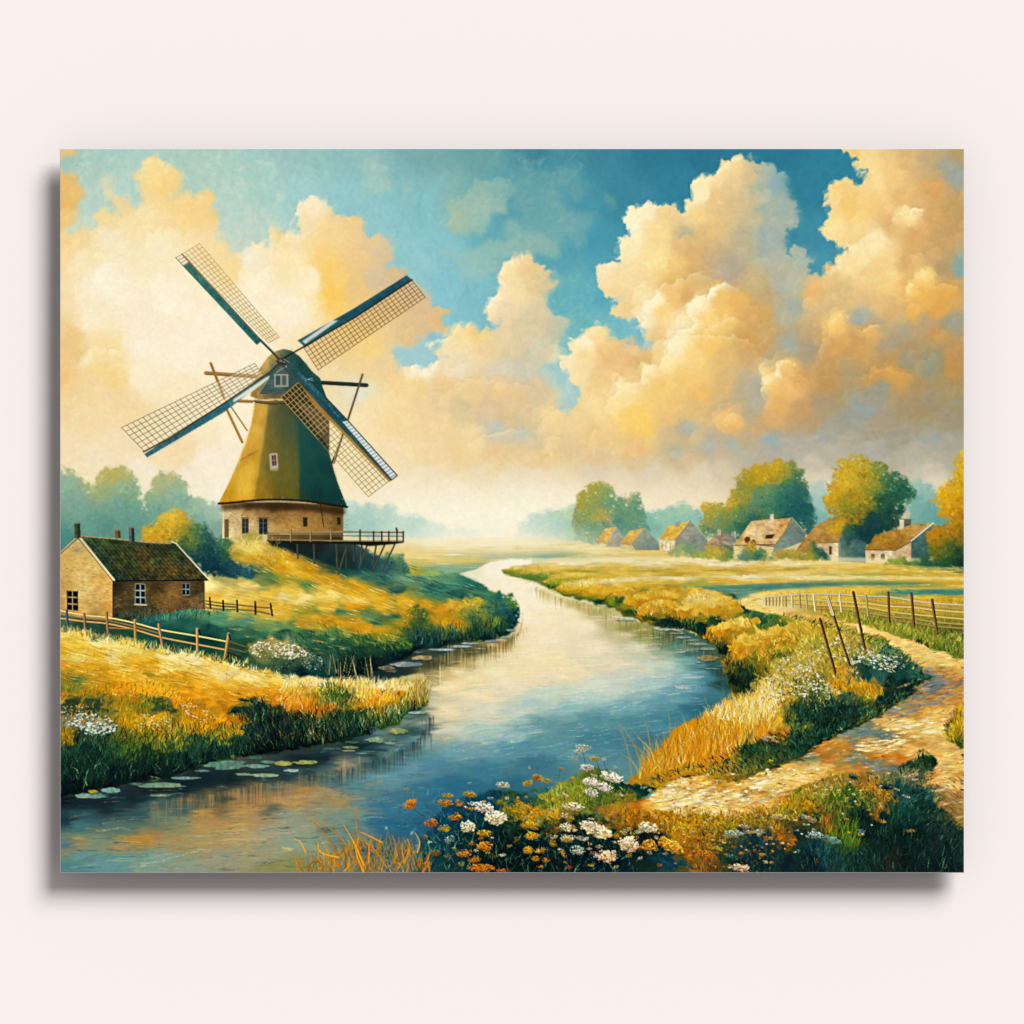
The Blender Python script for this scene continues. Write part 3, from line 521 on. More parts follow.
lobe('A2', '100,-40 180,-20 212,10 215,60 190,110 215,200 100,300', 'FBE8BC', .3, .08, seed=722)
lobe('B1', '60,340 82,285 130,264 175,288 205,345 200,420 100,480 20,440', 'FEF4DC', .6, 0, seed=723)
lobe('B1', '815,700 830,660 860,645 862,600 870,545 910,512 950,488 1010,510 1000,700 900,780 840,760', 'FEF4D8', .65, 0, seed=724)
lobe('B1', '585,845 620,832 665,815 690,775 740,758 800,800 800,900 620,900', 'FCF0C8', .6, 0, seed=725)
lobe('C2', '80,340 110,290 150,275 250,290 300,400 100,440', 'F8E6BC', .45, .08, seed=726)
lobe('C2', '90,490 120,455 170,460 220,500 150,530', 'F8E2B4', .4, .08, seed=727)
lobe('C2', '240,170 210,120 170,110 165,80 200,60 210,10 300,0 330,120', 'FEF2D0', .6, 0, seed=728)
lobe('A1', '405,200 440,165 447,132 490,108 530,138 580,165 590,230 500,300', 'FBE8B4', .4, 0, seed=729)
lobe('B1', '-10,470 10,430 40,402 85,408 150,470 140,560 40,560', 'FDF2D2', .5, .06, seed=730)
# thin high vapour: ragged strands dragged over the blue
def wisps(poly, n, c, al, seed, s0=3, s1=9, ang=-.5):
    r = np.random.default_rng(seed); cc = hexc(c)
    for x, y in scatter(poly, n, r):
        s = r.uniform(s0, s1); a = ang + .5 * r.standard_normal()
        for k in range(5):
            dab(x + r.normal(0, s * .5), y + r.normal(0, s * .4), s * r.uniform(.3, .8), s * r.uniform(.15, .4), a + .3 * r.standard_normal(), jit(cc, r, .03, .01), al * r.uniform(.3, 1), .35)
wisps(P('B1', '640,370 700,270 820,190 910,190 880,330 740,410'), 60, 'A9C2AC', .35, 501)
wisps(P('B1', '600,480 780,460 930,360 1024,440 960,500 740,610'), 60, '9CC0B4', .35, 502)
wisps(P('B1', '500,150 1000,100 1024,250 600,300'), 70, '8CB8AE', .22, 503)
wisps(P('C1', '0,90 250,120 250,240 130,260 290,400 60,480 0,440'), 80, '84B0AA', .3, 504)
wisps(P('B1', '300,80 450,100 420,240 320,240'), 30, 'AECDBC', .35, 505)
wisps(P('A1', '200,90 420,110 300,260 150,170'), 40, 'D0D8BC', .35, 506)
wisps(P('A1', '600,90 1000,100 1000,380 760,440 740,250'), 110, 'D2DCC4', .3, 507)
wisps(P('C1', '60,520 320,600 240,800 120,860'), 40, '8CC0BC', .3, 508)
wisps(P('D2', '300,200 843,150 843,450 300,420'), 120, 'B0A68C', .3, 509, 4, 12)
wisps(P('D2', '0,350 843,380 843,520 0,500'), 120, 'BDB6A4', .3, 510, 5, 16, 0)
# the glow that lies along the horizon
gl = np.exp(-((GX - 490) / 210) ** 2 - ((GY - 518) / 30) ** 2)[..., None] * .88
C[:] = C + (hexc('FFF8E2') - C) * gl
# crisper modelling where sunlit vapour stands against shaded vapour
d_ = C - blur(C, 2.2); C[:] = np.clip(C + .55 * d_, 0, 1)
wm_ = np.clip((C[..., 0] - C[..., 2]) * 5, 0, 1); C[..., 2] *= 1 - .06 * wm_; C[..., 1] *= 1 - .016 * wm_
# ---------------------------------------------------------------- plain, far trees, village
FIELD = CP('B2', '500,775,F3E8C8 700,775,F5EBD0 900,775,EFE4C4 600,800,EFDFB0 800,800,F0E2B8 950,805,F3E4B6 500,825,E3CF90 700,815,F5E6B8 900,825,E9D9A4',
 'B3', '600,72,F5E8C4 900,66,EFE2BC 700,85,E8D8A8 500,95,E9D8A6 600,98,F3E2B4 800,95,F3E2B2 700,110,EBD69C 950,105,E9D8A0 500,120,E8C878 600,128,EDCF84 750,128,E3C680 950,125,D9C68A 700,137,B8BC90 850,145,A9B694 950,142,A8B898 550,150,F0DC98 650,155,EBD084 750,160,D9C070 550,170,C8BC70 650,190,86A890 750,185,86AC94 600,195,7FA080 700,205,7A9C88',
 'C3', '50,75,E0D8B8 50,92,F3E4BC 150,90,DCCB98 200,108,F3E0A4 100,110,E0CC8C 50,125,BDB88C 100,145,6C9A8C 180,140,8FA078 30,150,7FA898 220,150,B8B480 300,130,F0D898 500,130,E8C878 400,145,C8B87C 400,155,F3E0A4 650,160,F3DFA0 550,140,E0C070 300,172,FAEFC8 600,180,F8E8B8 150,172,F0E0A8 200,190,E8CC70 400,200,DDBB50 700,190,F0D888 900,175,F8EAC0 900,195,E3C46C 80,195,DCC060 50,210,C9B050 300,215,C8A845 500,210,CBAA48 600,222,F5E6B0 800,225,FAF0C8 950,225,F5E4AC 400,240,F0D070 250,245,E3C050 700,243,DDB840 900,240,DDBB58 500,260,B09A48 600,268,6F9A80 800,268,5E8C80 950,265,5A8A80 850,292,4F7C70 400,262,D2AC40 700,262,7A9C70 980,285,D8C060 950,300,FAEFC4 870,318,F5E2A8 1000,310,E3C468 1000,330,E8D8A0',
 'D3', '50,168,E8D08C 100,170,F8E8B0 300,172,F3DD98 500,175,E9CA74 700,178,E0BE60 830,180,DDBA58 100,195,E3BE5C 300,190,EBCB78 500,190,E5C05C 700,200,E0BB50 800,200,D8B048 100,215,F0D88C 300,213,EED48C 200,224,F5E2A0 600,225,DDB84C 50,235,D8BC68 50,262,5A887C 200,258,5F8C7A 300,250,6B8F70 500,245,7C9860 650,250,9AA050 800,235,DDB54C 830,260,D0AA40 750,285,5A8A70 600,285,6F9060 820,280,5A8A78 300,270,E8C85C 150,283,F0D880 450,272,E3BC4C 40,292,FAEBB0 400,290,D5B040 700,300,DDB440 800,310,C8A438 10,305,D8C888 10,320,F8E8B8 100,350,E9CC90 200,310,D9BE58 120,320,CBB65C 300,300,DDBB50 500,330,D0A838 700,330,C9A53C 820,340,C0A03C 300,345,B09838 450,375,8F8C38 600,400,7C8038 700,430,6A7030 820,440,5F6C34 500,400,8A9038 400,395,B09C3C 600,430,9A9A3C 700,470,8F9438 820,500,6F8034 550,420,A8A040 820,460,6C7838')
L_field = new_label('field')
fill(P('P', '40,537 400,536 700,540 985,560 985,760 640,640 40,800'), FIELD, warp=.8, wscale=12, feather=.8, ax=.2, soft=2.2, power=3.6, cwarp=.6, lab=L_field, seed=3)
streaks(P('P', '395,538 700,543 964,560 964,600 740,600 395,590'), 2300, 26, 1.1, .045, 0, .03, .45, 2, 'FBF0C4 E8C860 C9A850', .12, 1)
streaks(P('P', '640,562 964,566 964,650 800,600 640,600'), 900, 12, .9, .08, .02, .05, .5, 3, 'F3D880 B89430 8A9048', .2, 1)

def tree(poly, cols, seed, size=2.4, n=500, lab='tree', note=None, warp=2.2, v=.1, trunk=None, fe=.8, soft=4, hz=1.):
    L = new_label(lab, note)
    fill(poly, cols, warp=warp, wscale=5, feather=fe, seed=seed, sm=True, lab=L, soft=soft, billow=1.5)
    pl = smooth(poly, 4)
    scramble(pl, size * .9, 3, seed, 1, 1, .8)
    foliage(pl, n, size, seed, v, .55 * hz)
    if hz > 1: foliage(pl, int(n * .5), size * .8, seed + 2, v, .7, reach=4.5)
    foliage(pl, int(n * 1.5), size * .45, seed + 1, v * 1.2, min(1, .7 * hz))
    return L

# ---- haze-bound trees on the horizon
HAZEL = CP('B2', '280,660,BDD4C4 300,690,A9C8BC 400,670,C0D4C4 400,700,B0CABE 350,745,9FC4BC 480,700,C4D8C8 500,745,B4D0C4 600,725,CBDDD0 700,755,D3E2D4 820,760,E3EADA 260,740,9DC3B8')
tree(P('B2', '240,650 290,643 320,655 345,640 400,652 430,645 450,665 480,680 520,685 560,692 600,712 640,722 660,738 760,742 850,757 870,772 240,775'), HAZEL, 11, 2, 500, 'tree_line', 'pale misty tree line to the right of the windmill', 1.2, .02, fe=1.6)
tree(P('B2', '925,772 940,722 970,705 1000,690', 'C2', '20,690 60,682 130,668 180,662 240,655 260,780 150,785 0,775'), CP('B2', '950,740,CBDCD0 1000,710,C2D6C8', 'C2', '40,700,C0D6C8 100,700,B8D0BC 200,680,BACFAC 50,750,BCD2C4 150,745,A8C8BC 220,740,96BCAC 210,780,9CBF9C'), 12, 2, 400, 'tree_line', 'pale misty tree line beyond the river bend', 1.2, .025, fe=1.4)
tree(P('C2', '480,690 540,670 570,682 600,652 650,640 700,668 730,690 730,770 480,790'), CP('C2', '640,660,A9C8A8 560,700,9BC0AC 680,700,93BDB0 530,740,84B3A8 620,740,8ABAAE'), 13, 2, 260, 'tree_line', 'blue green misty trees behind the steep grey gable', 1.4, .03, fe=1.1)
tree(P('D2', '232,600 250,570 285,560 305,580 320,740 235,745'), CP('D2', '270,580,B4C8B8 270,640,A3C0B8 270,710,86B0AC'), 14, 2, 120, 'tree', 'misty grey green tree between the two big village trees', 1.2, .02, fe=1.2)
tree(P('D2', '620,640 630,580 660,553 700,557 725,580 745,620 800,700 790,760 640,760'), CP('D2', '660,570,A6C4B4 700,600,93B8AC 660,640,84B0AA 720,680,74A8A8 760,720,6AA0A0'), 15, 2, 260, 'tree', 'misty blue green tree behind the house chimney', 1.4, .03, fe=1.2)
TONE = lambda c: c * np.array([.95, .93, .92], F)
TL = CP('A2', '160,515,ADC4A0 150,560,9BBFA8 150,620,8FB5A6 300,510,CFC472 335,515,CABF6C 270,545,C2C27C 280,580,A9BE8C 380,530,BCC080 350,580,9DBC9C 420,580,90B89C 350,650,7DB0A4 200,680,86B4A8 550,530,C4C890 500,560,BCC492 600,560,A8C29C 560,600,9DC0AA 600,640,8DB8AC 640,650,A9C8A8 700,650,AECBB8 650,700,8FB9AE 740,680,AFC9B4 500,700,7EB0A8 400,700,78ACA2 250,720,74A9A2 130,780,5F9C9C 160,820,5A969A 300,740,6AA09C 400,740,70A6A0 600,780,7AACA4 740,740,8AB4A8')
TONE = None
tree(P('A2', '620,640 650,620 700,628 740,645 770,690 770,790 620,800'), TL, 16, 2, 150, 'tree', 'faint misty tree touching the left side of the mill', 1.4, .02, fe=1.2)
tree(P('A2', '445,640 460,600 475,560 510,525 545,518 590,535 625,575 640,620 655,700 650,860 430,860'), TL, 17, 2.6, 420, 'tree', 'misty tree nearest the mill on its left, dull green crown', 1.5, .04, fe=.9)
tree(P('A2', '90,500 130,500 170,515 205,540 235,580 260,640 300,900 90,900'), TL, 18, 2.6, 420, 'tree', 'misty blue green tree cut by the left edge', 1.5, .035, fe=.9)
tree(P('A2', '245,590 255,550 285,510 320,495 370,503 410,530 432,570 440,620 450,700 450,850 240,850'), TL, 19, 2.6, 500, 'tree', 'misty tree with yellow lit crown behind the brick cottage', 1.5, .045, fe=.9)

# ---- village trees
TONE = tone(lambda c: c[:, 2] > c[:, 0], (.86, .88, .86), (.95, .95, .95))
tree(P('C2', '225,785 222,640 240,600 268,572 320,555 360,580 378,640 372,680 385,720 385,792'), CP('C2', '300,570,BFB455 260,600,B9AE4E 330,600,93AD78 350,640,7FAD96 240,650,B4AC56 280,660,9FAE6A 250,700,8FA874 320,690,C9B25E 290,700,B0AC60 280,740,6FA392 340,740,6FA39A 240,770,8AAA88'), 21, hz=1.15, size=2, n=420, lab='tree', note='tall slim tree with yellow edge left of the village', warp=1.6, v=.07)
tree(P('C2', '368,645 395,612 450,600 480,630 492,680 505,720 500,792 368,792'), CP('C2', '430,620,A6B684 400,650,8AB090 450,680,6EA69C 470,650,8CB090 400,720,64A09A 460,750,6AA4A0 440,700,86A874'), 22, hz=1.15, size=2, n=300, lab='tree', note='blue green tree behind the two small end houses', warp=1.6, v=.06)
tree(P('C2', '712,765 715,660 750,635 790,640 815,670 820,770'), CP('C2', '740,655,D0AE40 780,660,B9AE50 740,710,B3A84C 780,710,7FA07C 800,720,5E9A94 750,750,6A9A80'), 23, hz=1.15, size=1.8, n=260, lab='tree', note='small tree with yellow crown behind the mossy dark roof', warp=1.6, v=.08)
tree(P('C2', '800,700 810,660 832,600 850,545 890,520 940,540 960,590 990,780 800,780'), CP('C2', '880,545,BDB04C 840,590,C9AE3C 825,650,C9A634 900,570,78A480 880,630,5B9A8A 940,600,5A9A90 900,670,8FA858 960,670,3F8488 870,710,3E8280 840,680,8AA060 940,730,3A7C80'), 24, hz=1.15, size=2, n=420, lab='tree', note='village tree with gold left side, smaller of a touching pair', warp=1.8, v=.08)
tree(P('D2', '-50,560 0,510 40,505 60,485 110,475 145,482 185,505 212,540 232,600 245,650 262,700 250,745 180,760 -40,760', ), CP('C2', '1000,510,CDAA28 970,560,BDA236 1000,600,6A9868', 'D2', '20,490,D0AC2C 60,530,C9A52E 110,500,CDAA2E 80,570,B89A30 150,520,8A9850 160,550,5F8F6A 180,570,44827A 130,620,3D7F7C 200,640,2F7478 60,650,4F8C70 30,640,C29A3C 70,630,7A9858 150,690,2A6C74 220,690,3F8486 0,700,3A7C7C'), 25, hz=1.15, size=2.2, n=700, lab='tree', note='round village tree with yellow top and deep teal shade, behind the patched roof', warp=2, v=.09)
tree(P('D2', '295,650 298,600 300,570 330,540 330,500 370,472 430,458 480,476 520,480 560,510 610,540 640,580 652,622 620,650 600,680 592,700 575,760 500,785 470,800 400,815 380,775 310,765 298,720 330,690 310,680'), CP('D2', '350,500,D9B22E 400,480,DDB838 450,495,D3AE2E 350,570,E0B430 320,620,D9AA30 310,590,C99C2C 400,550,E0B63A 430,620,CFA42C 460,560,D0A838 480,540,A99E3A 500,500,8C9840 510,550,6C8C4A 560,550,3E7F68 600,600,3A7C6C 540,600,34746A 520,640,2D6E62 470,640,8A8C38 450,660,A08C34 400,660,8A8C3A 370,640,6A8444 420,710,A8882E 340,730,D8A43A 330,710,C99838 480,690,4A6E46 540,680,2A6460 450,760,1F5058 520,740,24585C 400,780,1F4C54'), 26, hz=1.15, size=2.4, n=1100, lab='tree', note='largest round tree of the village, gold on the left and dark green on the right', warp=2.2, v=.12)

TONE = tone(lambda c: c[:, 2] > c[:, 0] + .03, (1.03, .93, .84), (.97, .96, .98))
# ---- houses of the village
def house(note, parts):
    for name, poly, colr, tx, nt in parts:
        fill(poly, colr, feather=.25, tex=tx, texscale=1.6, texax=1.5, lab=new_label(note[0] + '/' + name, nt), seed=len(LABELS), soft=2)
house(('house',), [('roof', P('C2', '298,798 332,744 380,735 348,806'), CP('C2', '320,780,C99C4C 350,750,E8C468 340,790,D9AE54'), .1, None),
 ('gable_wall', P('C2', '380,735 414,788 410,815 335,815 345,800'), CP('C2', '380,760,9AA098 400,800,84989A 350,805,A09C80'), .05, None)])
house(('house.001',), [('roof', P('C2', '392,802 432,752 492,740 440,802 438,812'), CP('C2', '430,775,E0B450 420,795,C99A44 480,745,E3BC60'), .07, None),
 ('gable_wall', P('C2', '492,740 546,796 550,828 455,828 440,806'), CP('C2', '490,770,84A09C 520,810,73949A 470,815,7A968C'), .05, None),
 ('wall', P('C2', '394,804 440,810 455,828 396,820'), 'C9B487', .1, None)])
house(('house.002',), [('roof', P('C2', '547,786 585,732 672,712 614,790'), CP('C2', '600,740,E6BC58 580,775,DDAA48 640,730,E8C264'), .07, None),
 ('gable_wall', P('C2', '672,712 738,785 740,835 600,835 608,790'), CP('C2', '670,750,93A4A0 700,800,7E989C 640,815,8C9C98'), .05, None),
 ('wall', P('C2', '549,788 612,790 606,833 562,833'), 'DCCBA2', .1, None), ('chimney', P('C2', '613,714 629,714 629,734 613,736'), '9AA090', .05, None)])
line(P('C2', '672,713 738,786'), .8, 'A8AC9C'); line(P('C2', '672,712 612,790'), .7, '8C8468'); line(P('C2', '492,740 546,796'), .7, '96A8A0')
for u in (560, 575, 592): line(P('C2', '%d,800 %d,822' % (u, u)), .7, 'A08C68')
house(('house.003',), [('roof', P('C2', '720,812 775,764 852,762 850,800 838,812'), CP('C2', '760,790,B49C78 800,790,A8987C 840,775,93988A 740,805,A89468'), .1, None),
 ('wall', P('C2', '724,812 840,806 842,838 730,835'), CP('C2', '750,825,B0A070 820,820,6C8478'), .1, None), ('chimney', P('C2', '777,746 791,743 791,768 777,770'), 'B8AE94', .05, None)])
line(P('C2', '846,755 848,765'), 1, 'D0D0BC')
house(('house.004',), [('roof', P('C2', '844,808 910,714 960,708 1000,708', 'D2', '40,708 120,705 165,698 138,755 95,812 20,805'), CP('C2', '880,770,E3C078 920,740,EBCB8C 960,760,E6C58C 870,795,DDB468', 'D2', '20,760,E8CFA0 80,740,E3C490 120,740,D9AE70 140,715,D5A868 70,795,E0BC7C'), .09, 'thatched roof with dark patches'),
 ('wall', P('C2', '846,808 1000,806 1010,845 850,850', 'D2', '90,812 90,840 0,840'), CP('C2', '860,825,C8B48C 960,825,E3D2AC 1000,820,E8D8B4'), .1, None),
 ('gable_wall', P('D2', '165,698 192,730 218,758 218,790 130,825 90,835 94,812 138,755'), CP('D2', '170,740,7C9394 190,770,6E8C92 130,800,88988C 150,710,8CA09A'), .05, None),
 ('chimney', P('C2', '984,686 999,684 999,714 984,714'), 'E3D4B4', .06, None),
 ('window', P('C2', '883,783 892,774 905,776 908,788 896,800 886,796'), '6A4630', .1, 'dark hole in the roof'),
 ('window', P('C2', '908,792 918,784 930,794 930,808 912,808'), '5C3A2A', .1, 'dark hole in the roof'),
 ('window', P('D2', '58,782 64,768 98,764 88,782'), '5A4034', .1, 'dark hole in the roof')])
line(P('C2', '846,809 1000,806', 'D2', '20,806 94,813'), .9, '7A6440'); line(P('D2', '166,699 138,756 95,812'), .7, '84704C'); line(P('D2', '166,699 218,758'), .6, 'B8BCA8')
house(('house.005',), [('gable_wall', P('D2', '345,725 400,750 458,790 458,878 345,872'), CP('D2', '380,800,5E8A90 430,830,4F7F88 360,860,6A9090 440,870,4A7680'), .05, None),
 ('roof', P('D2', '178,832 205,795 262,728 320,702 352,720 352,795 275,798 220,835'), CP('D2', '220,800,B08C4C 260,750,C29E5A 300,730,B8984C 330,760,C9A45C 300,785,B08848'), .07, None),
 ('wall', P('D2', '272,797 350,797 350,874 312,872 285,820'), CP('D2', '300,810,D9C294 340,840,E8D6AC 330,865,DCC694'), .07, None),
 ('window', P('D2', '311,812 322,812 322,846 311,844'), '5A5444', 0, None)])
line(P('D2', '270,799 352,796'), .9, '7A6840'); fill(P('D2', '348,795 358,797 358,872 348,872'), '8C9480', feather=.4)
house(('house.006',), [('gable_wall', P('D2', '722,722 742,745 742,800 700,868 630,866 632,792'), CP('D2', '700,760,5A828A 660,800,4F7C84 680,850,487680'), .05, None),
 ('roof', P('D2', '451,824 495,766 560,750 650,726 720,720 634,790 572,826'), CP('D2', '490,790,B08838 550,770,BF9440 560,810,A87C30 620,760,C9A050 680,735,C9A860 600,790,A8803C'), .08, 'mossy thatched roof'),
 ('wall', P('D2', '454,824 572,826 634,792 634,864 456,876'), CP('D2', '480,835,E0C99C 540,845,E8D4A8 600,830,D5B88C 610,850,DCC090'), .07, None),
 ('chimney', P('D2', '589,706 606,704 606,742 590,748'), 'E0D6BC', .05, None), ('chimney', P('D2', '606,704 636,706 634,728 606,738'), '6C6A58', .05, None),
 ('window', P('D2', '477,842 491,842 491,868 477,868'), '8A7448', .05, None), ('window', P('D2', '515,842 531,842 531,866 515,866'), '8A7448', .05, None)])
line(P('D2', '452,826 572,828 634,794'), 1, '6A5434'); line(P('D2', '634,792 722,721 738,742'), 1.1, 'EDE6D2'); line(P('D2', '588,706 636,706'), 1, '8A8068')
TONE = None
TONE = None
def clump(poly, cols, seed, al=.95):
    fill(poly, cols, warp=2, wscale=4, feather=1, seed=seed, sm=True, soft=3, alpha=al)
    foliage(poly, 160, 1.6, seed, .12, .6); foliage(poly, 260, .8, seed + 1, .16, .75)
clump(R('250,260 300,230 340,235 352,270 330,300 300,330 262,310'), CP('P', '732,500,D0A838 745,497,A8A04C 755,505,5A8C7C 742,515,7A9858 752,520,4A8480'), 171, .6)
clump(R('345,190 360,160 400,135 440,140 455,160 430,200 380,215 350,215'), CP('P', '762,478,CCA62C 775,468,D0AC30 785,470,B8A03C 778,482,A89C3C 768,486,C0A034'), 172, .55)
clump(R('355,210 450,200 500,230 520,300 490,320 420,300 360,300 330,260'), CP('P', '765,495,5A9080 780,490,3F8080 800,495,347478 805,510,2C6C74 780,508,347880 765,510,4A8880'), 173, .55)
clump(R('580,330 600,310 625,320 622,350 610,375 585,370 570,350'), CP('P', '836,528,D8A830 843,524,C89C34 840,533,A8882E'), 174)
clump(R('620,330 680,340 700,300 740,310 745,350 715,372 700,395 660,380 640,395 618,380'), CP('P', '848,530,4A7450 860,528,1F5458 870,535,1F5058 878,525,24585C 862,540,1C4C54 852,540,34606C'), 175, .9)
clump(R('560,260 590,215 600,170 640,180 690,210 700,250 650,275 600,290'), CP('P', '832,500,D8A82C 840,485,E0B43C 852,482,D8B040 862,492,A8983C 850,502,C89C30'), 176, .35)
# smooth bands of light and shade lying across the plain
def band(p, c, al=.7, fe=.8): fill(smooth(R(p), 4), c, feather=fe, alpha=al)
band('-520,448 -200,440 200,436 1010,446 1010,462 400,452 0,456 -300,462', 'F6E6B4', .6)
band('-400,470 0,466 400,462 1010,470 1010,488 500,486 0,488 -350,486', 'DDB95C', .6)
band('-380,488 0,490 500,490 1010,492 1010,498 400,497 0,498 -300,500', 'A8A058', .6, .6)
band('-360,506 0,500 500,498 800,500 1010,504 1010,512 600,510 200,514 -100,520 -300,524', 'F3DFA0', .7)
band('-300,524 0,518 400,514 1010,514 1010,520 500,522 200,528 0,534 -250,540', 'D0AC4C', .6)
band('150,546 260,530 420,522 700,518 860,520 820,528 560,532 420,540 320,558 270,576 200,556', '5F8A78', .62)
band('300,570 360,552 520,540 800,536 1010,532 1010,546 780,546 560,556 400,562', 'E3C060', .6)
band('760,553 840,545 1010,541 1010,556 860,560', '5A8C78', .75)
# ---- garden bushes in front of the houses
def bush(poly, cols, seed, note=None, size=1.6, n=250, name='bush', v=.12, warp=1.4, soft=3):
    return tree(poly, cols, seed, size, n, name, note, warp, v, soft=soft)
bush(P('C2', '590,835 605,818 640,815 680,822 700,832 725,838 760,850 840,862 845,870 600,850'), CP('C2', '620,830,8FA070 660,825,6C9478 700,845,9AA45C 760,855,B0A040 820,860,9CA050 640,845,D8C070'), 41, None, 1.3, 220)
bush(P('C2', '730,835 745,815 790,815 830,825 845,862 740,855'), CP('C2', '760,825,CBB048 800,820,B8A448 820,845,6F9058 750,845,A8A050'), 42, None, 1.3, 160)
bush(P('C2', '848,862 870,835 890,820 915,792 935,815 960,830 1000,850', 'D2', '40,835 60,845 110,858 120,866 20,868', 'C2', '900,870'), CP('C2', '870,850,6F9480 915,805,C8A030 915,825,A89840 940,845,3F7C74 980,855,4A7C6C', 'D2', '20,850,3F7468 90,850,7A8C48 60,860,A89A48'), 43, None, 1.4, 260)
bush(P('D2', '90,866 95,838 120,822 160,830 200,835 215,866'), CP('D2', '120,835,B89C58 170,845,B8A050 200,850,A89848 140,860,8F9448'), 44, None, 1.3, 160)
bush(P('D2', '200,868 215,825 245,805 270,812 290,835 310,866'), CP('D2', '230,825,8F9440 260,820,3F6C60 290,850,34645C 240,855,A89C3C'), 45, None, 1.3, 160)
bush(P('D2', '530,892 545,870 600,858 650,868 700,858 760,860 843,880 843,905 600,898'), CP('D2', '570,880,8F9C48 620,875,5F8050 700,880,3F6C50 800,890,2A5C4C 600,890,B8AC48'), 46, None, 1.3, 260)
tree(P('D2', '860,440 822,458 815,490 830,520 785,540 752,580 735,630 745,680 782,708 725,738 692,780 705,835 735,870 860,895'), CP('D2', '830,480,D9AE28 800,550,DEB22E 760,590,E0B02C 760,630,E0AE2C 820,640,C4952A 835,580,D0A22A 780,690,D29E2A 830,700,B8862A 730,770,C48A22 780,760,B88222 820,770,8A7028 760,830,6B7430 820,820,2E5E48 800,790,6F7234 730,830,7A7828 830,870,1F4C40 780,870,34603C'), 27, 2.4, 700, 'tree', 'golden tree cut by the right edge', 2.4, .13)
fill(P('D3', '60,150 843,190 843,196 60,162'), 'E8CC7C', feather=.6, alpha=.5)
streaks(P('P', '640,560 964,567 964,573 640,566'), 260, 12, .9, .06, 0, .03, .6, 5, 'F0DC98 E0C268', .3, 1)
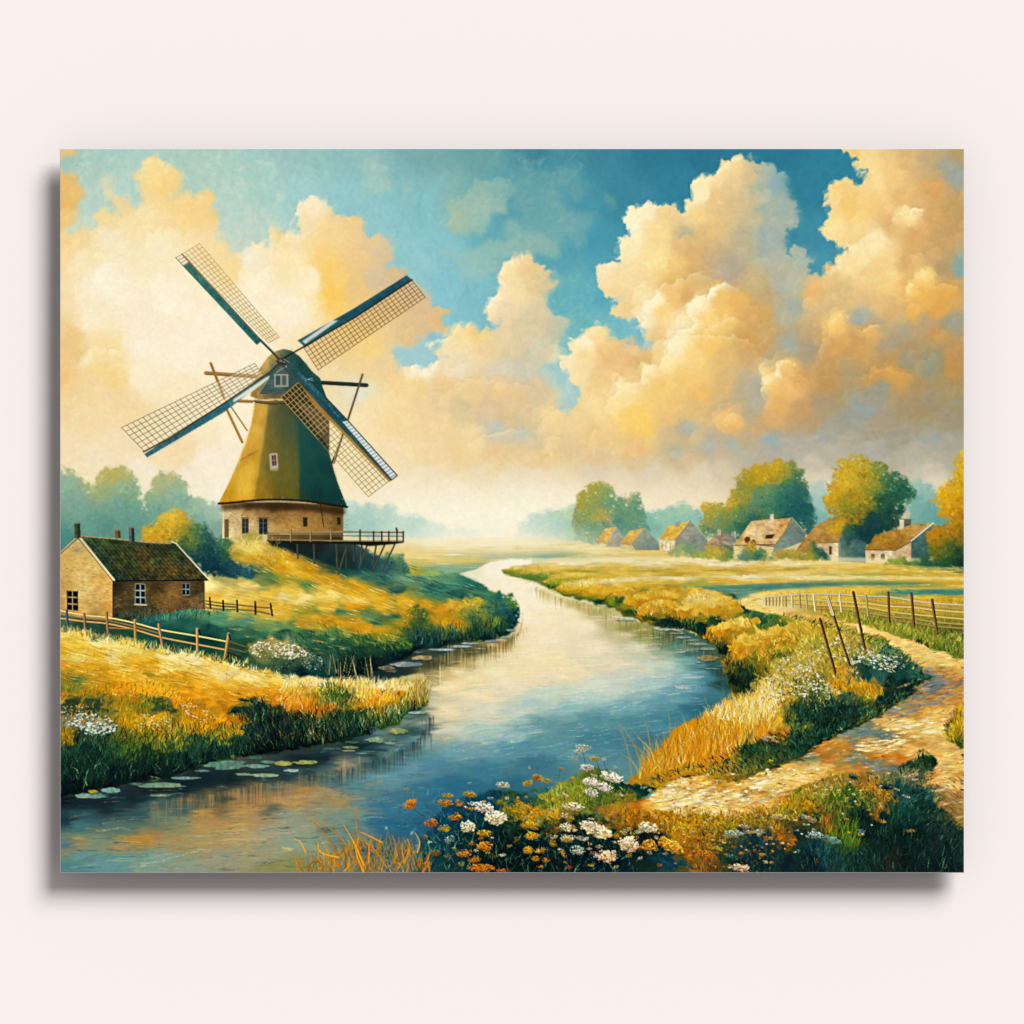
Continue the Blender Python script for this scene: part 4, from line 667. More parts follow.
# ---------------------------------------------------------------- river
TONE = tone(lambda c: (c[:, 2] > c[:, 0]) & (c[:, 1] > .3), (1.1, 1.07, 1.04), (1, 1, 1))
WATER = CP('B3', '800,165,F3ECD4 900,160,FAF6E8 850,200,F8F0D8 760,200,E8E0C0 720,215,D8D8B8 950,200,FBF5E2 950,260,F8EED0 1000,330,FAEECA 950,330,F8EACC 950,400,F8E8C8 1000,450,F6E2BC 920,440,D9C088 1000,520,F5E0B8 900,550,EDD8A8 650,650,F3DDA8 750,620,F0DAA0 800,700,F3DCB0 900,650,EEDCB8 1000,620,E5D8BC 650,760,F0D498 800,760,DCD0B0 950,740,B8C4B0 650,830,D8D0B0 800,830,9FBAB0 950,850,8CB0B0 600,800,DDD0A8 860,500,CDB068 820,560,E0CC98 780,510,5F6038 720,560,B8A468 740,520,4C5030 650,600,D0B878 670,560,6A6438 600,560,3A4430 560,610,A08C58 500,600,2A3430 450,600,1F3434 400,600,1A3034 540,540,2C4034 640,520,30443C 700,600,E8D49C 850,600,F5E2B4',
 'C3', '20,180,F8F2E0 30,240,F3E6C4 50,300,F8F0D5 150,350,FAEED0 100,400,F6E6C0 100,470,F5E4C0 250,420,F3E4C0 200,370,F3E4BC 120,290,DCC484 200,335,C9B878 250,345,C4B070 300,360,A8A468 330,380,C8B880 370,400,B8AC70 420,420,8C8C4C 400,450,C8BC8C 480,450,8A8C50 450,500,D0CCB0 540,470,5C7448 500,480,A8A878 600,450,4A5A34 600,500,5A8478 560,520,98A890 650,470,2F5A58 680,520,3A6868 650,550,6C9C98 750,570,2A5C60 780,520,4A6048 780,640,1F4848 800,600,2A4C40 300,500,EFDDBC 100,550,F3DCA8 200,600,EED8A8 50,630,E8D0A0 20,600,F0D8A4 350,570,DFD0B0 400,610,C0C8B8 500,570,C4CCB8 550,560,A8BCB0 600,580,8CB0B0 650,610,7CA8B0 500,640,93B4B8 300,660,B4C8BC 300,690,9CBCB8 100,680,A8C0B4 50,720,90B4B4 200,740,7CA8AC 400,740,6A9CA4 600,700,5C94A0 700,660,5890A0 740,620,3F7C88 750,700,3A7080 100,800,5A8C90 300,800,508890 450,800,45808C 600,780,3E7C8C 50,870,4F8490 300,870,3F7888 500,870,3A7080 700,760,2E6878 750,740,2A6070 200,840,4F8490',
 'B4', '620,60,D9C8A0 620,150,A8A890 590,100,4A6464 650,50,E8DCB8 800,50,C8D0BC 950,40,A8C0B8 650,130,A8BDB4 800,130,7CA4A8 950,120,6C9CA4 570,170,7A9C9C 530,130,2A5054 560,60,3A5A50 530,180,4A7478 480,190,3F666C 700,200,6494A0 900,200,508898 1000,180,4F8894 420,200,5A7C7C 360,200,1F3C44 300,190,142C34 300,240,6A7468 340,240,34585C 250,260,A89470 200,260,3A585C 180,230,142A30 100,270,2A4850 100,240,101E24 30,290,1C3840 100,350,B88C50 100,320,6A6C50 50,400,C09850 30,360,A88450 150,370,A8905C 200,320,4A6A68 200,370,A09068 300,340,4F7C84 400,300,5A8C98 500,270,5A8C9C 600,260,4A8094 800,280,3A7488 1000,250,3A7080 400,400,35708A 500,420,2F6A84 300,400,5A7C80 250,400,B09050 250,450,6C8478 150,430,94906C 50,480,9A9A78 100,500,90987C 50,560,7C9480 400,480,2A6480 500,500,25607C 200,520,7A8C74 600,350,306C84 700,340,2A6680 900,330,2A6478 650,400,28607A 300,520,5A7C78 600,500,1F5470 420,560,2A5C74 750,400,245870 950,400,225468',
 'A4', '130,390,101820 200,400,16282E 300,410,18282E 400,390,182A30 500,360,0F1C22 600,330,12242A 700,310,14262C 800,320,14282C 900,310,1A2E34 1000,300,2A3C40 950,350,54605A 900,350,806C48 500,400,34545A 350,410,203A40 200,450,2C5058 140,470,1C3840 200,500,3F6C70 350,500,4C6C64 500,450,5C7060 430,450,2F5058 670,400,6A6448 680,440,C09048 670,480,C09454 750,440,806C48 850,430,C89850 900,390,B88C50 850,390,A8804C 760,390,4A4E3C 950,380,A8804C 600,480,8A8C60 600,430,3F5C5C 700,500,B89858 800,490,C09C58 440,550,C08C3C 430,570,B0904C 350,570,A08C58 200,560,A08C54 250,560,6C8470 550,550,A89058 700,550,B0985C 850,550,B8A068 950,520,A8A078 200,620,5A8888 350,630,5C8C8C 500,620,7A9488 600,640,8C9880 750,620,A09C78 900,620,A09C70 980,650,8C8C50 150,650,4C7C80 300,660,5A888C 450,600,6C8C80 900,470,B09060 1000,450,8C9480 1000,390,C0985C 150,600,8A8C60 950,430,5F6450 140,570,4A7078')
TONE = None
q_ = (WATER[0][:, 1] > 790) & (WATER[1][:, 0] > WATER[1][:, 2] + .12); WATER[1][q_] *= np.array([.96, .97, 1.03], F)
RIVER = P('B3', '470,215 560,200 700,215 770,195 820,168 900,158 995,153', 'C3', '40,150 45,172 -30,190 -60,215 0,228 100,262 160,298 250,313 340,345 390,357 400,378 470,398 540,422 620,428 700,452 770,498 795,545 805,600 900,700 780,880', 'C4', '500,330', 'P', '760,780 760,900 40,900 40,770', 'A4', '200,320 400,300', 'B4', '0,170 300,60', 'B3', '590,640 560,600 380,640 280,620 380,560 530,470 800,440 870,400 850,280')
L_river = new_label('river')
fill(RIVER, WATER, warp=.5, wscale=8, feather=.6, ax=.45, soft=2.6, power=3.6, cwarp=1.4, lab=L_river, seed=4)
# ripples
r = np.random.default_rng(33)
lowr = P('P', '385,700 440,640 700,640 720,700 640,800 540,830 420,872 61,872 61,800 250,780')
streaks(lowr, 2600, 24, 1.0, .07, lambda x, y: -.12 + .05 * math.sin(x * .02 + y * .05), .05, .4, 34, None, 0, 1.5)
streaks(P('P', '440,600 520,620 515,560 560,570 640,610 700,650 700,700 430,700'), 1600, 18, .9, .025, 0, .03, .4, 35, 'FFF4D8 F0D090 F8E0B0', .15, 1)
streaks(P('P', '61,800 260,775 380,730 420,740 420,872 61,872'), 1500, 20, 1.0, .13, -.05, .05, .42, 36, '6FA0A0 2C5058 C09850 3A6870', .22, 1.5)
streaks(P('P', '440,690 560,680 700,690 700,720 600,760 460,760'), 900, 20, .8, .05, -.12, .06, .26, 37, 'D8E0D0 A8C8C8 6CA0A8', .4, 1.5)
def wave(pts, c, w=.9, al=.6): line(smooth(pts, 6, False), .35, c, al * .5, None, w * .75); 
for s_, c_, w_, al_ in [('C3|440,640 520,600 560,560', 'C8D8D0', .9, .5), ('C3|430,655 560,630 610,580', 'B8D0CC', .8, .5), ('C3|420,670 540,655 640,620', 'B0CCCC', .9, .45), ('C3|40,745 150,730 250,715', 'D0DCCC', 1.2, .7), ('C3|0,760 120,735 240,712', 'A8C8C4', 1, .5),
  ('C3|250,685 320,678 420,660', 'D0DCD0', 1.1, .6), ('C3|330,765 400,745 470,720', 'C0D4CC', 1.2, .6), ('C3|390,755 440,725 500,700', 'B8D0CC', 1, .5), ('C3|0,845 80,832', 'C8D8CC', 1.3, .7), ('C3|0,860 40,850 100,845', 'A8C4C0', 1, .5), ('C3|200,790 300,770 380,760', '9CC0C0', .9, .5),
  ('C3|600,680 680,665 710,640', 'B8D4D4', 1.1, .6), ('C3|640,675 700,640 725,600', '9CC4C8', .9, .5), ('C3|520,560 560,600 540,640', 'C8D8D0', .8, .4), ('C3|200,810 350,800 480,770', '84B0B4', .9, .4), ('C3|720,640 770,650 800,665', 'A8C4B8', .7, .5),
  ('A4|410,655 500,640 600,600 700,585', 'D8DCC8', 1.1, .75), ('A4|180,655 300,632 400,620', 'A8C4C0', 1, .7), ('A4|540,555 650,535 760,525 830,510', '8CB4B8', 1, .7), ('A4|300,515 450,510 560,500', '7AA8AC', .9, .6), ('A4|840,470 920,465 1000,458', '74A4A8', .9, .6), ('A4|120,495 200,490 280,485', '5C8C94', .9, .6), ('A4|770,458 820,455', 'B8CCC4', 1.1, .7),
  ('B4|180,440 260,430 340,395 440,380', '7AA8AC', 1, .6), ('B4|440,225 500,222', 'C8D8CC', 1.6, .8), ('B4|250,370 380,345 480,345', '6C9CA8', .9, .5), ('B4|560,240 700,220 800,235', '84B0B4', .9, .5), ('B4|300,380 400,390 450,382', '9CC0C0', .8, .5), ('B4|500,345 560,340 630,348', '8CB4B4', .8, .6), ('B4|700,190 800,170 900,160', 'A0C4C4', .9, .5), ('B4|900,130 960,125 1020,110', 'A8C8C8', 1.1, .6), ('B4|640,160 760,150 880,110', 'B8CCC0', .9, .5), ('B4|780,100 900,70 1000,40', 'C8D4C4', .9, .5)]:
    t_, q_ = s_.split('|'); wave(P(t_, q_), c_, w_, al_)
scramble(P('P', '61,780 250,770 420,700 440,660 700,640 720,720 600,872 61,872'), .8, 2.2, 33, 5.)
# mirrored posts of light and shade under the banks
for x, y0, y1, w, c, al in [(450, 645, 668, 3, 'F0D898', .5), (462, 650, 672, 3, 'EED8A0', .45), (441, 665, 700, 2.5, 'F3DCA8', .5), (474, 648, 668, 2, '5A5430', .4), (457, 645, 662, 2, '4C4A2C', .45), (485, 642, 664, 2, '6A5C30', .4), (496, 640, 660, 1.6, '7A6834', .4), (507, 628, 645, 2, 'A88C40', .35),
   (343, 760, 785, 2, 'D0B078', .5), (359, 755, 782, 1.4, 'B0A078', .5), (300, 770, 800, 2, 'C09458', .35), (258, 785, 815, 3, 'C08C48', .4), (202, 805, 825, 4, 'C08C48', .35), (243, 800, 830, 4, 'C89850', .3), (648, 632, 650, 1.6, 'B08C30', .5), (667, 638, 652, 1.8, 'C08C28', .5), (640, 630, 645, 1.4, '9C8434', .4), (632, 625, 640, 1.5, 'A89448', .4), (620, 620, 636, 1.6, '8C8440', .4), (605, 610, 626, 2, '8C8440', .35), (590, 606, 618, 2, 'A89450', .35), (573, 600, 610, 2, 'A89450', .35)]:
    for k in range(5):
        xx = x + r.normal(0, w * .5); seg(xx, y0 + r.uniform(-2, 3), xx + r.normal(0, .3), y1 + r.uniform(-5, 3), w * .5, .3, hexc(c), al * .5)
def mirror(pl, n, L, cols, seed, al=.35):
    r = np.random.default_rng(seed); p = smooth(P(*pl), 6, False); cl_ = [hexc(c) for c in cols.split()]
    for k in range(n):
        q = p[r.integers(len(p) - 1)]; x = q[0] + r.normal(0, 2.5); y = q[1] + r.uniform(0, 3); l = L * r.uniform(.3, 1.2)
        seg(x, y, x + r.normal(0, .4), y + l, r.uniform(.8, 2.2), .3, jit(cl_[r.integers(len(cl_))], r, .1, .02), al * r.uniform(.4, 1))
mirror(('C3', '60,262 120,290 200,318 300,342 400,385 500,418 600,440 690,470'), 170, 11, 'C8B060 8A8438 D8C078 6A6C34 A89848', 801)
mirror(('C3', '560,440 640,460 720,500 780,560 810,640'), 110, 14, '2A5450 4A6440 8A8440 1F4040', 802)
mirror(('B3', '560,560 640,530 740,505 840,490 900,465 925,440'), 170, 13, '3A3C24 5A5430 8A7438 2A3428 B89C54', 803)
mirror(('B3', '930,440 945,400 950,360'), 30, 8, 'C8B070 8A8448', 804)
mirror(('B4', '590,60 570,130 480,190 400,230 300,260 200,280 100,300'), 200, 15, '142A30 2A4448 3A5C5C 1F3840 6A7C64', 805)
mirror(('A4', '1000,320 900,330 760,360 600,380 460,400'), 190, 20, '806C40 B08C50 2A3C3C C09858 3A4C48', 806, .28)
# pale foam line along the right bank
for s_ in ['C3|0,232 60,248 120,285 180,305 230,316', 'C3|240,318 330,338 388,350', 'C3|365,380 430,388 475,402', 'C3|530,425 600,430 640,440']:
    t_, q_ = s_.split('|'); line(smooth(P(t_, q_), 5, False), 1.2, 'D8DCCC', .7)

# ---------------------------------------------------------------- right bank: golden mounds
RB = CP('C3', '0,180,C8A850 0,215,6A7C48 60,225,7A9060 60,200,D8BC58 130,225,E0BC48 110,245,7A8840 180,265,D8AE3C 160,280,6A7838 220,262,E3BB44 250,290,3F6438 300,260,E0BA48 330,300,2F5A38 280,275,C8A038 400,275,E0BC50 370,310,C09A30 350,325,5A6C34 450,290,C8A038 500,310,D9AE3C 420,330,B8902C 420,350,4A6034 520,345,D8A434 480,365,D09A2C 470,385,7A6C28 550,370,B8842C 590,350,2C5440 560,395,24483C 600,400,1F4038 640,400,2C5040 600,300,D0A838 600,320,A88C34 650,340,E8C868 700,300,E3C058 640,360,E0B64C 680,380,C8962C 720,340,D8AE40 700,400,3C5C3C 700,430,183830 760,320,E8C858 780,360,D3A43C 840,340,C89A38 830,380,5A6C34 760,390,A8842C 760,420,D8A838 740,440,C08C28 770,460,A87C28 740,480,1F3C30 800,500,183428 790,480,4C5C2C 830,410,E3B844 860,400,E8C454 900,430,D09C34 850,450,B08428 900,410,B89838 950,410,6A7C3C 880,350,2F5A44 950,350,5F8048 1000,400,5A7438 950,380,3A6044 1000,370,6C8C40 860,300,3A6054 900,330,4A7458 870,480,E0B444 940,430,E8C458 1000,440,EDCB5C 840,520,C8942C 900,500,D8A43C 950,490,D09C34 1000,490,C89A34 860,560,5A6428 920,560,3A4C24 980,540,4A5C2C 1000,560,5A6C2C 850,620,183024 900,620,1F3824 820,560,9A7C28 880,660,142C24 930,600,8A7C2C 970,570,A88C34 1000,600,D0B060 960,640,E0C070 940,690,E8CC70 1000,640,EDD898 880,690,A88428 1000,680,E8CC84 870,730,F0CC60 920,750,F8E090 960,720,F3DC8C 820,760,E8B848 860,770,F5D070 820,800,E0A42C 750,790,D8A038 700,830,D8981C 650,850,C88C1C 900,800,F0C858 860,840,D8981C 950,840,D89420 1000,800,E8C068 780,860,D08C1C 600,880,C8881C 1000,860,7A5C28 960,870,3A5030 900,890,2C5030 700,890,D08C1C 820,880,C8841C',
 'D3', '20,355,5A8054 60,380,3F6C48 100,395,5F8040 150,385,8A9440 50,410,8A8C3C 200,400,D0B050 100,430,C8A840 30,440,D8B04C 150,440,E3C464 220,410,E0BE60 270,420,B8A048 320,440,C0AC50 60,480,A89438 30,520,8A7C30 30,570,3F5C34 10,600,1F4438 80,520,5F6C30 130,480,A89840 180,470,C8B050 60,560,8A8434 100,560,C8B058 150,520,9A9040 200,500,D0C070 250,500,A8A058 300,460,B8A858 360,460,C0AC64 400,480,B0A060 430,520,8A9058 370,520,A89850 320,500,B0A458 300,550,A89040 250,560,C0B070 200,560,B8A858 150,590,C0AC5C 100,610,C8B058 200,610,A89C58 250,620,8A8850 200,650,8A8C54 130,650,B8A04C 60,640,D8C070 270,670,5A6C44 300,690,7A8468 340,690,4A6448 380,700,4A6448 200,700,4A6038 130,690,C8A850 60,700,D8B048 30,690,E8C868 40,760,F5DC90 20,800,F0C858 90,740,C8A03C 100,790,DCA838 60,820,D8982C 120,840,C8882C 60,860,B88C4C 150,780,7A7C34 200,740,2A4C38 250,740,1F4434 300,740,244838 350,740,1A3C34 200,790,1F4434 300,790,16342C 250,770,24483C 400,740,1F3C34 450,720,2C5038 350,800,24483C 200,810,7A7C38 160,830,4A6438 220,840,2C5438 280,840,1F4438 320,850,24483C 180,880,24483C 100,890,2A5038 250,880,1F4034 20,890,2C5430 350,620,D8A030 400,630,E0AC38 380,600,C8983C 440,640,E3AC34 350,660,C89828 420,670,B89028 480,680,A88C2C 450,700,6A7430 520,690,4A6434 540,710,1F3C34 500,660,C89028 430,600,2F5A50 500,600,3A6C68 450,570,1F5048 550,560,2F6058 600,560,2A5C54 500,530,3F7060 560,520,5A8868 600,600,2A5C54 550,640,1A4440 600,650,143C38 650,600,3A6C5C 650,650,1F4440 600,690,1F4038 500,480,7A9460 550,500,4A7C60 620,530,5A8060 650,560,5A8060 460,540,4A7454 480,440,A8A050')
q_ = (RB[0][:, 1] > 720) & (RB[0][:, 0] < 790) & (RB[1][:, 0] > .6); RB[1][q_] *= np.array([1, 1.01, 1.05], F)
q_ = (RB[0][:, 0] > 750) & (RB[1][:, 0] > .47); RB[1][q_] *= np.array([1.0, .97, .8], F)
L_rb = new_label('meadow', 'golden grassy mounds on the right bank')
RBP = P('C3', '-70,195 0,190 60,182 100,215 150,240 250,240 400,245 560,262 700,262 850,300 860,320', 'D3', '0,345 100,368 200,388 290,398 380,418 440,442 520,468 600,510 658,560 690,600 685,640 640,690 590,720 540,740 510,770 440,800 380,828 330,850 300,890', 'D4', '220,220 120,255 0,300', 'C4', '1000,270 900,300 800,330 760,310 700,290 640,300 540,350 500,370 420,410 400,330 440,300 470,280 490,230', 'C3', '580,870 600,830 660,800 720,770 780,720 830,690 815,640 800,600 790,545 770,500 700,455 620,430 540,424 470,398 398,376 390,355 340,343 250,312 160,296 100,260 0,228 -60,210')
fill(P('P', '690,770 760,735 830,700 880,640 925,640 985,740 985,900 700,900'), '4A4A28', feather=1)
fill(RBP, RB, warp=1.1, wscale=5, feather=.6, ax=.8, soft=2.6, power=3.6, cwarp=1.2, lab=L_rb, seed=6, tex=.05, texscale=3)
def strip(poly, cols, seed, w=.6, ax=.16): fill(poly, cols, warp=w, wscale=4, feather=.5, ax=ax, soft=1.6, power=4, lab=L_rb, seed=seed, tex=.04, texscale=2, texax=2, sm=True)
TONE = tone(lambda c: c[:, 0] > .784, (.945, .93, .9))
strip(P('C3', '-70,205 -20,180 60,172 300,165 700,165 1100,168 1100,200 700,205 300,206 150,214 100,236 0,226'), CP('C3', '0,185,E8D48C 0,205,B8A448 -30,210,7A8848 50,220,6A8848 60,195,E3C860 200,172,FBF0C8 500,170,FAEEC4 800,172,FBF0CC 1050,172,F8E8B8 150,190,EDD070 400,188,EBCC68 700,190,EBCC6C 1000,190,E8C660 200,203,C9AC44 500,203,B8A048 800,202,C8A848 100,225,6A8440 1050,200,C8AC50'), 601)
strip(P('C3', '90,244 120,218 200,208 400,205 700,205 1100,200 1100,222 700,224 400,228 240,238 180,262 140,275'), CP('C3', '110,235,B8A43C 130,222,E8CC60 250,212,F0D878 500,210,EBD070 800,210,F0D880 1000,208,F3DC8C 160,250,7A8C3C 200,240,A89838 300,225,D8B84C 600,220,CBAC48 900,220,C8AC50 130,262,4A7040'), 602)
strip(P('C3', '140,272 170,248 240,234 400,226 650,220 900,216 1100,214 1100,240 800,246 600,250 480,258 380,272 340,300 320,335 250,312 180,298'), CP('C3', '170,265,D8B440 220,245,F5E090 400,235,FBECB0 600,228,FBF0C0 900,224,FBF0C4 1050,222,F8E8B0 200,280,C8A034 190,292,5A7434 260,265,F0CC54 270,290,D8A830 270,305,6A7C30 330,275,E8BC44 320,300,B89430 330,325,3A6034 450,250,EBC458 600,243,EBC858 800,240,E3C058 1000,236,E3C260 500,256,B89C40 700,250,8CA058'), 603)
TONE = tone(lambda c: c[:, 0] > .8, (.91, .87, .74))
strip(P('C3', '342,322 348,298 375,280 460,268 560,260 580,266 480,280 420,300 400,330 370,340'), CP('C3', '370,290,E8C04C 450,272,F0D068 540,262,E3C460 360,320,8A8C30 390,320,4A6C34 430,290,C8A038 480,278,8C9040'), 604, .6, .35)
strip(P('C3', '392,345 400,320 440,300 520,284 620,275 660,280 600,310 540,330 480,360 460,375 420,365'), CP('C3', '420,320,E0B43C 480,298,EFCC5C 580,282,EFD06C 640,282,E3C45C 410,345,8A8428 440,360,3F6430 470,330,D0A030 530,310,D8AC3C 480,350,7A7428'), 605, .6, .35)
strip(P('C3', '460,368 470,340 510,320 560,312 610,322 620,350 600,395 540,400 490,392'), CP('C3', '490,340,EBC450 540,322,F5DC7C 590,330,E8C050 480,365,C8962C 530,350,E0B03C 590,355,A88828 500,385,6A6C28 560,375,8A7C28 580,392,1F4438 530,392,3A5430'), 606, .6, .5)
strip(P('C3', '610,375 618,335 650,305 700,284 760,286 820,300 862,335 850,370 800,390 740,420 690,425 640,405'), CP('C3', '640,340,F5DC80 690,305,FBEAA8 750,310,F8E498 800,320,F0D070 845,345,D8B048 640,375,D8A438 700,355,EDC858 760,355,DDB040 820,365,B89434 650,395,5A6C30 710,390,7A7828 760,390,3F5C30 700,412,1F4434'), 607, 1.2, .5)
strip(P('C3', '718,462 730,425 770,405 850,388 920,396 950,415 900,440 840,470 790,495 760,490'), CP('C3', '750,430,EFC048 800,410,F5D468 870,398,F8DC80 930,408,DDB848 740,455,C08C24 790,445,D8A030 860,425,E0B040 780,475,7A6824 830,460,A88428 900,430,A89438'), 608, 1.2, .6)
strip(P('C3', '805,545 820,500 870,455 950,425 1030,410 1100,400 1100,470 1030,500 960,545 900,590 860,600 815,580'), CP('C3', '840,500,E8B440 880,470,F5D060 960,440,F8DC78 1030,425,F0D068 1080,420,D8C058 830,535,C08C28 880,510,DDA838 960,490,E3B444 1030,470,D0A83C 850,570,6A6424 900,560,7A7428 950,520,A88C30 880,585,2F4424'), 609, 1.2, .6)
TONE = None
streaks(P('C3', '60,180 300,168 1023,168 1023,238 700,245 480,258 200,250 60,215'), 1500, 16, .8, .05, -.01, .03, .45, 610, 'F5E4A8 C8A448', .1, .6)
streaks(P('D3', '0,168 840,185 840,240 0,240'), 900, 16, .8, .05, .01, .03, .45, 611, 'F5E4A8 C8A448', .1, .6)
def mound(p, seed, n=150): grass(P(*p), int(n * .7), 4.2, lambda x, y: -.15, .5, .7, .1, .45, seed, .5, 'F8E8A8 EBC450 C08C24', .16, 1)
mound(('C3', '90,240 140,220 250,215 350,235 330,300 250,300 160,285'), 1, 300)
mound(('C3', '340,320 370,285 560,265 600,300 560,390 480,390 400,350'), 2, 300)
mound(('C3', '460,370 470,340 540,315 610,330 590,380 540,400'), 3, 220)
mound(('C3', '610,370 625,325 700,285 800,290 860,340 840,380 760,400 640,400'), 4, 420)
mound(('C3', '720,460 735,425 850,390 930,400 940,430 860,460 790,490'), 5, 300)
mound(('C3', '805,540 860,460 1010,410 1023,490 960,540 900,590 830,580'), 6, 420)
mound(('C3', '-60,200 0,185 100,190 120,220 60,230'), 7, 120)
scramble(RBP, .8, 3, 31, 1.5, 1, 1); scramble(P('C3', '560,330 880,330 1023,380', 'D3', '100,380 300,400 700,590 560,740 250,880', 'C3', '900,880 600,880 800,680 790,520 600,420'), 1.6, 3, 33, 1, 1, 1); scramble(P('D3', '0,380 300,400 700,590 560,740 250,880 0,880', 'C3', '940,640'), 3.5, 5, 32)
grass(P('C3', '700,420 900,400 1023,480', 'D3', '20,350 300,400 700,590 600,720 250,890', 'C3', '1023,890 600,870 830,690 800,580'), 2600, 4.5, -.1, .5, .7, .14, .5, 51, .5, None, 0, 1)
grass(P('C3', '560,420 700,440 780,500 820,600 850,680 880,690 930,590 850,560 800,500 700,400 600,390'), 500, 6, 0, .35, .8, .2, .6, 52, .3, '0F2C28 1A3C34 2C5040 3A5C30', .5, 2)
# tall amber grass at the water's edge
grass(P('C4', '470,310 500,250 590,190 700,110 830,30 900,10 1000,90 960,150 860,200 740,230 600,270'), 1700, 13, .05, .28, .9, .13, .62, 53, .35, 'F0C868 DCA030 C4821C F8DC98 A06818', .42, 3)
grass(P('C4', '700,60 850,0 1000,-60 1023,60 900,100'), 700, 8, .1, .4, .8, .07, .6, 54, .4, 'FFF4C8 F8DC80 F0C850 FFF8DC', .5, 2)
grass(P('C4', '450,320 480,250 580,200 640,160 600,250 560,270'), 90, 24, -.15, .3, .6, .1, .7, 55, .5, 'D8981C C8841C E0B050 A88434', .8, 2)
for p_ in ['C4|440,300 420,180 385,90', 'C4|480,260 440,160 395,95', 'C4|520,240 505,130 490,80', 'C4|500,260 470,190 400,175', 'C4|590,150 590,90 583,45', 'C4|640,120 650,90 640,60', 'C4|530,260 500,190 430,100', 'C4|750,60 740,30 725,-20']:
    t_, q_ = p_.split('|'); line(smooth(P(t_, q_), 4, False), 1.0, 'A8904C', .8, None, .4)
grass(P('D3', '0,560 120,470 260,400 460,440 640,560 560,600 400,560 280,620 60,720'), 1500, 5, -.2, .6, .7, .2, .6, 521, .5, '8A8434 D0AC44 A8943C DDBC58 9A8C38', .45, 1)
grass(P('D3', '60,640 260,600 420,700 260,760 120,740'), 500, 5, 0, .6, .7, .25, .6, 522, .5, '4A6438 7A7C38 2C4C34 A89848', .5, 1)
# dark soft green verge between amber grass and the path
foliage(P('C4', '480,400 470,330 560,290 700,240 860,190 1000,150', 'D4', '120,130 300,110 330,150 220,200 120,250 0,295', 'C4', '900,300 800,325 700,285 600,310 540,345'), 700, 1.5, 56, .2, .7)
grass(P('C4', '480,370 520,310 700,245 860,195 1000,150', 'D4', '120,130 300,110 320,150 220,200 120,250 0,290', 'C4', '900,295 760,300 700,275 600,305'), 900, 4.5, -.5, .5, .8, .22, .7, 57, .4, '1F4838 2C5C40 3A6C48 16382C', .5, 1)
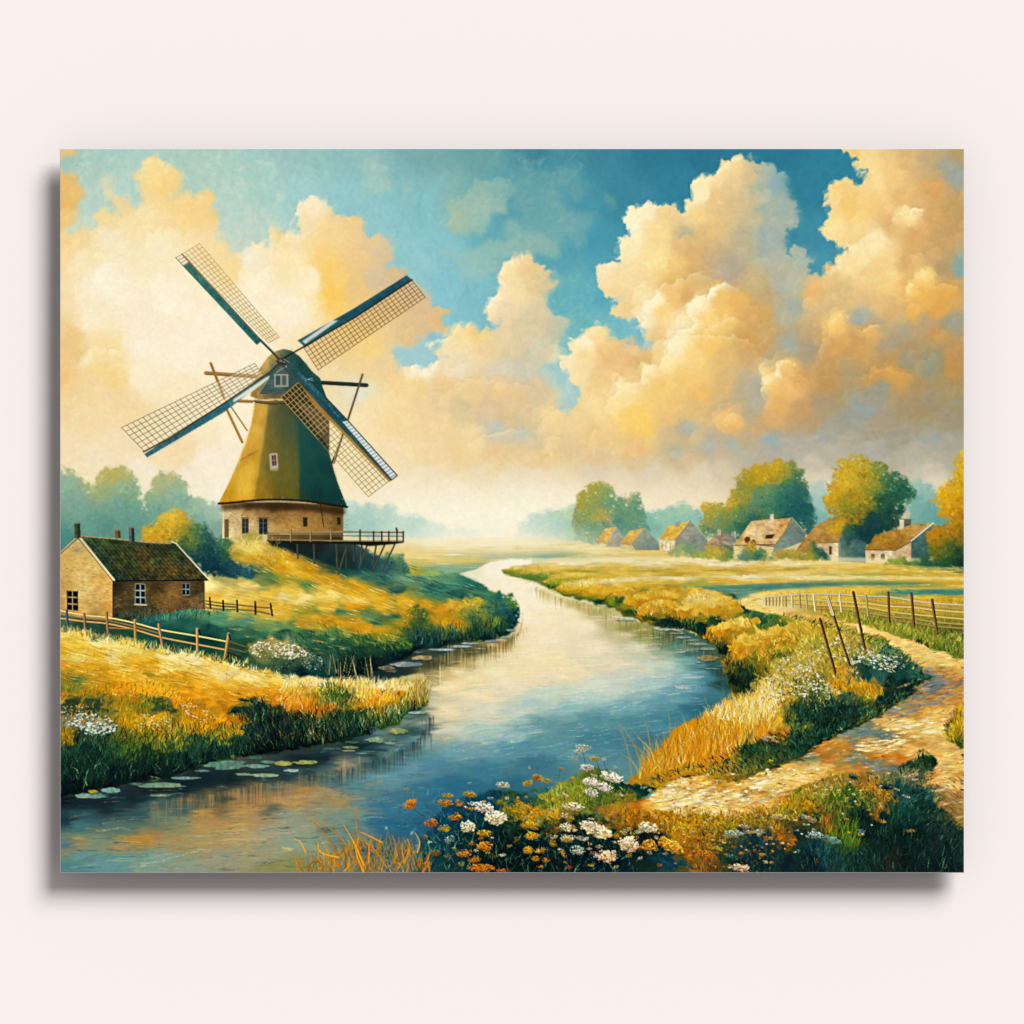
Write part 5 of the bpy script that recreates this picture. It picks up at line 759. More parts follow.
# ---------------------------------------------------------------- left bank: hill, meadow
HILL = CP('A3', '700,250,F5E6B0 850,255,F3DD98 950,290,E8C860 1000,350,E0BC58 850,310,EBCB70 900,340,D8B058 780,290,F0D888 720,300,E8C868 1000,300,F0D888 850,100,F5E0A0 830,80,EBD9A0 900,130,EFD070 950,150,DDB040 1000,130,E3BC48 1000,200,D8A830 900,110,F3DC90 970,110,E8C860 850,150,DDB850 820,130,A89840 930,180,C09C34 950,200,8F9040 880,190,4F7860 900,160,D0A83C 950,230,5F7E50 1010,235,A89838 820,200,3A6C70 860,215,2F5C60 1000,255,A8A048 900,245,8A9858 820,232,B8B070 1020,275,EBCB68 750,370,6F9A70 850,400,5C8C70 950,420,7F9A60 900,370,C8B458 600,390,2F6A60 700,430,2A6058 800,450,336C60 450,380,3A7070 560,365,4F8070 650,365,5F8C68 900,450,4A7C60 1000,400,9AA868 980,380,E0BC58 820,370,A8AC60 700,335,E3C46C 500,420,2C6460 600,450,2A5C50 720,470,245848 850,500,2F5C48 950,470,3A6C58 380,400,3A5C50 400,440,3F6848 350,400,4A6450 740,400,5A9078 640,410,3A7464',
 'B3', '0,140,DDB040 50,150,C8A038 50,185,E3BC48 120,190,B8942C 0,200,D8A830 60,210,E8C050 120,215,DDB03C 180,230,C8A034 0,240,7F8C40 100,255,5F8450 200,260,E0B040 280,260,C8A838 300,280,D8A830 160,275,DDC468 50,285,EDD070 200,300,F5E098 300,310,F3D888 400,300,DDB040 450,300,B09C38 0,300,F8EAB8 100,310,F8E6B0 30,340,EFC860 200,340,EBC458 300,340,DDA830 400,340,E3B848 100,360,A89C40 0,370,EBCB70 30,385,E8C050 150,360,8A9448 250,360,5F8458 350,370,6F8C58 450,380,3F7450 380,400,4A7C60 500,320,E3B440 560,330,DDA834 620,350,D8A030 680,370,B8942C 500,350,E0B038 560,360,D0A030 540,300,8A9048 600,320,7A8C44 640,300,4F7C60 450,270,4A7460 350,230,4A7860 300,200,2F6460 250,200,3A6454 200,180,4A5C40 150,150,3A5440 100,130,1F3C44 50,120,1C343C 0,110,1A3038 150,120,1F4450 200,130,1C4048 280,120,1A4454 350,150,2A5C6C 300,160,245464 400,180,3F7480 400,220,3A706C 500,220,6C9478 470,200,5A8878 550,200,B8B460 600,210,8FA868 520,190,C8B850 560,230,5F8C74 650,220,6C9878 700,230,4F8878 600,260,3A7468 650,270,3F7870 750,250,3F7C74 800,270,4A8070 700,280,3A7064 720,300,34685C 830,290,5A8C68 800,310,34685C 850,310,3F7464 880,300,8A9C50 150,385,DDB040 100,400,C89C38 200,390,D8A434 250,400,C8A038 300,410,D8A838 350,420,E0AC34 300,430,B89834 400,430,C09C30 200,420,7A8C44 150,410,A89840 450,450,9C9434 400,460,7C8830 480,470,5A7C34 500,490,3A6434 450,490,2C5C38 350,470,3F6C3C 50,400,5A8450 0,400,5F8858 0,430,3A6C50 100,440,3F7050 200,450,4A7854 300,460,4A7444 400,500,28543C 250,490,34644C 150,480,3A6C58 100,520,2A5848 200,520,30604C 300,520,24503C 350,560,122C30 280,580,142C30 450,540,18343C 250,560,1F4038 50,460,5A7C60 200,560,3A6458 250,600,102428 520,520,142C30',
 'B3', '480,400,A8902C 500,380,C09830 520,370,6A7434 560,360,5A6C34 560,395,4A6438 600,390,C89828 650,400,D8A028 700,410,C89428 720,425,8A8430 600,420,6F7C34 530,430,2F6460 600,440,245C60 680,440,2A5C54 560,470,1F4C50 620,480,1C4444 700,480,1A3C3C 540,500,142C30 650,495,183438 680,330,D8B448 700,350,C8A038 740,330,DDB848 720,370,8A9040 780,320,C8A838 770,350,8A9440 760,380,3F6C50 800,340,4F7C60 850,320,3F7C74 900,310,4A7C5C 920,330,6A8C48 880,350,2F6C70 920,370,245C64 850,370,2F6864 800,380,7A8A3C 850,400,6A8038 820,400,5A7434 880,420,3A6040 900,400,1F5054 780,430,2A5444 850,440,24483C 740,460,1F4440 800,470,183834 880,450,1A3C3C 930,400,1F4C54')
FIELDL = CP('A3', '130,430,E8C050 150,445,F6DC78 250,470,F8E090 400,490,F5DA78 300,480,F8E49C 550,530,F8E49C 480,500,E8C860 700,560,F6DC84 650,545,FAE8A8 800,570,FAE8A8 900,600,F8E4A0 1000,610,F3D880 750,545,DDB850 850,575,D0AC48 930,595,C8A840 150,480,F0C850 150,505,E0A830 250,510,F0CC60 250,530,E8B840 150,535,F0C858 200,545,F5D878 320,540,FAE4A0 350,560,F3D070 200,580,E0AC38 130,580,D8A030 300,590,D8A02C 400,560,E8B840 400,590,F0C458 450,570,D8A028 470,600,EBB848 550,580,F8DC80 550,610,E8B038 650,590,F5D070 650,610,E8B848 500,612,A8902C 580,630,C89828 750,610,FAE09C 750,640,E8B440 850,620,F8DC90 850,650,E8B038 950,640,F5D070 950,670,E8A028 1000,650,F3C860 140,620,9C8C30 180,630,6E8040 150,660,7A8038 130,690,C08820 200,680,C89020 250,620,C89828 250,650,B89028 350,640,F0B030 350,660,E0981C 300,670,D89820 450,640,F3B438 450,670,F0A820 550,660,F5B430 620,650,F0AC30 650,680,E8A020 400,690,D09020 400,710,A88824 450,700,6F7C34 450,730,7F7C28 300,700,8C8030 350,720,A88824 520,720,4F6A38 530,745,4F6A38 600,690,E89C20 700,700,E09A20 750,680,EBA828 800,690,DD9420 900,690,E89820 1000,700,E89020 980,740,D87C18 600,720,C8861C 150,715,3F5C38 200,710,4A6438 250,730,4A6440 150,750,4F6038 200,700,7A7830 680,730,B8862C 750,740,C88C20 820,740,8A7828 860,720,2F4C34 900,720,24483C 950,740,2C4C2C 850,760,1F4038 900,780,183430 960,790,142C2C 1000,780,18302C',
 'A4', '150,80,8A8C68 200,85,A8A078 250,100,B0AC8C 150,130,9A7C20 130,160,8C7A20 200,140,3A5440 250,130,4A6C54 300,130,2F5C4C 350,150,5F7A38 350,100,8A7C28 400,80,C8981C 450,110,C0961E 430,150,7A8028 500,80,D0A028 520,130,A88C24 540,90,9A8C40 600,90,D09820 600,110,9A8828 650,60,C88C1C 700,100,D08C18 750,70,DD9820 800,110,C08418 820,80,A87C20 780,130,8A7820 150,200,2C5C44 200,190,245040 250,200,1F4A3C 300,190,2C5C40 350,200,3F6C38 400,190,5A7C30 450,210,2C5030 500,180,6A7C2C 550,170,4E7438 600,160,8A8028 650,170,346840 700,150,6A7A30 750,160,5A7838 850,160,2E5C40 800,180,24543C 870,120,24483C 900,100,1F4438 900,60,2A5440 950,60,3A5C38 980,100,142C2C 950,150,12302E 920,180,102420 150,250,1C4438 250,250,1A4034 350,250,1C4434 450,260,1A3C30 550,230,245038 130,300,14342C 200,300,143430 250,280,1F4438 350,290,102A2A 280,320,1C3C30 450,300,0F2424 550,270,142E2C 650,210,2F6448 700,220,1A3C34 750,200,245040 850,210,0F2828 620,240,14302C 180,340,0C2020 300,335,0C1E22 130,360,0C1E22 950,200,0C1C20 1000,200,0C1C20',
 'B3', '30,615,F5E0A0 150,630,F8E6B0 100,650,E8B850 30,650,EBB848 0,690,E89828 60,700,F0B048 30,730,E08C20 100,720,D8881C 180,640,E8C868 140,670,A8902C 200,680,4F6834 250,690,3A6038 180,700,7A7C30 220,650,B8A040 280,640,EBCB70 300,620,8A8440 340,640,F0D078 320,670,F0C458 400,650,F8E0A0 380,680,F0B840 450,660,F3D070 430,690,E8A830 350,700,F5C458 400,720,E8A024 330,730,D89020 280,720,8A7828 240,730,5A6C30 200,740,B87820 150,750,D07C1C 100,760,A86C1C 500,660,E0B850 480,690,D8A038 520,700,A89038 540,660,C8A858 560,690,5A6C3C 570,660,8A8450 580,720,7A6C38 500,720,6F7C34 450,730,8A8028 400,760,A88824 350,760,6A7028 550,740,24483C 500,750,2A5440 450,760,3A6440 400,790,34603C 300,770,34502C 250,780,2F4C2C 200,790,2A4830 300,800,24483C 100,790,18302C 50,770,3A4424 50,800,0F2424 150,820,1A3830 200,840,142C2C 300,830,1A3C38 350,830,102428 100,850,0C2020 0,760,6A5C24 0,800,142828 0,860,0C1C1E 50,890,0A181A')
q_ = HILL[1][:, 0] > .72; HILL[1][q_] *= np.array([1, .965, .84], F)
LBP = P('P', '40,560', 'A3', '500,250 690,232 800,150 752,72', 'P', '221,536 260,540', 'B3', '0,85 260,85 330,110 420,150 480,180 540,186 620,192 700,214 790,252 850,285 905,300', 'B3', '935,325 942,370 925,420 905,448 860,466 780,478 700,486 620,500 545,508 525,520 500,540 440,560 390,585 360,605 300,618', 'B3', '400,638 500,632 560,640 585,680 578,728 545,748 500,764 470,800 400,822 330,850 260,872 160,890 0,912', 'A4', '950,212 880,218 850,228 740,238 680,262 640,278 560,302 400,328 330,347 280,350 180,372 120,387 60,395')
L_hill = new_label('meadow', 'sunlit grassy hill under the windmill sloping to the river')
a, sl = fill(LBP, HILL, warp=.8, wscale=5, feather=.6, ax=.6, soft=2.4, power=3.8, cwarp=1, lab=L_hill, seed=7, tex=.04, texscale=3, texax=2)
q_ = (FIELDL[0][:, 1] > 700) & (FIELDL[0][:, 0] < 290) & (FIELDL[1][:, 1] > FIELDL[1][:, 0]); FIELDL[1][q_] *= np.array([.97, .9, .95], F)
q_ = (FIELDL[1][:, 0] > .74) & (FIELDL[1][:, 2] < .32); FIELDL[1][q_] *= np.array([1, 1.0, 1.0], F)
FP = P('A3', '60,425 118,425 200,440 300,462 400,480 500,503 600,520 700,540 800,565 900,592 1024,612', 'B3', '60,605 150,625 250,628 300,618 400,636 500,632 560,640 585,680 578,728 545,748 500,764 470,800 400,822 330,850 260,872 160,890 0,912', 'A4', '950,212 880,218 850,228 740,238 680,262 640,278 560,302 400,328 330,347 280,350 180,372 120,387 60,395')
L_fl = new_label('meadow', 'golden meadow with dark bank in the lower left')
fill(FP, FIELDL, warp=.9, wscale=5, feather=.6, ax=.6, soft=2.4, power=3.8, cwarp=1, lab=L_fl, seed=8, tex=.05, texscale=3, texax=2)
scramble(FP, 2.4, 3, 41, 2.); scramble(LBP, 1.2, 3, 42, 2.5)
# grain of the slopes: long soft hatching that follows the ground
streaks(P('A3', '690,235 820,235 1024,300', 'B3', '500,330 700,420 500,480 300,500 0,560', 'A3', '900,480 690,400'), 2200, 14, 1, .05, .2, .06, .4, 81, 'FAE8A8 D8A838 E8C860', .08, 1)
streaks(P('A3', '820,85 1000,105', 'B3', '100,140 300,240 600,330 560,360 200,300 0,260', 'A3', '900,220'), 1300, 12, 1, .055, .42, .07, .42, 82, 'FBE8A8 C8962C E8C050', .15, 1)
streaks(P('B3', '200,150 400,150 600,200 850,290 850,340 640,320 400,250'), 1100, 12, .9, .08, .34, .08, .5, 83, '6FA490 2C6060', .12, 1)
upf = P('A3', '118,430 400,485 700,545 1024,615', 'B3', '150,640 20,730', 'A3', '900,700 600,740 118,640')
streaks(upf, 3000, 13, 1, .06, .24, .07, .42, 84, 'FBE8A8 D89820 F0B838 A87C24', .14, 1.5)
grass(upf, 420, 3.5, .6, .4, .6, .1, .45, 85, .4, 'FBE8B0 E0A028 F8D878 A88028', .25, 1)
grass(P('A3', '118,430 400,485 700,545 1024,612 1024,625 700,560 400,500 118,445'), 420, 5, .15, .4, .7, .12, .65, 86, .4, 'F8E49C E8C050 C89830 FBF0C8', .4, 1)
grass(P('A3', '118,660 500,640 700,740 850,760 900,830 500,860 118,800'), 1300, 5, .3, .45, .8, .16, .6, 87, .4, 'E8A828 8A8028 4A6C34 C88C1C 2C5038', .25, 1)
grass(P('A4', '118,110 400,120 600,100 850,110 900,180 870,215 740,230 640,270 400,320 280,340 118,380'), 2100, 9, .12, .4, .9, .28, .6, 88, .6, '3F6C50 2A543C 183830 5A7440 0F2424', .22, 2)
grass(P('A4', '820,60 900,0 1000,60', 'B4', '60,60 200,100 150,170 0,200', 'A4', '900,210 850,150'), 900, 9, -.1, .5, .8, .28, .6, 89, .5, '3A6448 1F4038 0C1C1E 4A7454 5A7038', .3, 2)
grass(P('B3', '0,640 250,640 560,650 580,720 500,760 400,810 200,870 0,880'), 2100, 7.5, .15, .4, .8, .16, .6, 90, .4, 'F8DC90 E8A024 C87C18 4A6430 FBF0C8', .2, 2)
grass(P('B3', '20,610 150,630 300,622 420,640 560,645 540,680 300,660 20,660'), 800, 6, .2, .5, .7, .08, .6, 91, .4, 'FBEFC0 F8DC88 F0C050 FFF6D8', .45, 1)
grass(P('B3', '150,660 200,640 260,670 280,700 230,725 170,715'), 260, 5, -.1, .5, .8, .2, .65, 92, .4, '3A5C30 5A7434 2A4828 7A8034', .6, 1)
grass(P('B3', '0,780 150,760 300,790 450,760 560,720 570,735 470,795 330,845 160,885 0,905'), 1300, 10, -.05, .35, .8, .3, .55, 93, .5, '2F5C44 3A6C4C 122828 0C1C1E 4A7040', .35, 3)
grass(P('B3', '500,700 560,640 590,690 575,730'), 160, 12, .1, .3, .6, .1, .7, 94, .3, 'C8A860 8A8048 5A6C40 E8C878', .6, 2)
grass(P('B3', '0,440 200,450 500,480 525,510 400,575 290,610 100,560 0,520'), 700, 5, -.5, .35, .8, .13, .45, 95, .4, '4A7C5C 2C5C48 5A8848 1A3C38', .2, 1)
grass(P('B3', '150,400 500,470 520,500 420,520 150,450'), 300, 5, -.6, .3, .8, .12, .55, 96, .3, '8A8C30 6A8434 A89834', .25, 1)
# woven hedge of bushes along the far bank
def hedge(p, cols, seed, note, n=300): return tree(P(*p), CP(*cols), seed, 1.7, n, 'bush', note, 1.6, .13, soft=3)
HC = ['B3', '480,400,A8902C 500,380,C09830 520,355,7A7C34 560,360,5A7040 560,395,4A6438 520,420,4A6430 600,390,C89828 650,400,D8A028 700,410,C89428 720,425,8A8430 600,420,6F7C34 530,440,2F6460 600,450,245C60 680,440,2A5C54 560,480,1F4C50 620,480,1C4444 700,480,1A3C3C 540,500,142C30 650,495,183438 670,340,D8B448 700,350,C8A038 740,325,E3BE50 720,370,8A9040 785,310,D0B040 780,340,A8A040 760,385,3F6C50 810,340,4F7C60 860,310,3F7C74 900,305,5A8460 925,330,7A9448 880,350,2F6C70 920,370,245C64 850,370,2F6864 800,380,8A8C3C 850,395,7A8838 820,400,5A7434 880,420,3A6040 910,400,1F5054 780,430,2A5444 850,440,24483C 740,460,1F4440 800,470,183834 880,450,1A3C3C 930,400,1F4C54']
hedge(('B3', '835,330 850,300 890,290 925,310 942,345 940,385 925,425 900,440 860,400 835,370'), HC, 101, 'blue green bush at the point of the far bank')
hedge(('B3', '655,350 680,325 710,335 730,310 755,320 785,300 820,330 835,370 800,385 720,385 670,370'), HC, 102, 'gold topped bushes on the far bank')
hedge(('B3', '480,410 488,380 515,350 540,340 570,355 590,380 585,410 540,425 500,425'), HC, 103, 'small dark bush with yellow edge on the slope')
hedge(('B3', '440,430 500,420 580,385 640,390 720,415 740,395 800,378 860,390 905,430 900,450 860,466 780,478 700,486 620,498 545,505 520,480 500,455'), HC, 104, 'low dark hedge along the far waterline', 700)
grass(P('B3', '520,440 720,420 860,400 905,430 860,460 620,495 540,500'), 500, 7, 0, .3, .8, .2, .5, 105, .3, '1F4C48 34685C 122C30 6A8040', .3, 2)
# bush beyond the gallery, dark bush beside the mill
hedge(('B3', '385,150 400,140 440,132 480,142 500,170 512,205 480,210 420,185'), ['B3', '440,145,6A8C60 480,160,5A8468 490,195,4A7864 430,170,34686C'], 106, 'round green bush below the end of the gallery', 160)
L_b = tree(P('A2', '430,800 450,770 462,738 500,702 530,690 560,668 600,676 625,690 650,715 700,720 718,760 780,790 808,830 800,870', 'A3', '870,175 870,210 800,225 700,215 640,160 560,110 430,95'), CP('A2', '480,740,D8A838 500,715,E3B644 560,685,EFC450 600,700,E0B040 560,720,E8BC48 540,760,D0A030 500,770,D8A838 620,700,C8A440 650,735,5F8454 610,740,A89838 640,800,6A8040 600,790,4A6C40 640,770,8A8C3C 700,770,2F6868 690,730,44787A 660,760,3A6C60 640,850,1F5060 600,850,2A5450 740,830,2A6464 760,800,5A8054 790,830,6A8848 780,850,3A6450 700,870,1C4C60 700,820,1F5460 800,880,2C5C70 740,890,1A4458 850,900,3A6C78'), 107, 2, 900, 'bush', 'big round bush between cottage and windmill, yellow top and blue shade', 2, .14)
# white flowering shrub by the inlet
fl = P('A3', '850,510 880,480 940,465 1000,470', 'B3', '20,470 60,480 130,520 190,560 230,600 150,620 60,605', 'A3', '1000,600 900,560')
L_fs = new_label('flowering_shrub', 'white flowering shrub on the slope above the inlet')
fill(fl, CP('A3', '880,505,8A8850 950,490,A89C60 1000,500,B0A468 900,540,7A7C50 970,560,5A6C50 1010,580,3A5848', 'B3', '30,510,A89C64 100,540,6A7C5C 50,560,4A6854 130,580,2F5C54 180,590,245048 200,570,3A6C5C 80,600,1F3C38'), warp=2, wscale=4, feather=1, sm=True, lab=L_fs, soft=3)
foliage(fl, 500, 1.4, 108, .2, .8)
def blooms(poly, n, s, cols, seed, al=.9, flat=.6, dark=None):
    cl = n > 100 and s > 1.2
    """tiny petals and specks of blossom"""
    r = np.random.default_rng(seed); pl = [hexc(c) for c in cols.split()]
    for x, y in scatter(poly, n * 2 if cl else n, r):
        if cl and noise(4, 77, 2)[min(H - 1, max(0, int((y - PY0) * S))), min(W - 1, max(0, int((x - PX0) * S)))] < r.normal(.1, .25): continue
        if dark and r.random() < .5: dab(x + .4, y + .9, s * 1.1, s * .7, 0, hexc(dark), al * .4, 1)
        dab(x, y, s * r.uniform(.4, 1.1), s * flat * r.uniform(.5, 1.1), r.uniform(-.8, .8), jit(pl[r.integers(len(pl))], r, .05, .015), al * r.uniform(.6, 1), 1.4)
blooms(P('A3', '855,510 900,480 1000,470', 'B3', '60,490 120,530 30,550', 'A3', '960,540 900,540'), 460, 1.5, 'FBF3DC F3E6C4 FFFBEE E3D4A8 C8B478', 109, .9, .6, '5A6040')
blooms(P('B3', '60,520 170,540 160,590 100,590'), 60, 1.1, 'D8DCC8 B8CCC0 F0EEDC', 110)
for k in range(26):
    x = 340 + rng.uniform(-14, 34); line([(x, 675 + rng.uniform(-4, 4)), (x + rng.normal(0, 3), 660 + rng.uniform(-6, 4))], .8, 'B8A468' if k % 2 else '6A6C40', .7, None, .3)
# patches of white flowers in the meadow
blooms(P('A4', '125,75 200,50 300,60 345,95 330,130 240,130 150,95'), 170, 1.9, 'FBF3E0 F3E8D0 FFFFF4 D8DCC8 A8BCB0', 111, .9, .55, '24483C')
blooms(P('A4', '190,100 330,90 290,145 190,130'), 50, 1.6, 'A8C4B4 D0DCCC 8CB0A0', 112)
blooms(P('A4', '120,25 260,20 270,60 130,60'), 34, 1.3, 'F3E8D0 E8DCC0', 113)
blooms(P('A4', '400,70 480,50 560,80 560,120 430,110'), 50, 1.5, 'F8ECC8 E8D8A0 B8C8A8 FFF6E0', 114)
blooms(P('A4', '580,10 720,20 745,80 680,90 600,50'), 50, 1.5, 'F8E8C0 F3D8A0 FFF6E0', 115)
blooms(P('A3', '800,680 850,680 850,700 810,700'), 12, .8, 'E8D8A0', 116)
blooms(P('B3', '340,640 440,640 430,690 350,690'), 90, .9, 'FFF8DC F8E8B0 FBF0C8', 117)
# ---------------------------------------------------------------- lily pads
L_pads = []
def pad(t, u, v, ru, rv, c, edge='0C1C20', c2=None):
    x, y = P(t, '%f,%f' % (u, v))[0]; rx = ru * K; ry = rv * K
    L_pads.append(new_label('lily_pad')); rx *= .92; ry *= .85
    th = np.linspace(0, 2 * np.pi, 18, endpoint=False); r = np.random.default_rng(int(u * 7 + v))
    rad = 1 + .12 * r.standard_normal(18)
    q = np.stack([x + rx * np.cos(th) * rad, y + ry * np.sin(th) * rad], 1).astype(F)
    fill(q + np.array([0, .7], F), edge, feather=.5, alpha=.5)
    c = '%02X%02X%02X' % tuple(int(v * 255 * .88) for v in hexc(c)); c2 = '%02X%02X%02X' % tuple(int(v * 255 * .82) for v in hexc(c2)) if c2 else c
    fill(q, CP('P', '%f,%f,%s %f,%f,%s' % (x - rx * .6, y, c, x + rx * .6, y, c2 or c)), feather=.35, tex=.07, texscale=2, lab=L_pads[-1])
for a in [('A4', 245, 377, 72, 13, '8CB09C', '0C1C20', '7AA494'), ('A4', 318, 356, 48, 12, '7AA8A0'), ('A4', 248, 361, 22, 8, 'A89C48'), ('A4', 510, 336, 112, 13, '7A9C84', '0C1C20', '8CA48C'), ('A4', 615, 307, 62, 7, '7A9C94'), ('A4', 510, 376, 45, 6, '8CA084'), ('A4', 420, 330, 30, 6, '5A7C70'),
    ('A4', 780, 257, 95, 20, '6C9888', '0C1C20', '7AA090'), ('A4', 895, 261, 50, 10, '7CA498'), ('A4', 680, 279, 34, 5, '6C9090'), ('A4', 840, 293, 36, 6, '8CA890'), ('A4', 925, 297, 62, 9, '98B08C'), ('A4', 890, 228, 34, 8, '5A8074'), ('A4', 940, 244, 32, 8, '6C9078'), ('A4', 1000, 250, 36, 11, 'A0A868', '0C1C20', '8CA070'), ('B4', 10, 250, 36, 11, 'A4A868'), ('B4', 100, 246, 52, 10, '98A868'), ('B4', 48, 278, 32, 8, 'A0B8A8'),
    ('B4', 395, 157, 62, 16, '8CA888', '0C1C20', '7A9C84'), ('B4', 465, 122, 44, 13, 'A8B078', '0C1C20', '98A878'), ('B4', 432, 170, 26, 7, '8CB0A8'), ('B4', 275, 187, 38, 7, '7A8C64'), ('B4', 285, 166, 34, 6, '5A7C60'), ('B4', 205, 192, 44, 5, '5A7C84'), ('B4', 325, 210, 30, 3, '7A9C9C'), ('B4', 540, 50, 40, 6, '9CB4A8'), ('B4', 505, 70, 22, 4, '6A8C80'), ('B4', 268, 200, 30, 4, '98A088'),
    ('B3', 500, 568, 68, 12, '9CA8A0', '0C1C20', '8CA0A4'), ('B3', 562, 542, 46, 11, 'B8A880', '0C1C20', 'A89C78'), ('B3', 420, 582, 36, 11, '8C8468'), ('B3', 440, 595, 24, 7, '7A7C60'), ('B3', 640, 511, 56, 6, 'A0B4B4'), ('B3', 715, 498, 42, 6, 'A8B8B4'), ('B3', 750, 486, 36, 5, '9CB0A8'), ('B3', 840, 478, 36, 5, '8CA4A4'), ('B3', 885, 462, 20, 5, '98B0A8'), ('B3', 910, 434, 20, 6, '8CB0B4'), ('B3', 545, 520, 20, 5, '6A7C74'),
    ('C3', 742, 544, 46, 13, 'B0A878', '0C1C20', 'A89C6C'), ('C3', 700, 488, 40, 6, 'A8B49C'), ('C3', 735, 507, 36, 7, '8CA080'), ('C3', 645, 462, 36, 5, '98A89C'), ('C3', 620, 446, 36, 4, '8CA090'), ('C3', 680, 474, 30, 4, '98AC98'), ('C3', 565, 432, 34, 5, 'A8B4A0'), ('C3', 760, 585, 40, 4, '7A9C98'), ('C3', 790, 575, 20, 4, '6A8C84'), ('C3', 420, 392, 50, 4, 'C0C4AC'), ('C3', 700, 560, 12, 4, '9CB8B0')]:
    pad(*a)
for a in [('A4|410,324 400,330 520,322', '3A5C58'), ('B4|560,75 500,100 480,115', '2A4C50')]:
    t_, q_ = a[0].split('|'); line(P(t_, q_), .7, a[1], .3)
# ---------------------------------------------------------------- sandy path
TONE = tone(lambda c: c[:, 0] > c[:, 2] + .08, (1, .985, .86), (.95, .95, .95))
PATH = CP('D3', '10,300,F5E6B4 10,330,F3E0A8 40,315,E8D49C 60,345,EDD89C 120,360,F0D898 200,370,E3C078 280,385,DDB870 350,395,E0C080 400,410,EBD094 440,420,F0DCA8 480,445,F5E2B4 530,455,E8CC88 560,470,F3DCA8 600,490,F5E0B0 650,500,E8CC90 640,520,F3DCA8 700,530,F5E2B8 760,550,F3DCA8 830,560,EBCB8C 840,590,E8C488 800,590,D8AC68 700,570,E8CC94 740,590,B8986C 700,590,8CA09C 760,600,C8A068 820,620,D0A060 700,620,7F9090 760,640,A89080 820,650,C89C5C 720,650,7A8890 680,660,7F8C90 780,670,B89468 830,680,C89858 640,700,7A8884 700,690,8C8C84 700,720,C89C58 780,710,D8A860 830,700,C8984C 620,730,9A9474 660,740,D8A860 720,750,F3DCA0 780,750,E8C07C 830,740,C8943C 560,740,7A8C7C 600,770,C89C58 580,800,F5E0B0 640,800,F8E8BC 680,780,D8A860 700,810,F5E0B0 760,800,EFCF90 720,840,F3D8A0 640,840,E0B878 540,790,D8B078 520,820,C8A878 480,820,7F9894 420,820,7A9894 450,850,708C8C 520,850,6F8C90 390,850,8C9C8C 560,870,A89878 620,870,C8A060 700,870,E8C48C 360,870,C8A468 300,890,D8A858 400,890,C8904C 480,885,F0CC90 560,890,E8B870 640,890,F0D098',
 'D4', '640,20,D0A868 700,30,E8C080 760,40,F0D49C 820,20,C89440 600,50,C8A064 550,90,F3D8A4 600,85,FBF0CC 660,100,F5E2B4 700,90,E8C480 740,110,EBC888 760,60,D8A868 480,110,7A9890 430,120,7A9C98 520,130,7F948C 400,140,6F9490 560,140,A89878 600,130,C8A878 640,150,E3BC78 700,150,EDC888 350,150,A8987C 300,180,C88C3C 370,170,C88838 440,165,D8A058 480,180,F8E0A8 540,185,FBE8B8 600,190,E8B870 640,200,F0C88C 650,180,C89050 560,210,D0903C 500,220,C8883C 600,230,C88438 520,240,A88C58 420,215,7A9488 470,240,7C948C 400,240,7A9084 340,220,A89468 250,210,B87C34 300,230,C88C48 370,240,9C9468 240,225,8A9C84 440,260,C88C48 500,260,8C9080 560,270,7A8478 380,265,C89850 300,260,E8C080 240,260,F5DCA0 180,270,E8BC70 120,270,E0B868 200,290,F8E4AC 140,300,FBECC0 80,290,F5DCA0 260,290,E8C078 330,280,D0A04C 60,320,FBE8B4 20,330,F5DCA0 120,330,F0D08C 200,315,EBC888 160,350,D8A450 100,360,E8C07C 40,370,D8A050 80,400,E8BC70 20,400,E8C488 130,390,B8842C 40,430,C88C30 730,210,E8BC78 780,210,F5DCA8 830,220,E8C07C 760,250,F0D098 820,250,EBC888 720,280,D8A868 780,290,F3D8A0 830,290,D8A45C 740,310,E0B87C 800,330,F3D8A4 835,330,E8C48C 700,290,C89C5C 720,330,A8906C 760,350,C0A070 820,360,C8A068 740,380,7A7C60 780,390,A88C5C 830,400,B8945C 760,430,8C7C50 800,450,A08858 835,470,8A7848 720,350,5A6C58 820,560,A88850 835,600,C8A470 800,610,8C7C48 830,650,A88C58',
 'C4', '1010,280,E8C480 960,300,E0B868 1000,310,F5DCA4 900,320,F3D8A0 850,330,E8BC68 940,330,F8E8B8 1000,350,F5DCA0 880,350,D8A858 720,300,E8B858 680,310,E8BC68 640,320,F5D8A0 700,330,F3D08C 740,320,F8E4AC 780,330,C89C44 620,350,FBECC0 680,350,E8C078 740,350,E8BC70 800,350,D8A860 560,360,F5DCA4 600,375,FBF0CC 670,375,F8E8BC 720,370,D0A058 780,370,F8E8C0 840,365,F8E4B4 900,370,D8A860 520,385,F3D8A4 580,395,E8C484 640,400,F8E8BC 700,395,E8C07C 740,390,F0D4A0 820,390,F3D8A0 870,390,F8E8BC 940,380,F0CC88 540,410,F8E8B4 600,420,FBF0CC 660,430,D8B070 720,415,F8E8BC 780,425,F5E0B4 840,410,E8C488 900,410,F0D098 960,400,F3D498 560,430,F5E0A8 620,445,E8C07C 700,440,E8C888 780,445,F0D49C 850,440,E0B060 920,430,E8BC70 980,430,E0B060 450,400,B8781C 470,380,C88C3C 440,420,C8842C 500,430,D8A040 430,440,B87C1C 500,450,C08828')
TONE = None
q_ = PATH[1][:, 0] > PATH[1][:, 2] + .42; PATH[1][q_] *= np.array([1, 1.02, 1.12], F)
PATH[1][:] *= np.array([.985, .945, .86], F)
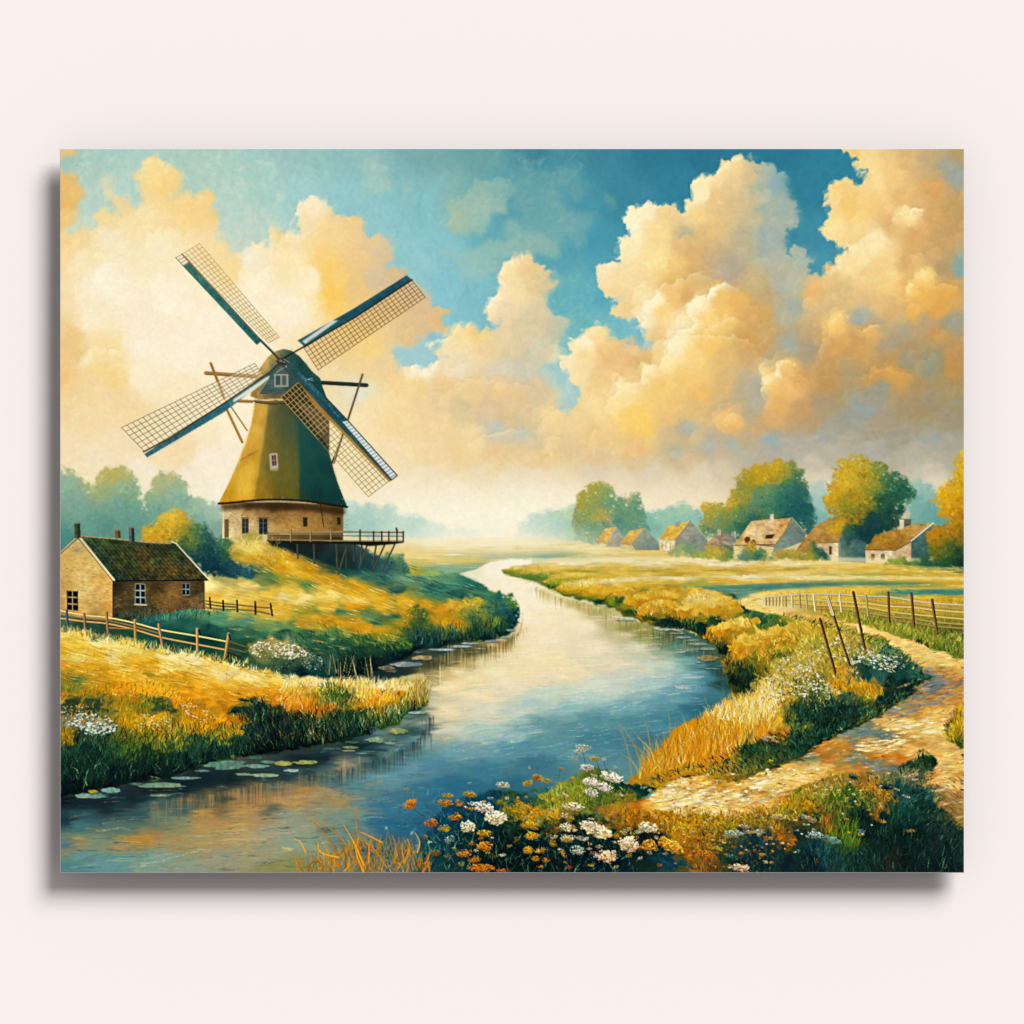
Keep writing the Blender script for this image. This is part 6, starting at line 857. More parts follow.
PP = P('C3', '850,310 900,300 1023,288', 'D3', '40,280 70,276 40,290 22,306 20,320 60,342 150,358 250,376 350,396 430,412 520,438 600,464 700,502 780,528 860,550 860,720 820,760 770,810 770,860 843,890', 'D4', '843,520 800,480 760,440 720,400 690,340 640,300 560,300 450,290 330,295 280,320 210,340 150,400 100,440 0,445', 'C4', '900,448 820,462 700,455 600,455 540,445 430,460 400,440 410,410 480,390 520,370 560,345 600,320 660,300 720,290 790,325 850,320 920,300 1024,262', 'D4', '120,255 210,225 240,190 330,155', 'D3', '330,860 380,830 440,805 510,775 540,742 590,722 640,692 684,645 690,602 658,562 600,512 520,470 440,444 380,420 290,400 200,390 100,370 0,348')
L_path = new_label('path')
fill(PP, PATH, warp=1.2, wscale=5, feather=.6, ax=.5, soft=2.2, power=3.8, cwarp=1, lab=L_path, seed=11, tex=.05, texscale=2.5, texax=2)
scramble(PP, 1.1, 3, 51, 3.)
streaks(PP, 1700, 9, 1.3, .1, -.12, .18, .45, 121, 'F5E0AC C08C48 9C7444', .14, 2)
streaks(P('C4', '500,360 640,300 1024,270', 'D4', '300,240 200,340 0,440', 'C4', '600,450 500,430'), 450, 8, 2, .08, -.1, .25, .5, 122, 'FBF2D0 F8E4B0 A87C38', .3, 2)
streaks(P('C4', '540,345 740,330 1000,350 980,430 600,445'), 110, 7, .6, .1, .15, .4, .45, 123, '8A6430 A87C3C', .8, 1)
for q0, n0, c0 in (('670,620 830,600 840,700 640,760 560,800 640,690', 60, '7C8484 8C8C84 6F7C80'), ('350,850 520,810 600,850 480,900 360,890', 50, '7C8C88 708484'), ('540,740 660,720 640,760 560,800', 20, '8A8878'), ('600,640 843,660 843,760 640,800', 60, 'C09458 D8A868 B88C50')): streaks(P('D3', q0), n0, 16, 2.6, .06, -.22, .12, .4, 124, c0, 1, 0)
streaks(P('D4', '210,190 440,130 620,160 560,240 300,240'), 90, 14, 2.4, .08, -.2, .15, .45, 125, 'C8944C B8843C D8A458', .7, 0)
streaks(P('D4', '400,170 620,150 640,190 440,210'), 26, 12, 2.2, .05, -.1, .1, .6, 126, 'F8E0A8 FBEBC0', 1, 0)
streaks(P('D4', '380,200 500,230 600,280 540,290 400,240'), 26, 12, 2.2, .05, .2, .1, .5, 127, '7A8C88 8A9488', 1, 0)
streaks(P('D3', '520,800 760,770 800,840 560,860'), 46, 13, 2.4, .05, -.1, .12, .55, 128, 'F8E2AC FBEBC0 F5D898', 1, 0)
streaks(P('C4', '560,350 900,340 980,300 1010,300 900,400 560,430'), 70, 13, 2.6, .05, -.1, .14, .5, 129, 'FBEBBC F5DCA0 FBF0CC', 1, 0)
streaks(P('D4', '700,330 843,300 843,480 760,430'), 60, 11, 2, .06, .5, .2, .5, 131, '8C7448 A0845C 7A6C50', 1, 0)
# verge on the far side of the path, edge grass
V1 = P('D3', '843,325 843,548 780,528 700,502 600,464 520,438 430,412 350,396 250,376 100,350 20,320 40,292 100,280 400,275')
grass(P('D3', '250,360 400,360 843,430 843,545 700,500 520,436 350,394'), 1300, 5, .1, .5, .8, .16, .6, 124, .4, '8C9440 5A7434 B8A848 3F6438 D8C060', .3, 1)
grass(P('D3', '70,290 400,280 843,320 843,430 400,370 100,345'), 800, 4, .1, .5, .7, .12, .5, 125, .4, 'E8C860 C8A040 8C9040', .25, 1)
L_eg = new_label('grass', 'yellow tuft of grass cut by the right edge'); 
fill(P('D3', '870,700 830,740 800,790 770,830 765,850 800,875 870,905'), CP('D3', '840,750,D8A828 820,800,E0B030 790,840,A89028 830,870,3F5828 800,870,6A6C28 840,830,A88C24'), warp=2, wscale=4, feather=.8, lab=L_eg, seed=4)
grass(P('D3', '860,700 820,760 775,830 770,860 860,900'), 420, 8, -.2, .4, .8, .15, .6, 126, .4, 'F0CC50 D8A024 5A6428 8A7828', .4, 2)
streaks(P('D3', '560,270 843,280 843,290 560,288'), 60, 10, 1.4, .05, 0, .03, .5, 127, '5A8C7C', .7, 0)
for x, y in scatter(PP, 260, np.random.default_rng(601)):
    if y < 640: continue
    r = np.random.default_rng(int(x * 31 + y * 17)); s_ = r.uniform(2, 7) * (y - 600) / 170 + 1
    dab(x, y, s_, s_ * .18, r.uniform(-.3, .05), jit(hexc(['FBEEC8', 'F5DCA0', '8A9088', 'B8803C', '9C7444', 'FBF2D4'][r.integers(6)]), r, .05, .02), .5, .7)
grass(P('D3', '100,366 290,398 440,442 600,510 660,565 690,605 680,645 560,735 470,790 330,855 240,895 240,880 440,780 540,720 620,660 650,600 560,520 400,450 200,400'), 700, 4, .9, .5, .7, .2, .7, 602, .4, '3A5C3C 6A7434 A89840 24483C', .4, 1)
# ---------------------------------------------------------------- flower bank in the foreground
FB = CP('C4', '20,430,C08C20 60,440,D8981C 100,370,A89C34 150,360,A8A040 150,400,C8A830 200,350,8A9438 240,390,A89C30 60,400,6A7830 10,400,2A5454 50,390,3A6450 120,440,E0A028 180,450,8A7028 220,470,2C4430 250,420,7A8830 300,390,4A6434 300,350,6A7C48 350,380,5A7034 400,340,2A5040 420,380,8A7828 380,410,C8901C 350,440,C8842C 440,340,1F4440 480,350,1F4838 420,460,C87C18 480,480,A86C1C 500,440,C08424 560,470,C8841C 620,480,D89820 680,490,D8981C 560,520,9A6C24 630,540,C8801C 700,530,B8801C 740,500,A87C28 780,480,C8981C 830,480,A88824 900,460,C89428 980,450,C8902C 780,530,6A6028 850,520,5A6844 900,520,3A5040 950,530,24444C 1000,520,3A5448 720,580,A87020 660,600,C07018 740,620,B8681C 700,650,A06820 640,640,5A5428 780,600,3A4828 820,620,24443C 900,600,2A4448 960,590,1F3C44 850,650,1F3C34 950,650,1A3434 1010,640,1F3C3C 760,660,6A4C20 30,480,1F3C2C 60,520,142C28 20,560,1A3028 100,500,3A4428 140,520,6A5C28 120,560,142C2C 60,600,102424 100,640,0F2424 30,650,0C2020 200,560,183038 250,580,10282C 200,640,102424 300,600,0F2628 350,560,142C30 350,640,10282C 400,640,0F2A30 450,600,142C2C 500,640,1A3430 560,620,1A4450 600,650,1A4850 540,560,24342C 480,560,1F3030 450,530,3A4428 260,650,0F2028 300,480,4A5430 340,500,4A4C28 400,510,7A6428 300,560,1F3834 180,500,2A3828 260,500,2C3C2C',
 'B4', '1020,390,4A6430 980,400,3A5C34 930,400,2F5850 900,420,8A7824 960,430,C8901C 1010,430,C88C1C 930,450,A8841C 980,460,C8941C 1010,480,8A7424 900,480,3A5438 850,390,1F5064 800,400,24586C 750,430,1F5468 700,430,1F546C 830,450,1A4450 760,480,1F4C58 700,500,1A4458 650,470,1F546C 600,520,1F5468 650,540,1A4854 620,580,1C4C54 560,600,2A5C5C 580,640,1F4C54 640,620,1A4444 680,640,1A3C40 720,560,1A3834 760,520,183434 800,560,14302C 850,520,102828 880,560,0F2624 900,600,0C2020 850,620,102424 950,540,0F2828 1000,560,122C28 950,620,0A1C1C 1000,640,0A1C1C 920,500,1F3C2C 780,620,1A2C24 850,480,183840 540,560,2C5C68 700,600,1C3C3C 960,380,2A5848',
 'D4', '20,440,B8882C 60,470,7A7434 120,440,A88828 150,400,C8941C 200,370,A88C2C 240,340,C89834 260,380,8A8C34 220,410,C8881C 300,310,C89438 330,340,A88C34 380,300,B88C38 380,350,4A6C2C 330,380,5A7C30 300,400,6F7C2C 280,440,8A6C20 250,460,3A4828 300,480,A87020 350,490,7A6C24 340,520,5A6C24 400,540,4A6424 380,580,3A5C2C 440,320,B87C2C 480,330,C88428 450,380,6A7428 500,370,8A6C24 420,420,2A4C24 480,400,4A6428 510,400,C08828 500,430,8A6424 540,380,C88024 440,460,142C24 520,470,122C28 400,480,1F3C28 470,520,0F2824 560,330,2A5450 540,300,6A7448 600,300,7A7854 640,320,5A6448 590,350,1F4C4C 620,390,24585C 570,420,1F5448 620,430,1F4C3C 560,460,1F4838 620,470,183C34 660,360,24504C 660,400,1F4840 680,440,183830 700,480,14302C 740,470,3A4C38 740,520,1A3430 800,540,1F3C34 780,580,122C2C 830,620,1F3C38 720,580,1C3430 650,530,102824 600,540,102824 560,560,142C28 520,580,183028 480,620,1A3430 560,640,2A3028 620,640,142824 700,640,142828 780,650,142828 420,620,1A3C38 350,620,1F4440 300,600,24585C 250,580,1F444C 200,600,1C3C38 150,640,142C34 100,600,1F3C3C 60,560,2A444C 20,540,1F3C48 20,600,1A3434 60,640,142C30 120,540,A8681C 100,520,C07C1C 160,560,8A5C20 150,510,5A5028 200,540,2A3C34 250,640,142830 600,260,3A5444 640,240,3A5430 680,220,3A5C2C 700,240,2F4C30 660,270,5A6444 640,290,8A8458 670,300,6A7450 700,310,8A8458 560,290,7A7850 20,470,8A7434 80,500,A87428')
q_ = FB[1][:, 0] > FB[1][:, 2] + .4; FB[1][q_] *= np.array([.86, .96, 1.2], F)
FBP = P('B4', '530,700 540,620 530,570 560,540 600,500 630,440 700,390 780,370 860,350 920,360 980,360 1024,370', 'C4', '0,400 60,350 110,345 170,325 210,290 300,270 380,290 430,310 450,330 520,335 540,345 480,380 500,395 410,412 410,425 440,440 540,438 620,448 720,450 830,458 900,445 960,425', 'D4', '0,430 100,430 130,400 200,340 280,320 330,293 450,288 560,298 610,250 680,192 745,245 700,275 680,300 700,340 720,390 760,435 800,475 843,520 880,700')
L_fb = new_label('meadow', 'dark flower bank in the foreground')
fill(FBP, FB, warp=1.4, wscale=4, feather=.6, ax=.9, soft=2.2, power=3.8, cwarp=1.2, lab=L_fb, seed=12, tex=.07, texscale=2.5)
scramble(FBP, 3, 3, 52)
foliage(FBP, 2400, 1.7, 131, .2, .6, .6)
grass(P('D4', '250,400 500,340 650,400 800,520 843,600 843,690 200,690'), 1900, 9, .1, .45, .8, .3, .55, 132, .6, '3A5C44 24504C 0C1C20 4A6C44 1A3C38', .25, 2)
grass(P('D4', '560,300 690,200 740,250 700,330 800,480 843,540 800,600 700,500 600,400'), 800, 6, .5, .5, .8, .25, .55, 133, .4, '2C5040 3A6050 4A6848 142C28', .3, 2)
grass(P('D4', '0,440 200,350 330,295 560,300 520,400 300,440 250,470 0,500'), 900, 5, .3, .6, .8, .2, .6, 134, .4, 'C8901C E8B440 6A7C2C 4A6428 A87820', .3, 1)
grass(P('C4', '400,410 440,440 1023,450 1023,520 700,560 400,500'), 900, 5, 0, .6, .9, .2, .6, 135, .4, 'C8861C E0A028 8A7028 A86818', .3, 1)
grass(P('C4', '700,520 1023,520 1023,690 700,690'), 600, 8, 0, .4, .8, .25, .5, 136, .4, '24444C 3A5448 1A3434 3A5C44', .3, 2)
grass(P('C4', '100,350 200,330 330,330 450,350 400,400 300,420 100,440'), 600, 5, -.2, .6, .8, .18, .55, 137, .4, 'B8A840 6A7C34 8A9438 2C4430', .3, 1)
foliage(P('B4', '600,500 700,400 900,380 1024,450', 'C4', '300,500 500,560 500,690', 'B4', '700,690'), 1500, 1.8, 138, .35, .6, .45, .02)
streaks(P('B4', '640,500 1024,520', 'C4', '450,560 450,680', 'B4', '680,690'), 500, 6, 1.1, .3, -.6, .5, .5, 139, '1F4440 2A5450 0A1A1C 34605C', .4, 2)
grass(P('D4', '330,480 420,500 430,580 370,570'), 120, 12, .1, .3, .9, .12, .6, 140, .4, '5A7C24 7A8C2C 4A6C28', .6, 2)
# leaf sprays and stems between the flowers
r = np.random.default_rng(150)
for x, y in scatter(P('B4', '560,560 640,460 760,380 1000,400', 'C4', '60,400 400,440 480,560 480,690', 'B4', '620,690'), 520, r):
    c = jit(hexc(['2C5C4C', '3A6C54', '1F4C4C', '5A7C48', '14302E', '4A8478'][r.integers(6)]), r, .2, .02); a = r.uniform(-2.6, -.5); l = r.uniform(1.2, 3.4)
    dab(x, y, l, l * .32, a, c, .65, 1.2)
for x, y in scatter(P('B4', '560,560 700,430 960,400', 'C4', '100,420 420,450 470,690', 'B4', '620,690'), 150, r):
    blade(x, y + 4, r.uniform(5, 12), r.normal(0, .4), .5, jit(hexc('4A7860'), r, .25, .03), .55, .4)
for x, y in scatter(P('C4', '480,450 1000,450 1000,690 620,690'), 500, r):
    c = jit(hexc(['B87820', 'D8982C', '6A6C28', '2F5038', '8A5C1C', '3A6448'][r.integers(6)]), r, .18, .02); l = r.uniform(.8, 2.2)
    dab(x, y, l, l * .5, r.uniform(-1.5, 1.5), c, .6, 1.2)
# teal leaves
for x, y, a in [(560, 632, .5), (590, 648, .4), (665, 655, .5), (640, 640, .6), (575, 640, .3)]:
    q = P('C4', '%d,%d' % (x, y))[0]; dab(q[0], q[1], 6, 2.2, a, hexc('1F5468'), .55, 1)
# amber reeds in the lower left corner of the bank
r = np.random.default_rng(141); L_reed = new_label('reeds', 'amber reeds at the bottom edge')
REEDS = P('B4', '60,690 90,640 140,620 230,600 300,560 400,570 500,590 580,640 600,690')
grass(REEDS, 700, 15, 0, .45, .9, .12, .55, 142, .5, 'C87C14 E09820 A86C18 8A7C38 C8901C', .7, 0)
for p_ in ['240,660 200,560 150,500 115,470', '300,650 260,570 190,500 125,480', '300,640 310,560 300,490 303,430', '330,650 290,560 250,490', '420,660 380,600 340,560 310,550', '330,680 300,600 310,540', '560,680 585,640 545,650', '450,640 455,570 440,530', '490,640 510,580 500,545', '110,660 130,640 155,640 160,655', '100,600 80,560 50,545', '230,620 160,600 150,560', '400,560 340,530 315,520', '70,670 60,620 40,610', '540,600 550,560 530,520', '350,640 350,580 340,560', '260,660 255,600 230,560']:
    q = smooth(P('B4', p_), 5, False); line(q, 1.7, jit(hexc('D08C1C'), r, .15, .03), .85, L_reed, .5)
for x, y in zip(r.uniform(480, 700, 90), r.uniform(360, 640, 90)):
    q = P('B4', '%f,%f' % (x, y))[0]; blade(q[0], q[1] + 3, 6, r.normal(0, .5), .5, jit(hexc('4A7C84'), r, .25, .04), .5, .4)
mk = P('B4', '60,690 90,650 230,610 300,570 400,580 520,600 580,650 590,690')
a, sl = mask(mk, 1, 5); j0, j1, i0, i1 = sl; LAB[j0:j1, i0:i1][a > .5] = L_reed
# ---------------------------------------------------------------- flowers
def flower(t, u, v, ru, rv, c, seed, ang=0, dark='6A3C10', lab=True, n=0):
    """an umbel: a cluster of petal touches, brighter above, over a darker base"""
    r = np.random.default_rng(seed); x, y = (u, v) if t == 'P' else P(t, '%f,%f' % (u, v))[0]; rx = ru * K; ry = rv * K; base = hexc(c)
    if base[0] > base[2] + .3: base = base * np.array([.98, 1.07, 1], F)
    L = new_label('flower') if lab else None
    dab(x, y + ry * .2, rx * .82, ry * .72, ang, (base * .55 + hexc(dark) * .15).astype(F), .8, .8, L)
    N = n or int(24 + rx * ry * 2.4)
    for k in range(N):
        a = r.uniform(0, 6.28); q = math.sqrt(r.random()) * r.uniform(.85, 1.12); dx = q * rx * math.cos(a); dy = q * ry * math.sin(a)
        br = .93 - .24 * (dy / ry) + .14 * r.standard_normal()
        dab(x + dx * math.cos(ang) - dy * math.sin(ang), y + dy * math.cos(ang) + dx * math.sin(ang), max(.5, rx * .13) * r.uniform(.5, 1.2), max(.4, ry * .15) * r.uniform(.6, 1.2), ang + r.normal(0, .4), np.clip(base * br + r.normal(0, .015, 3), 0, 1).astype(F), .9, 1.6, L)
WH, CR, OR, YO, PK, TQ = 'EDE0C4', 'F0E0B0', 'D8842C', 'DDA034', 'E0B488', '8CC0B8'
def stem(t, p, c='24443C', w=.7): line(smooth(P(t, p), 4, False), w, c, .7)
for p_ in ['880,340 885,370 880,400', '515,412 540,440 570,460', '600,490 640,540', '740,500 760,540', '660,380 680,420 720,470', '745,375 800,430', '800,430 830,480', '850,470 860,520', '710,410 760,460', '650,410 700,440 760,500', '690,470 740,510', '570,440 610,460 640,500']: stem('B4', p_)
for p_ in ['245,195 255,240 260,270', '300,240 320,290', '160,275 150,310', '60,305 50,350', '265,270 280,310', '330,240 340,280', '230,200 215,230']: stem('C4', p_, '3A5C48')
k_ = 200
for t, L_ in (('B4', [(515, 410, 31, 20, OR, -.4), (498, 352, 13, 7, YO, 0), (660, 376, 25, 12, YO, 0), (650, 405, 31, 15, OR, .1), (708, 408, 20, 12, OR, 0), (746, 371, 31, 13, YO, .15), (740, 427, 20, 6, 'B8702C', .3), (800, 420, 42, 21, WH, .2), (878, 334, 31, 13, CR, .1), (850, 464, 42, 28, CR, 0), (740, 498, 31, 23, CR, 0), (690, 463, 28, 13, OR, 0), (595, 484, 28, 17, 'D8782C', 0), (648, 505, 27, 13, YO, -.1), (572, 540, 12, 10, 'B87848', 0), (804, 525, 30, 15, YO, .1), (804, 575, 33, 20, OR, 0), (755, 564, 13, 10, OR, 0), (728, 604, 28, 16, OR, -.1), (766, 630, 28, 14, 'C87C24', -.2), (795, 662, 50, 17, 'D87828', 0), (880, 674, 34, 9, 'C86C28', 0), (614, 602, 20, 13, 'A86C28', 0), (656, 615, 14, 11, '9A7838', 0), (715, 645, 15, 11, 'B8A050', 0), (842, 615, 20, 9, '7A6424', 0), (978, 592, 19, 16, YO, 0), (990, 534, 29, 15, YO, .1), (985, 490, 34, 14, YO, .1), (1005, 625, 17, 12, 'D8902C', 0), (932, 548, 15, 10, 'A86C24', .3), (976, 328, 24, 11, YO, -.2), (1012, 305, 20, 14, OR, 0), (930, 398, 14, 10, 'C88C2C', 0), (668, 550, 22, 14, '8CB0A0', -.3), (893, 386, 10, 6, CR, 0), (830, 386, 12, 5, 'A8BCA8', 0), (590, 560, 8, 5, CR, 0), (540, 578, 8, 8, '8CB8C0', 0), (518, 526, 7, 9, 'C8DCDC', 0), (418, 505, 7, 6, 'C0D4D4', 0), (982, 268, 6, 7, 'B8C084', 0), (745, 327, 9, 5, '9CB8A8', 0)]),
 ('C4', [(250, 186, 33, 11, CR, .1), (232, 202, 24, 9, CR, 0), (217, 229, 16, 10, 'E8C07C', 0), (296, 231, 27, 11, 'E8A838', .1), (262, 266, 32, 14, WH, 0), (374, 263, 9, 6, 'C8D0B8', .3), (160, 270, 14, 7, OR, 0), (32, 327, 23, 11, YO, -.3), (68, 302, 20, 10, OR, 0), (105, 317, 34, 10, YO, .1), (205, 310, 14, 9, YO, 0), (280, 322, 36, 18, WH, .1), (362, 304, 48, 20, WH, .3), (325, 340, 44, 18, WH, .4), (282, 364, 28, 18, WH, .3), (292, 297, 14, 9, CR, 0), (330, 235, 10, 9, 'B8CCC8', 0), (210, 420, 42, 16, CR, .1), (178, 374, 12, 7, CR, .5), (398, 374, 12, 5, CR, .5), (486, 344, 14, 7, 'B8C8B8', 0), (300, 512, 62, 26, CR, .35), (275, 490, 40, 14, CR, .1), (280, 468, 16, 6, WH, 0), (186, 503, 31, 18, CR, .1), (190, 546, 32, 15, 'E0CC98', 0), (242, 546, 24, 10, 'C8C8A8', .3), (226, 592, 29, 18, 'A8BCA0', 0), (132, 566, 17, 12, YO, 0), (45, 534, 29, 15, YO, 0), (34, 590, 21, 16, YO, 0), (84, 592, 20, 13, 'D8982C', 0), (62, 624, 17, 12, OR, 0), (38, 492, 36, 12, YO, 0), (195, 658, 15, 10, 'C8602C', 0), (428, 568, 40, 32, 'DDC49C', .1), (505, 501, 42, 20, CR, .2), (505, 571, 31, 24, 'D89040', 0), (590, 571, 54, 24, 'E8A040', .45), (342, 616, 41, 25, 'E0BC94', .2), (290, 604, 18, 8, 'C8A088', 0), (548, 650, 12, 7, 'C86C28', 0), (727, 609, 30, 17, 'D07C20', 0), (752, 575, 24, 11, 'D88C24', 0), (760, 545, 15, 11, 'D88820', 0), (790, 490, 26, 9, YO, 0), (700, 550, 34, 14, 'B87020', 0), (865, 661, 44, 16, 'E0BC98', .1), (825, 614, 17, 8, '5AA8A0', 0), (842, 526, 40, 14, 'A8B8B0', 0), (885, 497, 26, 9, 'D8C8A8', .2), (900, 519, 26, 8, 'B8B8A0', 0), (942, 519, 20, 11, '9CB8BC', 0), (1008, 460, 24, 10, 'D8BC8C', 0), (990, 380, 18, 8, 'E8CC98', 0), (530, 457, 14, 5, 'E8C890', 0), (985, 240, 12, 5, 'D8B02C', 0), (848, 258, 16, 6, 'B88C2C', .3), (965, 153, 18, 8, 'E8C8A0', .3), (1000, 157, 22, 8, 'D8B078', .5), (985, 145, 24, 6, 'E8C890', 0)]),
 ('D4', [(118, 460, 34, 11, 'E0BC7C', .1), (240, 470, 36, 11, 'D0B088', .4), (205, 458, 16, 8, '8CA8A8', .2), (258, 531, 32, 15, 'A8BCB8', .15), (322, 550, 42, 14, '7CA09C', .35), (36, 519, 23, 11, 'C8C4A8', 0), (4, 520, 16, 8, 'D8B078', 0), (190, 521, 20, 8, '2C5878', .3), (440, 517, 15, 9, '9CA8C0', 0), (522, 478, 15, 8, 'D8A048', .2), (632, 516, 20, 7, 'C88850', 0), (408, 302, 24, 14, '2A5A54', .3), (530, 342, 34, 11, '1A3848', .2), (480, 303, 12, 6, 'D8C898', 0), (608, 377, 14, 4, 'E0CCA8', .4), (624, 383, 7, 4, 'D8D0C0', 0), (578, 352, 14, 4, 'D0B060', .4), (300, 354, 16, 6, 'E8D498', 0), (290, 373, 18, 5, 'E8D8A0', .1), (350, 356, 12, 5, 'E0C888', 0), (256, 366, 8, 5, 'E0C888', 0), (408, 371, 7, 5, 'E8D498', 0), (636, 298, 14, 8, 'D8C8A8', -.3), (656, 293, 9, 8, 'E0C8B0', 0), (615, 303, 12, 6, 'D0C0A0', 0), (650, 314, 22, 4, 'C8B890', 0), (192, 595, 6, 8, '5A9C9C', 0), (264, 632, 6, 10, '8A5428', 0), (80, 239, 10, 5, 'D0A020', 0), (516, 340, 8, 4, 'C8D4D0', 0), (700, 300, 10, 4, 'A89468', 0)])):
    for u, v, ru, rv, c, a in L_:
        k_ += 1; flower(t, u, v, ru, rv, c, k_, a, lab=ru * rv > 230)
blooms(P('C4', '450,440 700,460 900,470 760,600 600,500'), 130, 1.5, 'D88C20 C87418 E0A030 E8B84C', 301, .7)
blooms(P('B4', '910,380 1024,420', 'C4', '60,420 170,440 150,480', 'B4', '980,480 900,450'), 150, 1.6, 'E0A028 C8881C E8B848 A87018', 302, .75)
blooms(P('D4', '90,500 160,500 190,560 170,590 100,560'), 70, 1.6, 'C87818 D89028 A86018', 303, .7)
blooms(P('D4', '480,320 560,380 520,440 470,420'), 40, 1.4, 'C87818 D89028', 304, .6)
blooms(P('C4', '60,560 400,500 500,560 480,680 60,680'), 60, .8, '4A8C90 C8A838 8CB0A8', 305, .6)
blooms(P('B4', '540,480 800,380 1000,600 900,680 560,640'), 90, .7, '5A9494 A8C0A8 C8A050', 306, .6)
blooms(P('D4', '230,330 560,310 600,400 250,400'), 60, .8, 'E8D498 F0E0B0 D8A848', 307, .8)
# daisies over the mound on the right bank
blooms(P('D3', '30,680 60,600 130,540 200,520 260,570 290,630 370,680 300,710 200,690 100,720'), 520, 1.35, 'F0E6C8 E8DAB0 F8F0D8 DCCF9C', 311, .8, .6, None)
blooms(P('D3', '250,520 350,450 450,480 450,520 600,540 610,570 420,560 300,560'), 250, 1.4, 'F3E8D0 E8DCC0 FFF8E8 C8D0C0', 312, .95, .6, '5A6C40')
blooms(P('D3', '420,520 600,530 610,580 560,610 420,560'), 80, 1.3, 'B8CCC8 DCE4DC 8CB0B0', 313, .85)
blooms(P('D3', '0,640 120,560 200,500 280,560 100,720 0,720'), 200, 1.1, 'F8ECC0 E8D498 D0B868', 314, .7)
blooms(P('C3', '930,700 1023,590 1023,760 960,800'), 160, 1.2, 'FFF6D8 F3E4B0 E8C868', 315, .7)
blooms(P('C3', '950,855 1000,850 1020,870 960,870', 'D4', '40,145 100,140 110,160 50,160'), 24, .9, 'E8D0A8 D8B888', 316, .8)
blooms(P('D3', '160,690 400,690 520,720 300,800 160,760'), 90, .8, '8CA898 5A8068 C8C8A8', 317, .5)
grass(P('D3', '310,610 420,620 530,690 460,720 380,660'), 260, 6, -.1, .4, .8, .12, .6, 318, .4, 'E8B440 C88C24 F0C858 8A7828', .5, 1)
grass(P('D3', '150,720 450,720 560,700 640,650 600,720 500,770 350,840 200,860 130,790'), 900, 6, .2, .5, .8, .3, .55, 319, .4, '2F5C48 142C28 3A6C5C 4A7044', .35, 1)

r = np.random.default_rng(641)
def many(t_, poly, n, lo_, hi_, cols, seed, label=0):
    r = np.random.default_rng(seed); cl_ = cols.split()
    q = scatter(P(*poly), n, r); q = q[np.argsort(q[:, 1])]
    for x, y in q:
        ru = r.uniform(lo_, hi_); flower('P', x, y, ru / K, ru * r.uniform(.45, .7) / K, cl_[r.integers(len(cl_))], int(x * 13 + y * 7), r.uniform(-.3, .3), lab=False)
# the flower() above works in tile units, so sizes are divided by K
many('P', ('C4', '20,440 240,400 420,450 700,470 760,640 500,600 420,670 60,670'), 54, 1.8, 4.2, 'D8902C DCA034 C87C28 E0B050 D0842C', 651)
many('P', ('C4', '120,430 420,470 560,500 520,640 140,600'), 26, 2, 4.6, 'E8DCC0 F0E4C0 E0CC9C D8D8C0', 652)
many('P', ('C4', '420,440 1000,455 1000,640 640,640'), 60, 1.2, 3.0, 'D8902C DCA034 C87424 E8C080 B86C20', 653)
many('P', ('D4', '0,440 300,320 560,310 620,420 420,560 60,640'), 46, 1.0, 2.6, 'D8902C DCA034 E8D8A8 C87424 A8B8B0', 654)
many('P', ('B4', '640,400 900,350 1020,400 1020,640 640,600'), 34, 1.4, 3.4, 'D8902C DCA034 C87C28 E8DCC0', 655)
many('P', ('D3', '60,620 200,540 300,640 260,700 120,700'), 50, .9, 2.0, 'EADFC0 F4ECD4 E0D2A4', 656)
many('P', ('D3', '320,540 420,500 480,520 600,560 560,600 420,570'), 40, .9, 2.0, 'F0E8D0 FBF4E4 C8D0C0', 657)
# ---------------------------------------------------------------- windmill
MILL = 'windmill'
def part(name, poly, colr, note=None, **kw):
    kw.setdefault('feather', .25); kw.setdefault('soft', 2)
    return fill(poly, colr, lab=new_label(name, note), seed=len(LABELS), **kw)
# shade under the gallery
fill(P('A2', '935,792 1024,795', 'B2', '0,795 300,800 330,830 420,870 440,895 420,925', 'B3', '400,205 330,200 230,190 130,150 50,120 0,105', 'A2', '1000,825 950,808'), CP('A2', '960,800,1A2424 1010,815,1C2C2C', 'B2', '50,810,141F1F 100,850,1C3838 180,860,1F3F40 150,810,121C1C 250,840,163030 230,880,244840 320,840,244C50 360,880,2A5858 400,900,3F6C6C'), feather=1, warp=.6, wscale=4, soft=3, tex=.05)
# ground floor
part(MILL + '/wall', P('A2', '755,640 1024,640', 'B2', '0,640 250,650 249,757 0,757', 'A2', '1024,757 940,757 930,765 800,783 757,780'), CP('A2', '770,670,E8CFA0 780,760,F0D8A4 820,690,D8C090 870,730,D8BE8C 870,690,C8A870 900,740,CBAE78 950,740,C8A870 960,700,A07C48 1000,740,BC9458 1000,690,9A7848 820,660,B89C68 900,665,8A7048 860,660,7A5C38 960,665,6A5030', 'B2', '20,660,7A5C34 30,700,B08A50 60,740,BC9454 100,680,9C7844 130,730,B08A4C 180,690,94743F 160,740,A07E48 220,680,7E6438 230,740,86683C'), 'round brick ground floor', tex=.04, texscale=1.6, texax=1.3)
r = np.random.default_rng(401)
for k in range(320):
    q = P('A2', '%f,%f' % (r.uniform(760, 1260), r.uniform(650, 752)))[0]; seg(q[0], q[1], q[0] + 1.6, q[1] + r.uniform(-.1, .1), .6, .6, jit(hexc('A88454' if k % 2 else '5A4830'), r, .1, .02), .35)
